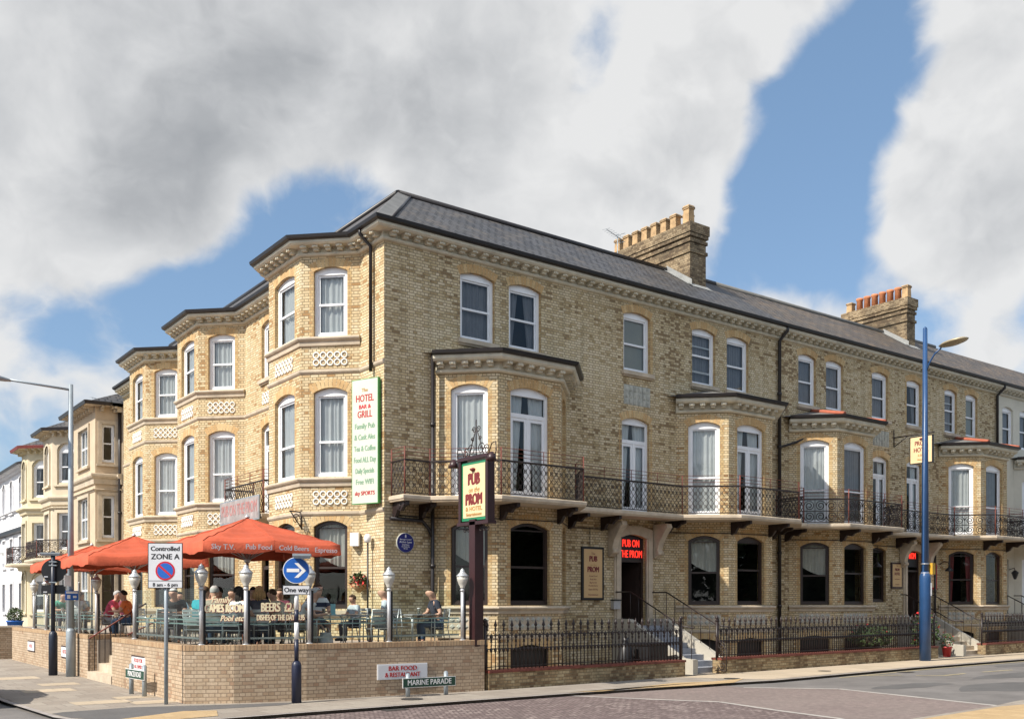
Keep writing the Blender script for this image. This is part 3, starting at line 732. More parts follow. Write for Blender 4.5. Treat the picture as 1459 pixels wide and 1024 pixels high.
# closing walls at the back and rooms
for root, x0, x1, y0, y1 in ((hotel, 5, 16.1, 1.7, 7), (hotel2, 16.1, 31.62, 1.7, 7)):
    bk = MB(); bk.face([(x0, y1, -.3), (x1, y1, -.3), (x1, y1, ZE), (x0, y1, ZE)])
    if root is hotel: bk.face([(5, 7, -.3), (5, 24.6, -.3), (5, 24.6, ZE), (5, 7, ZE)]); bk.face([(0, 24.6, -.3), (5, 24.6, -.3), (5, 24.6, ZE), (0, 24.6, ZE)]); bk.face([(0, 24.6, ZE), (5, 24.6, ZE), (2.15, 24.6, ZR)])
    else: bk.face([(31.62, 0, -.3), (31.62, 7, -.3), (31.62, 7, ZE), (31.62, 0, ZE)]); bk.face([(31.62, 0, ZE), (31.62, 7, ZE), (31.62, 3, ZR)])
    bk.obj('back_wall', M['brick_weathered'], root, world=True)
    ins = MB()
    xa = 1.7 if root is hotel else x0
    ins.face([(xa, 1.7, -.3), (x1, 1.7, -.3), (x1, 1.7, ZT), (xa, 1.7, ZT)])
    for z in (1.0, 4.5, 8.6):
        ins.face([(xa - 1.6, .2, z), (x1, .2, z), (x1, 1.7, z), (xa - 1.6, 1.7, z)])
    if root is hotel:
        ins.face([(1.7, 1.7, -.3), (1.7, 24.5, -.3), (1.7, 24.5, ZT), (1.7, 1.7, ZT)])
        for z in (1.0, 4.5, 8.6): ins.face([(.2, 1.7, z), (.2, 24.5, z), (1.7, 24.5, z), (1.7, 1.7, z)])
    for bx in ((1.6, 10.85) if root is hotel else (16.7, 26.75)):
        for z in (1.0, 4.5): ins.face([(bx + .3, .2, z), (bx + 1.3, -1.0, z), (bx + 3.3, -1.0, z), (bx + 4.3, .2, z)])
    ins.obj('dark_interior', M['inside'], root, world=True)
# chimneys
def chimney(root, x0, x1, l0, l1, z0, z1, pots):
    b = MB(); b.box(x0, x1, l0, l1, z0, z1 - .35)
    for z, o in ((z1 - 1.0, .05), (z1 - .62, .05), (z1 - .42, .07)): b.box(x0 - o, x1 + o, l0 - o, l1 + o, z - .06, z + .06)
    b.box(x0 - .1, x1 + .1, l0 - .1, l1 + .1, z1 - .35, z1)
    co = b.obj('chimney', M['brick_chimney'], root, world=True)
    f = MB(); sl = (ZR - ZE) / 3.46
    zz = lambda l: ZE + sl * (l + .46)
    f.face([(x0 - .012, l0 - .1, zz(l0 - .1) + .02), (x0 - .012, l0 - .1, zz(l0) + .16), (x0 - .012, 2.95, zz(2.95) + .2), (x0 - .012, 2.95, zz(2.95) + .02)])
    f.face([(x0 - .2, l0 - .1, zz(l0 - .1) + .02), (x0 - .012, l0 - .1, zz(l0 - .1) + .03), (x0 - .012, 2.95, zz(2.95) + .03), (x0 - .2, 2.95, zz(2.95) + .02)])
    f.face([(x0 - .1, l0 - .25, zz(l0 - .25) + .02), (x1 + .1, l0 - .25, zz(l0 - .25) + .02), (x1 + .1, l0, zz(l0) + .05), (x0 - .1, l0, zz(l0) + .05)])
    f.obj('flashing', M['flash'], co, world=True)
    for (l, x, kind, h) in pots:
        p = MB()
        if kind == 's':
            p.lathe([(.21, 0), (.19, h * .75), (.19, h * .8), (.23, h * .82), (.23, h * .9), (.2, h), (.14, h), (.14, h - .1)], (x, l, z1), 4, 0, False, ph=PI / 4)
            p.lathe([(.235, h * .86), (.235, h * .93)], (x, l, z1), 4, 1, False, ph=PI / 4)
            p.obj('chimney_pot', [M['buffpot'], M['brick_chimney']], co, world=True)
        else:
            p.lathe([(.15, 0), (.135, h * .8), (.16, h * .84), (.16, h), (.11, h), (.11, h - .1)], (x, l, z1), 12)
            p.obj('chimney_pot', [M['terracotta']], co, world=True)
chimney(hotel, 13.45, 14.28, 1.8, 5.85, 12.9, 15.55, [(2.1, 13.7, 's', .72), (2.45, 14.05, 's', .62)] + [(2.75 + .5 * k, 13.7, 's', .6) for k in range(7)])
chimney(hotel2, 27.3, 27.95, 1.8, 5.0, 12.9, 15.45, [(2.0, 27.6, 's', .62)] + [(2.38 + .39 * k, 27.55, 'r', .6) for k in range(6)] + [(4.8, 27.55, 's', .5)])
# downpipes
pipe(hotel, [(-.42, .55, 11.75), (-.42, .55, 11.62), (-.1, .55, 11.35), (-.1, .55, 8.05)])
pipe(hotel, [(1.42, -.12, 8.6), (1.42, -.1, 1.0), (1.42, -.1, -.1)], .055)
pipe(hotel, [(0.12, -.1, 4.12), (1.1, -.1, 4.1), (1.3, -.1, 3.9), (1.4, -.1, 3.7)], .05)
pipe(hotel2, [(16.1, -.42, 11.78), (16.1, -.4, 11.6), (16.05, -.1, 11.3), (16.05, -.1, -.1)], .06)
pipe(hotel2, [(17.3, -.75, 8.45), (17.3, -.5, 8.0), (16.9, -.2, 7.75), (16.1, -.1, 7.5)], .045)
pipe(hotel2, [(31.55, -.42, 11.78), (31.55, -.4, 11.6), (31.5, -.1, 11.3), (31.5, -.1, 8.7)], .06)
pipe(hotel2, [(26.3, -.1, 4.3), (26.3, -.1, -.1)], .045)

# old cables clipped along the wall under the balcony
for root, x0, x1, bz in ((hotel, 0.2, 16.0, ((1.6, 6.2), (10.85, 15.45))), (hotel2, 16.2, 31.5, ((16.7, 21.3), (26.75, 31.35)))):
    cb_ = MB(); pts = [(x0, -.025, 4.22)]
    for a, c in bz: pts += [(a - .05, -.025, 4.2), (a + 1.19, -1.23, 4.17), (a + 3.41, -1.23, 4.19), (c + .05, -.025, 4.18)]
    pts.append((x1, -.025, 4.22)); cb_.tube(pts, .014, 5)
    for xx in (bz[0][1] + .9, bz[0][0] + .25): cb_.tube([(xx, -.03, 4.19), (xx, -.03, 3.55)], .011, 4)
    cb_.obj('cable', M['black'], root, world=True)
# doorways with stone surround, consoles and steps
def doorway(root, x0, x1):
    b = MB(); zt = 3.95
    for sx, xx in ((-1, x0), (1, x1)):
        a, c = sorted((xx, xx + sx * .28)); b.box(a, c, -.05, .02, 1.2, zt)
        b.box(a + .06, c - .06, -.09, -.05, 1.2, zt)
    n = 10; pts = []
    for k in range(n):
        ua = x0 - .28 + (x1 - x0 + .56) * k / n; ub = x0 - .28 + (x1 - x0 + .56) * (k + 1) / n
        f = lambda u, rs, hw: zt + rs * (1 - ((u - (x0 + x1) / 2) / hw) ** 2)
        hw = (x1 - x0) / 2; ho = hw + .28
        za = f(ua, .12, hw) if x0 <= ua <= x1 else zt; zb = f(ub, .12, hw) if x0 <= ub <= x1 else zt
        b.face([(ua, -.05, za), (ub, -.05, zb), (ub, -.05, f(ub, .12, ho) + .28), (ua, -.05, f(ua, .12, ho) + .28)])
        b.face([(ua, -.05, f(ua, .12, ho) + .28), (ub, -.05, f(ub, .12, ho) + .28), (ub, .02, f(ub, .12, ho) + .28), (ua, .02, f(ua, .12, ho) + .28)])
    su = b.obj('door_surround', M['sill'], root, world=True)
    for xx in (x0 - .42, x1 + .42):
        c = MB(); prof = [(-.02, 4.42), (-.62, 4.42), (-.66, 4.3), (-.56, 4.2), (-.44, 4.05), (-.3, 3.85), (-.22, 3.6), (-.2, 3.45), (-.1, 3.35), (-.02, 3.35)]
        for s0, s1 in ((-.11, .11),):
            for k in range(len(prof) - 1):
                (ya, za), (yb, zb) = prof[k], prof[k + 1]; c.face([(xx + s0, ya, za), (xx + s1, ya, za), (xx + s1, yb, zb), (xx + s0, yb, zb)])
            c.face([(xx + s0, y, z) for y, z in prof]); c.face([(xx + s1, y, z) for y, z in prof][::-1])
        c.tube([(xx - .13, -.5, 4.28), (xx + .13, -.5, 4.28)], .1, 10); c.tube([(xx - .13, -.2, 3.5), (xx + .13, -.2, 3.5)], .08, 10)
        c.obj('console', M['sill'], root, world=True)
    d = MB(); d.box(x0 + .02, x0 + .09, .1, .17, 1.2, 3.9); d.box(x1 - .09, x1 - .02, .1, .17, 1.2, 3.9); d.box(x0 + .09, x1 - .09, .1, .17, 3.2, 3.27)
    dob = d.obj('door_frame', M['brownframe'], root, world=True)
    T = Matrix.Translation((x1 - .1, .18, 0)) @ Matrix.Rotation(R(-78), 4, 'Z')
    e = MB(); W_ = x1 - x0 - .2
    e.box(-W_, 0, 0, .05, 1.22, 3.18, 0, T); e.box(-W_ + .12, -.12, -.012, 0, 1.4, 2.0, 0, T); e.box(-W_ + .12, -.12, -.012, 0, 2.15, 3.05, 0, T)
    do = e.obj('door', M['brownframe'], root, world=True)
    h = MB(); h.box(-W_ + .05, -W_ + .09, -.06, 0, 2.1, 2.3, 0, T); h.obj('handle', M['steel'], do, world=True)
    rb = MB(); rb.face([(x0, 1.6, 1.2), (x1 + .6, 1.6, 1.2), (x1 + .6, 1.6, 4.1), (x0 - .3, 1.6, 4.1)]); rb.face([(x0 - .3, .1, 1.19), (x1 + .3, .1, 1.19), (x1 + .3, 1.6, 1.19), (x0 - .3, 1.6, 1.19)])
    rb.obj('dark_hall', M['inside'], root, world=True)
doorway(hotel, 8.38, 9.48); doorway(hotel2, 24.33, 25.4)
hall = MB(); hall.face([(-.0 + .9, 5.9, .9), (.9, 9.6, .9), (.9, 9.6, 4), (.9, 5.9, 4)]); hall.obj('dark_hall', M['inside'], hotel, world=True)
dd = MB(); 
for a, b in ((7.05, 7.15), (8.1, 8.2), (7.58, 7.66)): dd.box(.05, .12, a, b, .9, 3.0)
dd.box(.05, .12, 7.05, 8.2, 3.0, 3.12); dd.box(.05, .12, 7.15, 7.58, .9, 1.5); dd.box(.05, .12, 7.66, 8.1, .9, 1.5)
dd.obj('side_door', M['brownframe'], hotel, world=True)

# ------------------------------------------------------------------ balconies
def along(path, step):
    """points every step along a polyline with direction"""
    P = [Vector(p) for p in path]; outp = []
    for a, b in zip(P, P[1:]):
        d = b - a; n = max(1, round(d.length / step))
        for k in range(n): outp.append((a + d * (k / n), d.normalized(), d.length / n))
    return outp
def balcony(root, path, z, style, name='balcony', rail_h=.9, guard=True, m_slab='sill', side=False):
    inner = [(p[0], max(p[1], -.0) if abs(p[1]) < .01 else p[1]) for p in path]
    b = MB(); P = path
    # slab: outline to the wall line
    prof = [(0, z - .14), (-.02, z - .02), (.0, z)]
    b.sweep(path, [(-.02, z - .16), (.0, z - .12), (.02, z - .1), (.02, z - .02), (0, z)])
    for (a, c) in zip(P, P[1:]):
        for zz in (z, z - .159):
            if side or name == 'side_balcony':
                b.face([(a[0], a[1], zz), (c[0], c[1], zz), (-.0, c[1], zz), (-.0, a[1], zz)])
            else: b.face([(a[0], a[1], zz), (c[0], c[1], zz), (c[0], .02, zz), (a[0], .02, zz)])
    bo = b.obj(name, M[m_slab], root, world=True)
    ins = []
    K = [Vector(p) for p in path]
    for i in range(len(K)):
        d0 = (K[i] - K[i - 1]).normalized() if i else (K[1] - K[0]).normalized(); d1 = (K[i + 1] - K[i]).normalized() if i < len(K) - 1 else d0
        n0 = Vector((d0.y, -d0.x)); n1 = Vector((d1.y, -d1.x)); n_ = (n0 + n1); n_ = n_ / max(.3, n_.dot(n0)); ins.append(K[i] - n_ * .07)
    zt = z + rail_h
    r = MB(); r.tube([(p.x, p.y, zt) for p in ins], .028, 6, 0, sm=False); r.tube([(p.x, p.y, z + .05) for p in ins], .014, 5)
    r.obj('handrail', M['iron'], bo, world=True)
    if guard:
        gm = MB()
        for dz in (.12, .22, .33): gm.tube([(p.x, p.y, zt + dz) for p in ins], .008, 4)
        for (p, d, st) in along([(q.x, q.y) for q in ins], 1.25): gm.tube([(p.x, p.y, zt), (p.x, p.y, zt + .34)], .014, 4)
        gm.obj('guard_rail', M['rustiron'], bo, world=True)
    for p in ins:
        po = MB(); po.tube([(p.x, p.y, z), (p.x, p.y, zt + (.34 if guard else 0))], .02, 5); po.obj('rail_post', M['rustiron'], bo, world=True)
    la = MB(); zl, zh = z + .05, zt - .02; H = zh - zl
    if style == 'wave':
        for i, (p, d, st) in enumerate(along([(q.x, q.y) for q in ins], .17)):
            for sg in (1, -1):
                pts = []
                for k in range(15):
                    t = k / 14; o = sg * .075 * math.sin(t * PI * 4)
                    pts.append((p.x + d.x * (st / 2 + o), p.y + d.y * (st / 2 + o), zl + H * t))
                la.tube(pts, .009, 3, cap=False)
            for fz in (.25, .75):   # little scroll eyes
                pts = [(p.x + d.x * (st / 2 + .035 * math.cos(a)), p.y + d.y * (st / 2 + .035 * math.cos(a)), zl + H * fz + .05 * math.sin(a)) for a in [q * PI / 4 for q in range(8)]]
                la.tube(pts, .009, 3, closed=True)
    else:
        for i, (p, d, st) in enumerate(along([(q.x, q.y) for q in ins], .42)):
            for fz in (.26, .74):
                sg = 1 if (i % 2) else -1; c0 = st / 2; R0 = H * .235
                pts = []
                for k in range(30):
                    a = k / 29 * 2 * PI * 1.9; rr = R0 * (1 - .8 * k / 29)
                    pts.append((p.x + d.x * (c0 + sg * rr * math.cos(a)), p.y + d.y * (c0 + sg * rr * math.cos(a)), zl + H * fz + rr * math.sin(a) * (1 if fz > .5 else -1)))
                la.tube(pts, .017, 4, cap=False)
            la.tube([(p.x, p.y, zl), (p.x, p.y, zh)], .012, 4)
            la.tube([(p.x, p.y, zl + H * .5), (p.x + d.x * st, p.y + d.y * st, zl + H * .5)], .016, 4)
    la.obj('railing', M['iron'], bo, world=True)
    return bo
def bracket(bo, x, yw, ln, z):
    b = MB()
    pr = [(0, 0), (-ln, 0), (-ln, -.1), (-ln * .75, -.14), (-ln * .6, -.24), (-ln * .35, -.2), (-ln * .2, -.36), (0, -.42)]
    for k in range(len(pr) - 1):
        (ya, za), (yb, zb) = pr[k], pr[k + 1]; b.face([(x - .05, yw + ya, z + za), (x + .05, yw + ya, z + za), (x + .05, yw + yb, z + zb), (x - .05, yw + yb, z + zb)])
    b.face([(x - .05, yw + y, z + q) for y, q in pr]); b.face([(x + .05, yw + y, z + q) for y, q in pr][::-1])
    b.tube([(x - .08, yw - ln * .5, z - .12), (x + .08, yw - ln * .5, z - .12)], .07, 8); b.tube([(x - .08, yw - ln * .85, z - .07), (x + .08, yw - ln * .85, z - .07)], .05, 8)
    b.obj('bracket', M['iron'], bo, world=True)
ZB = 4.7
BA = [(.15, 0), (.15, -.75), (.95, -.75), (2.28, -2.1), (5.15, -2.1), (5.85, -.95), (10.2, -.95), (11.6, -2.1), (14.6, -2.1), (15.75, -1.25), (16.05, -1.25), (16.05, 0)]
bal1 = balcony(hotel, BA, ZB, 'wave')
for x, y, ln in ((.3, 0, .7), (1.1, 0, .75), (2.9, -1.2, .8), (4.9, -1.2, .8), (6.3, 0, .9), (7.6, 0, .85), (10.4, 0, .85), (12.2, -1.2, .8), (14.1, -1.2, .8), (15.6, 0, 1.0)): bracket(bal1, x, y, ln, ZB - .16)
BB = [(16.2, 0), (16.2, -1.0), (17.35, -2.1), (20.7, -2.1), (21.35, -.95), (26.4, -.95), (27.5, -2.1), (31.0, -2.1), (31.6, -1.4), (31.6, 0)]
bal2 = balcony(hotel2, BB, ZB, 'spiral', rail_h=.86)
for x, y, ln in ((16.5, 0, .9), (18.1, -1.2, .8), (20.1, -1.2, .8), (21.5, 0, .9), (23.6, 0, .85), (26.0, 0, .85), (28.2, -1.2, .8), (30.1, -1.2, .8), (31.4, 0, .9)): bracket(bal2, x, y, ln, ZB - .16)
LB = [(0, 9.45), (-1.0, 9.45), (-1.0, 5.75), (0, 5.75)]
# side balcony over the terrace door with its old lettered board
sb = balcony(hotel, [(-.02, 8.95), (-1.05, 8.95), (-1.05, 5.6), (-.02, 5.6)], 4.62, 'wave', 'side_balcony', rail_h=1.0)
# ------------------------------------------------------------------ ground, roads, pavements
ZP, ZRD = -0.13, -0.195
def structure(o): o['kind'] = 'structure'; return o
def flatmat(name, stops, mortar, bw, rh, ms, patch, rough=.9, rot=0.0, soot=.4, soot_col=(.2, .18, .15)):
    return brick(name, stops, mortar, patch, .5, bw=bw, rh=rh, ms=ms, flat=True, soot=soot, soot_col=soot_col, rough=rough)
M['slab'] = flatmat('concrete_paving_slabs', [(0, (.35, .31, .26)), (.5, (.32, .28, .235)), (1, (.28, .24, .2))], (.2, .17, .145), .9, .6, .01, .4, soot_col=(.2, .175, .15))
M['slab_buff'] = flatmat('buff_paving', [(0, (.52, .43, .32)), (.5, (.5, .41, .3)), (1, (.44, .36, .26))], (.36, .3, .22), 1.2, .9, .01, .3, soot_col=(.36, .3, .24))
M['tactile'] = flatmat('ochre_blister_paving', [(0, (.5, .36, .2)), (.5, (.47, .33, .18)), (1, (.41, .29, .16))], (.4, .28, .14), .4, .4, .012, .3, soot_col=(.4, .3, .18))
M['redpave'] = flatmat('red_brown_road_bricks', [(0, (.275, .215, .195)), (.5, (.24, .187, .17)), (1, (.2, .155, .142))], (.17, .14, .13), .2, .1, .012, .5, soot_col=(.2, .17, .15))
M['cobble'] = flatmat('purple_brown_setts', [(0, (.29, .225, .21)), (.4, (.21, .16, .15)), (.8, (.15, .112, .108)), (1, (.36, .29, .265))], (.09, .07, .065), .2, .1, .016, .7, soot_col=(.12, .085, .085))
M['asphalt'] = mat('worn_asphalt', (.15, .138, .13), .9, 0, .25, .8, bump=.5)
M['asphalt_dark'] = mat('dark_asphalt_patch', (.1, .095, .092), .9, 0, .18, 1.2, bump=.5)
M['kerb'] = mat('granite_kerb', (.3, .27, .25), .85, 0, .25, 2)
M['kerbred'] = mat('red_brown_kerb', (.2, .1, .08), .85, 0, .3, 2)
M['roadwhite'] = mat('worn_white_road_paint', (.38, .35, .32), .8, 0, .25, 3)
M['roadyellow'] = mat('worn_yellow_road_paint', (.42, .35, .2), .8, 0, .25, 3)
def rz(p, z=ZRD, z0=-.23):
    k = (1.9 - z) / (1.9 - z0); return (CAMP.x + (p[0] - CAMP.x) * k, CAMP.y + (p[1] - CAMP.y) * k)
def sheet(name, poly, z, m):
    b = MB(); b.face([(x, y, z) for x, y in poly]); o = b.obj(name, M[m], fix=False)
    if o.data.polygons[0].normal.z < 0: o.data.flip_normals()
    return structure(o)
b = MB(); G_ = 1200
b.face([(-G_, -G_, ZRD - .006), (G_, -G_, ZRD - .006), (G_, G_, ZRD - .006), (-G_, G_, ZRD - .006)]); structure(b.obj('ground', M['asphalt'], fix=False))
sheet('road', [(-60, -13.5), (70, -11.3), (70, -4.2), (23.8, -4.95), (8.3, -5.8), (1.5, -5.5), (-4.7, -5.5), (-8.5, -3.5), (-8.7, 0), (-8.7, 70), (-16, 70), (-16, -6), (-60, -7.5)], ZRD, 'asphalt')
kerbline = [(70, -3.2), (23.8, -4.98), (16.0, -5.22), (8.3, -5.82), (6.6, -5.62), (1.5, -5.45), (-2.2, -5.45), (-4.7, -5.45), (-6.5, -5.5), (-7.6, -5.25), (-8.3, -4.6), (-8.58, -3.6), (-8.66, -2.3), (-8.8, 0), (-8.85, 30), (-8.85, 70)]
pv = MB(); poly = kerbline + [(-.5, 70), (-.5, 30), (-.2, 1), (70, 1)]
pv.prism(poly, ZRD - .05, ZP, 0); structure(pv.obj('pavement', M['slab'], fix=True))
# the buff stretch of pavement past the crossing
sheet('pavement_buff', [(8.5, -5.65), (16, -5.1), (23.8, -4.85), (69, -3.1), (69, -1.0), (31.6, -2.6), (9.2, -3.5), (7.0, -3.6)], ZP + .004, 'slab_buff')
sheet('tactile_paving', [rz(p, ZP + .008, -.13) for p in [(1.4, -6.18), (2.64, -5.6), (5.69, -4.89), (6.82, -5.17), (8.23, -5.03), (7.0, -5.75), (5.6, -5.74), (1.6, -5.56)]][1:7] + [(1.7, -5.4)], ZP + .008, 'tactile')
sheet('tactile_paving', [(-8.0, -4.75), (-6.55, -4.05), (-6.0, -4.3), (-6.3, -5.2), (-7.3, -5.3)], ZP + .008, 'tactile')
sheet('asphalt_strip', [(-8.62, -3.0), (-8.4, -2.85), (-7.1, -2.74), (-5.86, -3.2), (-4.05, -3.82), (-4.63, -4.12), (-6.02, -4.02), (-6.55, -4.03), (-8.0, -4.72), (-8.5, -3.9)], ZP + .004, 'asphalt_dark')
for (x, y, w_, h_) in ((-7.9, -1.7, 1.1, .7), (-6.9, -2.25, .9, .65), (-8.2, 1.8, 1.1, .8), (-7.5, 3.6, .9, .8), (-6.9, -.9, .8, .55), (-8.1, 6.3, 1.1, 1.0)):
    sheet('pavement_slab', [(x, y), (x + w_, y), (x + w_, y + h_), (x, y + h_)], ZP + .004, 'slab_buff')
kb = MB(); kb.sweep(kerbline, [(-.14, ZP + .003), (-.02, ZP + .003), (.003, ZP - .02), (.006, ZRD)], 0)
structure(kb.obj('kerb_strip', M['kerb'], fix=False))
kr = MB(); kr.sweep(kerbline[4:9], [(-.01, ZP + .004), (.008, ZP - .02), (.012, ZRD)], 0); structure(kr.obj('kerb_strip', M['kerbred'], fix=False))
kr = MB(); kr.sweep(kerbline[0:4], [(-.02, ZP + .004), (.008, ZP - .02), (.012, ZRD)], 0); structure(kr.obj('kerb_strip', M['kerbred'], fix=False))
# ramped red crossing table and the setts beside it
red = [rz(p) for p in [(1.87, -5.63), (6.56, -5.64), (6.89, -6.15), (8.47, -7.83), (8.14, -9.66), (7.64, -12.27), (4.08, -12.45), (3.05, -11.68), (3.26, -10.09), (3.63, -8.22), (2.79, -6.82)]]
red[0] = (1.7, -5.46); red[1] = (6.6, -5.63)
sheet('crossing_paving', red, ZRD + .004, 'redpave')
cb = [rz(p) for p in [(1.87, -5.63), (2.79, -6.82), (3.63, -8.22), (3.26, -10.09), (3.05, -11.68)]]; cb[0] = (1.7, -5.46)
sheet('setts', cb + [(2.0, -14), (-14, -14), (-14, -8), (-8.3, -6.6), (-6.5, -5.51), (-4.7, -5.46)], ZRD + .004, 'cobble')
def stripe(name, pts, wdt, m, z=ZRD + .008):
    b = MB(); P = [Vector(p) for p in pts]
    for a, c in zip(P, P[1:]):
        d = (c - a).normalized(); n_ = Vector((-d.y, d.x)) * wdt / 2
        b.face([(a.x - n_.x, a.y - n_.y, z), (c.x - n_.x, c.y - n_.y, z), (c.x + n_.x, c.y + n_.y, z), (a.x + n_.x, a.y + n_.y, z)])
    return structure(b.obj(name, M[m], fix=False))
stripe('road_marking', cb, .14, 'roadwhite'); stripe('road_marking', red[2:6], .16, 'roadwhite')
for a, c in (((13.01, -5.62), (14.0, -6.15)), ((14.17, -6.49), (14.83, -6.98)), ((14.83, -6.98), (16.17, -6.9)), ((17.19, -6.9), (18.9, -6.98)), ((20.5, -7.0), (23, -7.0)), ((25, -7.0), (28, -7.0))):
    stripe('road_marking', [rz(a), rz(c)], .1, 'roadyellow')
stripe('road_marking', [(11.2, -5.95), (16, -5.5), (23.8, -5.25), (60, -3.9)], .1, 'roadyellow')
# near corner of the opposite pavement
nb = MB(); npoly = [rz(p, ZP, -.13) for p in [(0.5, -13.6), (3.4, -12.86), (6.84, -12.61), (8.13, -12.4), (30, -11.9)]] + [(30, -18), (0, -18)]
nb.prism(npoly, ZRD - .05, ZP, 0); structure(nb.obj('pavement', M['slab']))
sheet('tactile_paving', [rz(p, ZP, -.13) for p in [(3.5, -13.0), (6.7, -12.78), (9.5, -13.1), (9.5, -16), (3.4, -15.5)]], ZP + .004, 'tactile')
# covers, gullies and patched tarmac
M['castiron'] = mat('cast_iron_cover', (.06, .055, .05), .7, .2, .3, 20, bump=.4)
for (x, y, r_) in ((7.9, -4.9, .22), (-1.9, -4.6, .24), (12.4, -4.6, .2)):
    sheet('manhole_cover', [(x + r_ * math.cos(k * PI / 10), y + r_ * math.sin(k * PI / 10)) for k in range(20)], ZP + .012, 'castiron')
for (x, y, w_, h_, a_) in ((14.5, -6.0, .5, .35, .03), (-3.2, -5.85, .5, .35, 0)):
    sheet('drain_cover', [(x, y), (x + w_, y + w_ * a_), (x + w_, y + h_), (x, y + h_)], ZRD + .012, 'castiron')
rr = random.Random(4)
for (x, y, a_, b_) in ((10.5, -8.6, 1.6, .5), (16.5, -8.4, 2.6, .6), (21.0, -6.3, 1.8, .45), (12.2, -10.2, 2.2, .9), (27, -7.6, 3, .7)):
    sheet('tarmac_patch', [(x + a_ * math.cos(k * PI / 9) * rr.uniform(.8, 1.1), y + b_ * math.sin(k * PI / 9) * rr.uniform(.8, 1.1)) for k in range(18)], ZRD + .003, 'asphalt_dark')
# forecourt behind the railings
sheet('forecourt', [(.5, -3.8), (31.6, -2.55), (31.6, .1), (.5, .1)], ZP + .012, 'slab')
# ------------------------------------------------------------------ terrace in front of the hotel
W1 = [(-6.0, 16.6), (-6.0, 5.56)]
W2 = [(-6.0, 3.1), (-6.08, -2.69), (-5.24, -3.17), (-3.8, -3.5), (.5, -3.85)]
def terrace_wall(label, path, ret0=None, ret1=None):
    t = thing('terrace_wall', label, 'wall', (path[0][0], path[0][1], ZP))
    full = ([ret0] if ret0 else []) + path + ([ret1] if ret1 else [])
    b = MB(); b.sweep(full, [(-.25, -.3), (0, -.3), (0, .94), (-.25, .94)]); b.obj('wall', M['brick_modern'], t, world=True)
    c = MB(); c.sweep(full, [(-.25, .94), (.006, .94), (.006, 1.045), (-.002, 1.052), (-.25, 1.052), (-.25, .94)]); c.obj('coping', M['brick_coping'], t, world=True)
    return t
terrace_wall('low terrace brick wall along the side road, left of the entry steps', W1, None, (-4.6, 5.56))
terrace_wall('curved low brick terrace wall wrapping the street corner under the glass screens', W2, (-4.6, 3.1), (.5, -1.2))
tf = MB(); tf.prism([(-5.76, 16.6), (-5.76, 5.5), (-4.6, 5.5), (-4.6, 3.2), (-5.76, 3.2), (-5.84, -2.55), (-5.2, -2.93), (-3.78, -3.27), (.26, -3.6), (.26, .05), (-.03, .05), (-.03, 24), (-5.76, 24)], ZP + .01, .9)
structure(tf.obj('terrace_floor', M['deck']))
es = thing('terrace_steps', 'flight of concrete steps through the gap in the terrace wall on the side road', 'steps', (-5.9, 4.3, ZP))
for k in range(5):
    b = MB(); b.box(-6.02 + .28 * k, -4.6, 3.12, 5.54, -.3, ZP + .205 * (k + 1)); b.obj('step', M['sill'], es, world=True)
def hrail(name, label, p0, p1, h, n, base=None):
    t = thing(name, label, 'railing', p0)
    a, c = Vector(p0), Vector(p1)
    b = MB(); b.tube([a + Vector((0, 0, h)), c + Vector((0, 0, h))], .022, 6); b.obj('handrail', M['rustiron'], t, world=True)
    for k in range(n):
        p = a.lerp(c, k / (n - 1)); q = MB(); q.tube([p, p + Vector((0, 0, h))], .011, 5); q.obj('baluster', M['iron'], t, world=True)
    return t
hrail('step_railing', 'dark iron handrail climbing beside the terrace entry steps', (-6.0, 5.42, .0), (-4.5, 5.42, .95), .95, 12)
hrail('step_railing', 'dark iron railing closing the right side of the terrace entry gap', (-5.6, 3.2, .3), (-4.3, 3.2, .92), .8, 11)
hrail('step_railing', 'level dark iron railing at the back of the terrace entry gap', (-4.5, 3.3, .9), (-4.5, 4.3, .9), .75, 9)

# lamp posts and glass
def lamp_proto(label):
    t = thing('terrace_lamp', label, 'lamp post', (0, 0, 1.05), 0, 'lantern posts of the terrace screen')
    b = MB(); b.tube([(0, 0, 0), (0, 0, 1.2)], .042, 12); b.lathe([(.075, 0), (.075, .012), (.05, .02)], (0, 0, 0), 12); b.lathe([(.055, 1.13), (.055, 1.16), (.048, 1.17)], (0, 0, 0), 12); b.obj('post', M['steel'], t)
    l = MB(); l.lathe([(.05, 1.2), (.06, 1.215), (.055, 1.23), (.095, 1.3), (.122, 1.38), (.13, 1.46)], (0, 0, 0), 14); l.obj('lantern', M['lampglass'], t)
    c = MB(); c.lathe([(.13, 1.46), (.14, 1.465), (.14, 1.49), (.1, 1.53), (.062, 1.57), (.05, 1.6), (.055, 1.615), (.02, 1.64), (.005, 1.665)], (0, 0, 0), 14); c.obj('lantern_cap', M['alu'], t)
    br = MB(); br.box(.045, .085, -.02, .02, .02, 1.12); br.obj('glass_clamp', M['black'], t)
    return t
LPOS = [(0.0, -3.68, 'terrace lantern post standing nearest the pub sign post'), (-1.85, -3.53, 'terrace lantern post between the two tables nearest the pub sign'), (-3.68, -3.38, 'terrace lantern post right beside the one way sign'),
        (-4.95, -3.08, 'terrace lantern post under the big front parasol'), (-5.75, -2.72, 'terrace lantern post just right of the parking zone sign'), (-5.87, 1.6, 'terrace lantern post on the wall corner right of the entry steps'),
        (-5.72, 5.8, 'terrace lantern post left of the entry steps, beside the galvanised street lamp'), (-5.87, 11.45, 'second farthest terrace lantern post, half behind the back of a black sign'), (-5.87, 13.4, 'farthest terrace lantern post on the side road wall')]
lp0 = None
for (x, y, lb) in LPOS:
    if lp0 is None: lp0 = lamp_proto(lb); lp0.location = (x, y, 1.05)
    else: dup(lp0, (x, y, 1.05), 0, lb)
tp0 = None
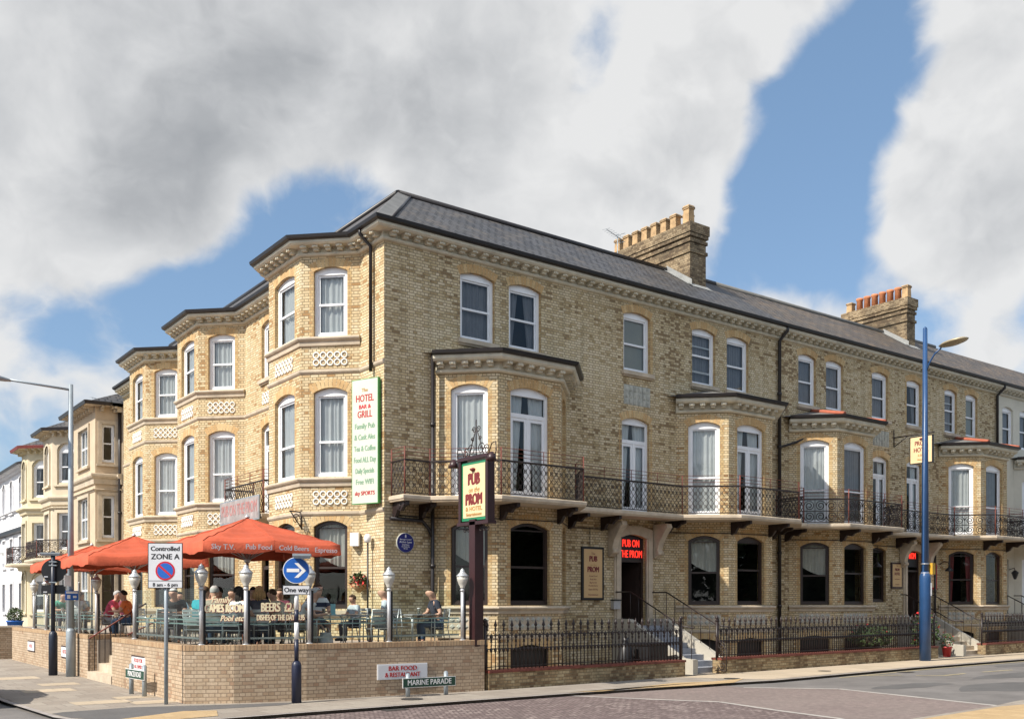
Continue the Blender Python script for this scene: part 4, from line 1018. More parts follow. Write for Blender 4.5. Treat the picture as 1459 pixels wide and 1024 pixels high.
for (x, y, lb) in [(-5.87, -.85, 'thin plain steel screen post just left of the zone sign pole'), (-5.87, 7.1, 'thin plain screen post nearest left of the galvanised street lamp'), (-5.87, 8.6, 'thin plain screen post between two far lanterns')]:
    if tp0 is None:
        tp0 = thing('screen_post', lb, 'post', (x, y, 1.05), 0, 'plain posts of the terrace screen')
        b = MB(); b.box(-.025, .025, -.025, .025, 0, 1.42); b.obj('post', M['alu'], tp0); b = MB(); b.lathe([(.03, 1.42), (.03, 1.44), (.005, 1.46)], (0, 0, 0), 8); b.obj('post_cap', M['alu'], tp0)
    else: dup(tp0, (x, y, 1.05), 0, lb)
M['tealrail'] = mat('pale_teal_rail', (.36, .5, .48), .4, 0, .1, 4)
def screen(a, c, label):
    a, c = Vector((*a, 0)), Vector((*c, 0)); d = (c - a); ln = d.length - .16; d.normalize()
    p = a + d * .08
    t = thing('glass_screen', label, 'glass screen', (p.x, p.y, 1.05), math.atan2(d.y, d.x), 'glass screens along the terrace')
    b = MB(); b.face([(0, 0, .06), (ln, 0, .06), (ln, 0, 1.16), (0, 0, 1.16)]); b.obj('pane', M['screen'], t, fix=False)
    for z, r in ((.13, .02), (.42, .012), (.51, .014)):
        q = MB(); q.box(0, ln, .02, .05, z - r, z + r); q.obj('rail', M['tealrail'] if z > .3 else M['alu'], t)
    return t, ln
SC = [(5.87, 0)]
pts = [(0.0, -3.68), (-1.85, -3.53), (-3.68, -3.38), (-4.95, -3.08), (-5.75, -2.72), (-5.87, -.85), (-5.87, 1.6)]
SL = ['glass screen beside the pub sign, in front of the bald man', 'glass screen in front of the man in the striped polo', 'glass screen lettered with beer and dish prices', 'glass screen lettered GAMES ROOM', 'glass screen right of the zone sign pole', 'glass screen left of the zone sign pole']
scr = {}
for i in range(6): scr[i] = screen(pts[i + 1], pts[i], SL[i])
for a, c, lb in (((-5.87, 7.1), (-5.72, 5.8), 'glass screen behind the galvanised street lamp'), ((-5.87, 8.6), (-5.87, 7.1), 'glass screen between the two thin plain posts'), ((-5.87, 11.45), (-5.87, 8.6), 'wide glass screen behind the black sign pole'), ((-5.87, 13.4), (-5.87, 11.45), 'farthest glass screen on the side road wall')): screen(a, c, lb)
t, ln = scr[2]
def glasstext(t, body, size, x, z, **kw):
    text(body, size, M['redtext'], t, (x + .006, -.012, z - .008), name='lettering_shadow', ext=.001, bold=kw.get('bold', 0) + .006, **{k: v for k, v in kw.items() if k != 'bold'})
    text(body, size, M['paletext'], t, (x, -.016, z), ext=.001, **kw)
glasstext(t, 'BEERS  £2.50', .26, ln * .55, .76, xs=.58, bold=.008); glasstext(t, 'DISHES OF THE DAY £3.95', .17, ln * .55, .55, xs=.5, bold=.005)
t, ln = scr[3]
glasstext(t, 'Family', .19, ln * .42, .92, xs=.8, bold=.004, shear=.3); glasstext(t, 'GAMES ROOM', .23, ln * .52, .74, xs=.52, bold=.009); glasstext(t, 'Pool etc', .17, ln * .72, .54, xs=.8, bold=.004, shear=.3)

# ------------------------------------------------------------------ parasols
def parasol(label, loc, rot=0.0, lettered=False, hw=1.52, zt=2.95, ze=2.36):
    t = thing('parasol', label, 'parasol', loc, rot, 'orange terrace parasols')
    b = MB(); ap = Vector((0, 0, zt)); n = 8; ring = []
    cs = [(-1, -1), (0, -1), (1, -1), (1, 0), (1, 1), (0, 1), (-1, 1), (-1, 0)]
    def P(i, f):
        cx, cy = cs[i % 8]; k = 1.0 if (cx and cy) else 1.0
        p = Vector((cx * hw * f * k, cy * hw * f * k, 0)); 
        zed = zt + (ze - zt) * (f ** .92) + (0.02 if not (cx and cy) else -.03) * f
        return Vector((p.x, p.y, zed))
    S = 26; U = 6
    for i in range(8):
        for j in range(S):
            f0, f1 = j / S, (j + 1) / S
            for k in range(U):
                def q(f, s):
                    p = P(i, f).lerp(P(i + 1, f), s); p.z -= .05 * f * math.sin(PI * s); p.z += .017 * math.sin(f * 30) * f
                    return p
                b.face([q(f0, k / U), q(f1, k / U), q(f1, (k + 1) / U), q(f0, (k + 1) / U)], 0, True)
    for i in range(8):   # valance
        for k in range(U):
            def q(s, d):
                p = P(i, 1).lerp(P(i + 1, 1), s); p.z += .017 * math.sin(30) - .05 * math.sin(PI * s)
                o = Vector((p.x, p.y, 0)).normalized() * .012 * (1 + math.sin(s * 17 + i)) * d; return p + o - Vector((0, 0, d * (.22 + .02 * math.sin(s * 11 + i * 2))))
            b.face([q(k / U, 0), q(k / U, 1), q((k + 1) / U, 1), q((k + 1) / U, 0)], 0, True)
    b.obj('canopy', M['orange'], t)
    for i in range(8):
        sm = MB(); sm.tube([P(i, f / 24) + Vector((0, 0, .017 * math.sin(f / 24 * 30) * f / 24 + .004)) for f in range(1, 25)], .009, 4); sm.obj('seam', M['orange'], t)
    p = MB(); p.tube([(0, 0, 0), (0, 0, zt + .02)], .035, 10); p.obj('pole', M['alu'], t)
    bs = MB(); bs.lathe([(.32, 0), (.32, .05), (.28, .09), (.06, .1), (.05, .3)], (0, 0, 0), 18); bs.obj('base', M['black'], t)
    hb = MB(); hb.lathe([(.05, 1.95), (.07, 1.97), (.07, 2.05), (.05, 2.07)], (0, 0, 0), 10); hb.obj('hub', M['alu'], t)
    fi = MB(); fi.lathe([(.06, zt), (.06, zt + .03), (.02, zt + .06), (.004, zt + .1)], (0, 0, 0), 10); fi.obj('finial', M['alu'], t)
    for i in range(8):
        r_ = MB(); e = P(i, .97) - Vector((0, 0, .02)); m = P(i, .55) - Vector((0, 0, .03))
        r_.tube([ap - Vector((0, 0, .05)), m, e], .012, 5); r_.tube([(0, 0, 2.0), m], .012, 5); r_.obj('rib', M['alu'], t)
    if lettered:
        for s, x in (('Sky T.V.', -1.12), ('Pub Food', -.36), ('Cold Beers', .42), ('Espresso', 1.16)):
            text(s, .15, M['signwhite'], t, (x, -hw - .045, ze - .16 + (.015 if abs(x) < .6 else -.005)), bold=.003, ext=.001, name='lettering')
    return t
parasol('big orange parasol nearest the street corner, lettered Sky T.V. and Cold Beers', (-4.3, -1.5, .85), 0, True)
parasol('orange parasol in the middle, behind the zone sign', (-4.95, 5.0, .78))
parasol('farthest orange parasol at the left end of the terrace', (-4.7, 10.6, .8))

# ------------------------------------------------------------------ café furniture
def cafe_chair(label, loc, rz):
    t = thing('cafe_chair', label, 'chair', loc, rz, 'aluminium terrace chairs')
    for s in (-1, 1):
        b = MB(); b.tube([(s * .25, -.24, 0), (s * .25, -.22, .64), (s * .25, -.16, .66), (s * .25, .12, .67)], .0125, 6); b.obj('front_leg', M['alu'], t)
        b = MB(); b.tube([(s * .22, .28, 0), (s * .22, .18, .42), (s * .21, .25, .86)], .0125, 6); b.obj('rear_leg', M['alu'], t)
    st = MB()
    for k in range(6): st.box(-.22, .22, -.2 + k * .068, -.2 + k * .068 + .05, .425, .44)
    st.obj('seat', M['alu'], t)
    bk = MB()
    for k in range(5):
        z = .52 + k * .072; y = .185 + (z - .42) * .16; bk.box(-.21, .21, y, y + .012, z, z + .05)
    bk.tube([(-.21, .25, .86), (.21, .25, .86)], .012, 6); bk.obj('backrest', M['alu'], t)
    return t
def cafe_table(label, loc, rz=0.0):
    t = thing('cafe_table', label, 'table', loc, rz, 'square metal terrace tables')
    b = MB(); b.box(-.36, .36, -.36, .36, .72, .745); b.obj('tabletop', M['alu'], t)
    for sx in (-1, 1):
        for sy in (-1, 1):
            q = MB(); q.tube([(sx * .32, sy * .32, 0), (sx * .32, sy * .32, .62), (sx * .27, sy * .27, .72)], .017, 6); q.obj('leg', M['alu'], t)
    return t
FZ = .9
TABS = [(-.62, -2.62, 0.1, 'metal table with a pint of beer in front of the bald man'), (-1.9, -2.5, .05, 'metal table with a dark drink in front of the man in grey'), (-2.95, -2.55, 0.0, 'metal table with a blue menu holder by the striped polo'),
        (-4.35, -2.0, .2, 'metal table behind the beer prices glass'), (-5.15, -.5, .1, 'metal table behind the GAMES ROOM glass'), (-5.3, 1.0, .0, 'metal table holding a white plate, by the man in black'), (-5.2, 8.6, .1, 'metal table by the man in the pink shirt'), (-5.2, 12.0, 0, 'metal table at the far left end of the terrace'), (-4.0, 2.4, 0, 'metal table set back beside the light blue shirt')]
tb0 = None
for (x, y, rz_, lb) in TABS:
    if tb0 is None: tb0 = cafe_table(lb, (x, y, FZ), rz_)
    else: dup(tb0, (x, y, FZ), rz_, lb)
def glass_drink(label, loc, m):
    t = thing('pint_glass', label, 'drink', loc)
    b = MB(); b.lathe([(.032, 0), (.042, .13), (.04, .13), (.03, .01)], (0, 0, 0), 12); b.obj('glass', M['screen'], t)
    c = MB(); c.lathe([(.029, .008), (.038, .125)], (0, 0, 0), 12); c.obj('beer', M[m], t)
    h = MB(); h.lathe([(.038, .125), (.041, .14), (.03, .145)], (0, 0, 0), 12); h.obj('foam', M['signwhite'], t)
glass_drink('pint of amber beer on the table of the bald man', (-.52, -2.6, FZ + .745), 'beer'); glass_drink('short dark drink on the table of the man in grey', (-1.75, -2.45, FZ + .745), 'maroon')
glass_drink('pint glass on the table beside the blue menu holder', (-2.85, -2.35, FZ + .745), 'beer')
mh = thing('menu_holder', 'pale blue menu holder standing on a terrace table', 'menu', (-2.65, -2.4, FZ + .745)); b = MB(); b.box(-.06, .06, -.006, .006, 0, .24); b.box(-.07, .07, -.03, .03, 0, .015); b.obj('card', mat('pale_blue_card', (.2, .45, .5), .5), mh)
pl = thing('plate', 'white plate on the table left of the man in black', 'plate', (-5.42, 1.05, FZ + .745)); b = MB(); b.lathe([(.07, 0), (.14, .018), (.135, .02), (.07, .006)], (0, 0, 0), 20); b.obj('dish', M['signwhite'], pl)

# ------------------------------------------------------------------ pub sign on its post
ps = thing('pub_sign', 'tall dark maroon post carrying the green framed PUB on the PROM sign', 'pub sign', (.36, -3.72, .9))
b = MB(); b.box(-.12, .12, -.12, .12, 0, 2.95); b.obj('post', M['postbrown'], ps)
sg = MB(); y0, y1, z0, z1 = -.6, .6, 2.9, 4.34
for (a, c, e, f) in ((y0, y0 + .09, z0, z1), (y1 - .09, y1, z0, z1)): sg.box(-.1, .1, a, c, e, f)
sg.box(-.12, .12, y0 - .04, y1 + .04, z0 - .08, z0); sg.box(-.12, .12, y0 - .02, y1 + .02, z1, z1 + .08); fr = sg.obj('sign_frame', M['postbrown'], ps)
g = MB(); g.box(-.06, .06, y0 + .09, y1 - .09, z0 + .03, z1 - .04); bd = g.obj('board', M['framegreen'], ps)
g = MB(); g.box(-.066, .066, y0 + .15, y1 - .15, z0 + .1, z1 - .11); g.obj('sign_face', M['cream'], bd)
RO = (PI / 2, 0, -PI / 2)
def sgn(s, size, z, m, y=0.0, **kw): text(s, size, M[m], bd, (-.07, y, z), RO, **kw)
sgn('PUB', .38, 3.88, 'maroon', bold=.02, xs=.7); sgn('on the', .17, 3.64, 'tan', shear=.3); sgn('PROM', .37, 3.41, 'maroon', bold=.018, xs=.68); sgn('& HOTEL', .14, 3.2, 'tan', xs=1.2, bold=.003); sgn('Entertainment', .11, 3.07, 'tan', bold=.002)
lb = MB(); lb.lathe([(.02, 0), (.07, .03), (.09, .06), (.03, .09)], (-.075, 0.02, 4.06), 10, T=None); lb.obj('emblem', M['maroon'], bd)
sc_ = MB()
def scroll(mb, c, r0, turns, a0, sg, plane='y', r=.013):
    pts = []
    for k in range(22):
        a = a0 + sg * k / 21 * 2 * PI * turns; rr = r0 * (1 - .8 * k / 21)
        pts.append((c[0], c[1] + rr * math.cos(a), c[2] + rr * math.sin(a)) if plane == 'y' else (c[0] + rr * math.cos(a), c[1], c[2] + rr * math.sin(a)))
    mb.tube(pts, r, 4, cap=False)
zz = z1 + .08
for s in (-1, 1):
    scroll(sc_, (0, s * .42, zz + .12), .12, 1.5, PI if s > 0 else 0, -s); scroll(sc_, (0, s * .2, zz + .16), .15, 1.4, 0 if s > 0 else PI, s)
    scroll(sc_, (0, s * .09, zz + .62), .08, 1.3, 0 if s > 0 else PI, s); scroll(sc_, (0, s * .15, zz + .4), .06, 1.3, 0 if s > 0 else PI, s)
    sc_.tube([(0, s * .3, zz), (0, s * .2, zz + .25), (0, s * .12, zz + .42), (0, s * .03, zz + .62)], .014, 4)
    sc_.tube([(0, s * .5, zz), (0, s * .62, zz + .22), (0, s * .78, zz + .25), (0, s * .8, zz + .05), (0, s * .74, zz - .08)], .014, 4)
    for q in (.2, .34, .48): scroll(sc_, (0, s * q, z0 - .17), .07, 1.3, PI / 2, s)
sc_.tube([(0, 0, zz), (0, 0, zz + .85)], .014, 5); sc_.obj('scrollwork', M['iron'], ps)
for s in (-1, 1):
    l = MB(); l.lathe([(.04, .1), (.1, .0), (.12, -.1), (.1, -.1)], (-.12, s * .78, zz - .1), 12); l.obj('spot_lamp', M['postbrown'], ps)

# ------------------------------------------------------------------ iron railings on low brick walls
FL = lambda r: -3.85 + .042 * (r - .5)
def baluster_mesh(tall):
    b = MB(); h = 1.0 if tall else .72
    b.tube([(0, 0, .33), (0, 0, .33 + h)], .014, 6)
    z = .33 + h
    b.lathe([(.01, -.05), (.034, 0), (.014, .03), (.046, .08), (.028, .13), (.003, .22 if tall else .17)], (0, 0, z), 6)
    b.box(-.03, .03, -.012, .012, z - .05, z - .03)
    zz = .82; b.lathe([(.01, -.07), (.036, -.02), (.036, .02), (.01, .07)], (0, 0, zz), 5); b.lathe([(.006, 0), (.022, .04), (.003, .12)], (0, 0, zz + .06), 5)
    n = 8
    if tall:
        for s in (-1, 1):
            b.tube([(0, 0, 1.1), (s * .03, 0, 1.2), (s * .075, 0, 1.25)], .008, 4)
    return b
PB = {}
for k in (True, False):
    o = baluster_mesh(k).obj('baluster', M['iron']); PB[k] = o.data; bpy.data.objects.remove(o)
def railing(label, ra, rb, posts):
    a = Vector((ra, FL(ra), ZP)); c = Vector((rb, FL(rb), ZP)); d = c - a; ln = d.length; rz_ = math.atan2(d.y, d.x)
    t = thing('iron_railing', label, 'railing', a, rz_, 'spear topped railings along the parade')
    w_ = MB(); w_.box(0, ln, -.02, .3, -.2, .4); o = w_.obj('low_wall', M['brick_old'], t)
    k_ = MB(); k_.box(-.01, ln + .01, -.05, .33, .4, .46); k_.obj('coping', M['rustiron'], t)
    for z, h_ in ((1.27, .014), (.95, .012), (.53, .012)):
        r_ = MB(); r_.box(0, ln, .12, .15, z - h_, z + h_); r_.obj('rail', M['iron'], t)
    n = min(99, int(ln / .125))
    for i in range(n):
        inst(PB[i % 2 == 0], 'baluster', t, (ln * (i + .5) / n, .135, .1), 0)
    for x in posts:
        p = MB(); p.tube([(x * ln, .135, .4), (x * ln, .135, 1.5)], .035, 8); p.lathe([(.03, 0), (.055, .03), (.03, .06), (.05, .1), (.05, .14), (.01, .18)], (x * ln, .135, 1.5), 10); p.obj('end_post', M['iron'], t)
    return t
railing('spear topped iron railing on a low wall between the pub sign and the pub steps', .62, 7.5, (0, 1))
railing('longest stretch of spear topped iron railing, from the pub steps to the blue lamp post', 9.05, 21.5, (0, 1))
railing('farthest stretch of spear topped iron railing, right of the hotel steps', 25.2, 31.5, (0, 1))
g = thing('half_gate', 'open scrolled iron half gate at the pub steps', 'gate', (8.98, FL(9) + .14, ZP)); b = MB()
for k in range(3): scroll(b, (0, -.25, .25 + .3 * k), .14, 1.4, 0, 1 if k % 2 else -1)
b.tube([(0, -.42, .1), (0, -.42, .7), (0, 0, 1.1)], .014, 5); b.tube([(0, -.42, .1), (0, 0, .1)], .014, 5); b.obj('scrolled_leaf', M['iron'], g)

def steps(label, x0, x1, n=7, ly=-.7, g=.33, treads='step'):
    t = thing('entrance_steps', label, 'steps', ((x0 + x1) / 2, -2, ZP)); rise = (1.2 - ZP) / (n + 1)
    top = MB(); top.box(x0, x1, ly, 0, -.2, 1.2); top.obj('landing', M[treads], t, world=True)
    for k in range(n):
        z = 1.2 - rise * (k + 1); b = MB(); b.box(x0, x1, ly - g * (k + 1), ly - g * k - .002, -.2, z); b.obj('step', M[treads], t, world=True)
    ye = ly - g * n
    for sx, xx in ((-1, x0), (1, x1)):
        a, c = sorted((xx + sx * .003, xx + sx * .2)); q = MB(); prof = [(0.0, -.2), (0, 1.42), (ly, 1.42), (ye + .1, .32), (ye - .35, .3), (ye - .35, -.2)]
        n2 = len(prof)
        for i in range(n2):
            (ya, za), (yb, zb) = prof[i], prof[(i + 1) % n2]; q.face([(a, ya, za), (c, ya, za), (c, yb, zb), (a, yb, zb)])
        q.face([(a, y, z) for y, z in prof]); q.face([(c, y, z) for y, z in prof][::-1]); q.obj('side_wall', M['cheek'], t, world=True)
        h = MB(); xm = (a + c) / 2
        pts = [(xm, -.05, 2.25), (xm, ly, 2.25), (xm, ye + .2, 1.25), (xm, ye - .3, 1.2)]; h.tube(pts, .022, 6)
        for i in range(8):
            f = i / 7; y = ly + (ye - .2 - ly) * f; zb = 1.42 + (.3 - 1.42) * min(1, max(0, (y - ly) / (ye + .1 - ly))); zt2 = 2.25 + (1.25 - 2.25) * min(1, (y - ly) / (ye + .2 - ly)); h.tube([(xm, y, zb), (xm, y, zt2)], .011, 5)
        h.obj('handrail', M['iron'], t, world=True)
    return t
steps('blue grey steps with white side walls up to the pub door under the neon', 8.25, 9.6)
steps('pale stone steps with white side walls behind the blue lamp post', 23.9, 25.7, treads='sill', ly=-.3, g=.3)

# ------------------------------------------------------------------ street posts and signs
def ngon(mb, c, r, n, y, mi=0, ri=0.0, z=None):
    pts = [(c[0] + r * math.cos(2 * PI * k / n), y, c[1] + r * math.sin(2 * PI * k / n)) for k in range(n)]
    mb.face(pts, mi)
zs = thing('zone_sign', 'grey pole with white Controlled ZONE A no waiting plate', 'road sign', (-6.44, -2.62, ZP), R(-32))
b = MB(); b.tube([(0, .05, 0), (0, .05, 3.15)], .04, 10); b.obj('pole', M['galv'], zs)
b = MB(); b.box(-.34, .34, -.012, 0, 2.33, 3.24); pb = b.obj('plate', M['black'], zs)
b = MB(); b.box(-.325, .325, -.016, -.012, 2.345, 3.225); b.obj('plate_face', M['signgrey'], pb)
text('Controlled', .128, M['black'], pb, (0, -.018, 3.12), bold=.004, ext=.001); text('ZONE A', .15, M['black'], pb, (0, -.018, 2.96), bold=.004, ext=.001); text('8 am - 6 pm', .1, M['black'], pb, (0, -.018, 2.40), bold=.003, ext=.001)
b = MB(); b.box(-.325, .325, -.018, -.016, 2.475, 2.485); b.obj('rule', M['black'], pb)
b = MB(); b.lathe([(.19, 0), (.19, .004)], (0, 0, 0), 32, T=Matrix.Translation((0, -.016, 2.68)) @ Matrix.Rotation(PI / 2, 4, 'X')); ro_ = b.obj('roundel', M['signred'], pb)
b = MB(); b.lathe([(.155, 0), (.155, .006)], (0, 0, 0), 32, T=Matrix.Translation((0, -.016, 2.68)) @ Matrix.Rotation(PI / 2, 4, 'X')); b.obj('roundel_centre', M['signblue'], pb)
b = MB(); b.box(-.17, .17, -.025, -.0235, -.02, .02, 0, Matrix.Translation((0, 0, 2.68)) @ Matrix.Rotation(R(42), 4, 'Y')); b.obj('red_bar', M['signred'], pb)
ow = thing('one_way_sign', 'blue and white banded pole with round blue arrow sign and One way plate', 'road sign', (-4.18, -3.85, ZP), R(-28))
b = MB(); b.lathe([(.1, 0), (.1, .75), (.085, .82), (.05, .86)], (0, 0, 0), 14); b.obj('pole_base', M['poleblue'], ow)
for (a, c, m) in ((.86, 1.3, 'poleblue'), (1.3, 1.64, 'signwhite'), (1.64, 1.9, 'poleblue'), (1.9, 2.3, 'signwhite'), (2.3, 3.0, 'poleblue')):
    b = MB(); b.tube([(0, 0, a), (0, 0, c)], .045, 12); b.obj('pole_band', M[m], ow)
RX = Matrix.Rotation(PI / 2, 4, 'X')
b = MB(); b.lathe([(.27, 0), (.27, .012)], (0, 0, 0), 32, T=Matrix.Translation((0, -.05, 2.7)) @ RX); dk = b.obj('disc', M['signwhite'], ow)
b = MB(); b.lathe([(.255, 0), (.255, .004)], (0, 0, 0), 32, T=Matrix.Translation((0, -.062, 2.7)) @ RX); b.obj('disc_face', M['signblue'], dk)
b = MB(); b.box(-.19, .06, -.07, -.067, 2.665, 2.735); b.face([(.02, -.07, 2.84), (.02, -.07, 2.84 - .001), (.02, -.07, 2.84)][:3])
for s in (1, -1): b.face([(.2, -.07, 2.7), (.2 - .16, -.07, 2.7 + s * .15), (.2 - .24, -.07, 2.7 + s * .15), (.2 - .09, -.07, 2.7)])
b.obj('arrow', M['signwhite'], dk)
b = MB(); b.box(-.275, .275, -.055, -.045, 2.2, 2.4); b.obj('plate_border', M['black'], ow); b = MB(); b.box(-.26, .26, -.058, -.055, 2.215, 2.385); pf = b.obj('plate', M['signgrey'], ow)
text('One way', .135, M['black'], ow, (0, -.061, 2.3), bold=.003, ext=.001)
b = MB(); b.box(-.06, .3, -.32, .02, 2.98, 3.03); b.box(-.04, .28, -.3, .0, 2.94, 2.98); b.obj('sign_light', M['galv'], ow)
ne = thing('sign_back', 'dark pole carrying a round and an oblong sign seen from the black back', 'road sign', (-6.5, 7.37, ZP), R(-24))
b = MB(); b.lathe([(.12, 0), (.12, 1.1), (.1, 1.2), (.06, 1.25)], (0, 0, 0), 14); b.tube([(0, 0, 1.25), (0, 0, 3.5)], .06, 12); b.obj('pole', M['darknavy'], ne)
b = MB(); b.lathe([(.33, 0), (.33, .02)], (0, 0, 0), 32, T=Matrix.Translation((0, .1, 2.95)) @ RX); b.obj('disc', M['black'], ne)
b = MB(); b.box(-.32, .32, .06, .08, 2.3, 2.55); b.obj('plate', M['black'], ne)
for z in (2.62, 3.1, 3.2): b = MB(); b.box(-.1, .1, -.065, .06, z - .015, z + .015); b.obj('clip', M['galv'], ne)
for z, x in ((2.78, -.2), (2.35, -.22)): b = MB(); b.box(x - .05, x + .05, .05, .06, z - .015, z + .015); b.obj('maker_sticker', M['signgrey'], ne)
b = MB(); b.box(-.32, .2, -.1, .3, 3.42, 3.46); b.box(-.3, .18, -.08, .28, 3.38, 3.42); b.obj('sign_light', M['galv'], ne)
gl = thing('street_lamp', 'tall galvanised street lamp with long arm reaching over the side road', 'street lamp', (-6.2, 6.6, ZP))
b = MB(); b.lathe([(.13, 0), (.13, 1.25), (.12, 1.28), (.09, 1.34)], (0, 0, 0), 14); b.tube([(0, 0, 1.34), (0, 0, 8.1)], [.09, .06], 12); b.obj('column', M['galv'], gl)
b = MB(); b.tube([(0, 0, 7.95), (-1.55, 0, 8.02)], .032, 8); b.obj('arm', M['galv'], gl)
b = MB(); b.lathe([(.05, 0), (.1, .15), (.16, .45), (.17, .7), (.1, .95), (.02, 1.0)], (0, 0, 0), 12, T=Matrix.Translation((-1.5, 0, 8.0)) @ Matrix.Rotation(R(-84), 4, 'Y') @ Matrix.Diagonal((.55, 1, 1, 1))); b.obj('lantern', M['galv'], gl)
b = MB(); b.box(-.17, .17, -.12, -.1, 2.12, 2.38); bs_ = b.obj('blue_plate', M['signblue'], gl)
b = MB(); b.box(-.15, .15, -.125, -.12, 2.3, 2.36); b.box(-.12, -.04, -.125, -.12, 2.16, 2.26); b.box(.03, .12, -.125, -.12, 2.18, 2.24); b.obj('plate_marks', M['signwhite'], bs_)
b = MB(); b.box(-.2, -.02, -.14, -.12, 2.5, 2.8); b.obj('white_notice', M['signwhite'], gl)
bl = thing('street_lamp', 'tall blue street lamp column with a flat oval lantern over the road', 'street lamp', (19.75, -3.5, ZP))
b = MB(); b.lathe([(.19, 0), (.19, 2.9), (.18, 3.0), (.13, 3.15)], (0, 0, 0), 18); b.tube([(0, 0, 3.15), (0, 0, 11.7)], [.13, .075], 16); b.lathe([(.075, 0), (.06, .05), (.005, .1)], (0, 0, 11.7), 12); b.obj('column', M['navy'], bl)
b = MB(); b.tube([(0, -.05, 10.2), (0, -.14, 10.45), (0, -.35, 10.75), (0, -.6, 10.92)], .03, 8); b.obj('arm', M['navy'], bl)
b = MB(); b.lathe([(.05, -.06), (.3, -.04), (.46, .01), (.5, .05), (.42, .11), (.2, .16), (.02, .17)], (0, 0, 0), 24, T=Matrix.Translation((0, -1.05, 10.98)) @ Matrix.Rotation(R(-6), 4, 'X') @ Matrix.Diagonal((.62, 1.05, .8, 1))); b.obj('lantern', mat('bronze_lantern', (.36, .3, .2), .4, .3), bl)
b = MB(); b.box(.1, .28, -.22, -.05, 3.05, 3.45); b.obj('yellow_box', mat('yellow_box_paint', (.55, .32, .03), .5), bl)
for z in (3.1, 3.42): b = MB(); b.lathe([(.15, -.012), (.15, .012)], (0, 0, z), 16); b.obj('strap', M['steel'], bl)
b = MB(); b.box(.05, .1, -.2, -.17, 2.3, 2.75); b.obj('number_plate', M['signwhite'], bl)
def name_plate(label, c, rz_, body, w_, z, posts):
    t = thing('street_name_sign', label, 'street sign', (c[0], c[1], ZP), rz_)
    b = MB(); b.box(-w_ / 2, w_ / 2, -.07, -.055, z, z + .21); b.obj('plate_border', M['signwhite'], t)
    b = MB(); b.box(-w_ / 2 + .012, w_ / 2 - .012, -.074, -.07, z + .012, z + .198); b.obj('plate', M['signgreen'], t)
    text(body, .165, M['signwhite'], t, (0, -.077, z + .105), bold=.002, ext=.001, xs=.88 if len(body) > 12 else .72)
    for x in posts:
        q = MB(); q.tube([(x, 0, 0), (x, 0, z + .3)], .05, 10); q.lathe([(.05, 0), (.02, .03)], (x, 0, z + .3), 10); q.obj('post', M['galv'], t)
    return t
name_plate('green MARINE PARADE street name plate on two grey posts before the terrace wall', (-1.2, -4.12), R(-3), 'MARINE PARADE', 1.32, .2, (-.5, .45))
name_plate('green PRINCES ROAD street name plate on two short posts on the side road', (-6.3, -.2), R(-86), 'PRINCES ROAD', 1.15, .36, (-.4, .4))
def board(name, label, cat, p, rz_, w_, h_, border, face, bw=.02, th=.02):
    t = thing(name, label, cat, p, rz_)
    b = MB(); b.box(-w_ / 2, w_ / 2, -th, 0, 0, h_); b.obj('frame', M[border], t)
    b = MB(); b.box(-w_ / 2 + bw, w_ / 2 - bw, -th - .004, -th, bw, h_ - bw); f = b.obj('face', M[face], t)
    return t
t = board('wall_sign', 'white BAR FOOD & RESTAURANT board on the terrace wall', 'sign', (-1.6, -3.685, .23), R(-4.6), 1.22, .34, 'signwhite', 'signgrey')
text('BAR FOOD', .14, M['redtext'], t, (0, -.026, .235), bold=.005, ext=.001); text('& RESTAURANT', .14, M['redtext'], t, (0, -.026, .095), bold=.005, ext=.001, xs=.86)
t = board('wall_sign', 'white framed red lettered board on the wall behind the side road name plate', 'sign', (-6.02, .68, .33), R(-90), 1.15, .36, 'postbrown', 'signwhite', .03)
text('FOOD FOR', .13, M['redtext'], t, (0, -.026, .25), bold=.004, ext=.001); text('ALL FAMILY', .12, M['redtext'], t, (0, -.026, .11), bold=.004, ext=.001)
for y, w_, lb in ((13.1, 1.15, 'small dark framed sign farthest along the side road wall'), (8.2, .9, 'small dark framed sign on the wall between the two road poles')):
    t = board('wall_sign', lb, 'sign', (-6.002, y, .3), R(-90), w_, .36, 'postbrown', 'signwhite', .04); text('HOTEL', .16, M['redtext'], t, (0, -.026, .18), bold=.003, ext=.001)

# ------------------------------------------------------------------ things fixed to the hotel
M['bannerface'] = mat('sun_faded_banner', (.55, .58, .49), .6, 0, .08, 1.5)
t = board('banner_board', 'tall white banner of pub offers at the hotel corner', 'banner', (-.2, .55, 4.52), R(-68), .9, 3.3, 'bannergreen', 'bannerface', .02, .1)
for s, z, sz, m, kw in (('The', 3.0, .13, 'tan', {}), ('HOTEL', 2.78, .26, 'redtext', dict(xs=.75)), ('BAR &', 2.56, .15, 'signred', {}), ('GRILL', 2.36, .26, 'redtext', dict(xs=.75)), ('Family Pub', 2.05, .2, 'greentext', dict(xs=.8)), ('& Cask Ales', 1.76, .2, 'greentext', dict(xs=.72)), ('Tea & Coffee', 1.46, .2, 'greentext', dict(xs=.68)), ('Food ALL Day', 1.16, .2, 'greentext', dict(xs=.64)), ('Daily Specials', .87, .19, 'greentext', dict(xs=.62)), ('Free WIFI', .58, .2, 'greentext', dict(xs=.75)), ('sky SPORTS', .28, .15, 'redtext', dict(xs=.9, bold=.006))):
    text(s, sz, M[m], t, (0, -.107, z), ext=.001, **{'bold': .006, **kw})
pq = thing('wall_plaque', 'round blue commemorative plaque on the corner wall', 'plaque', (.62, 0, 3.5))
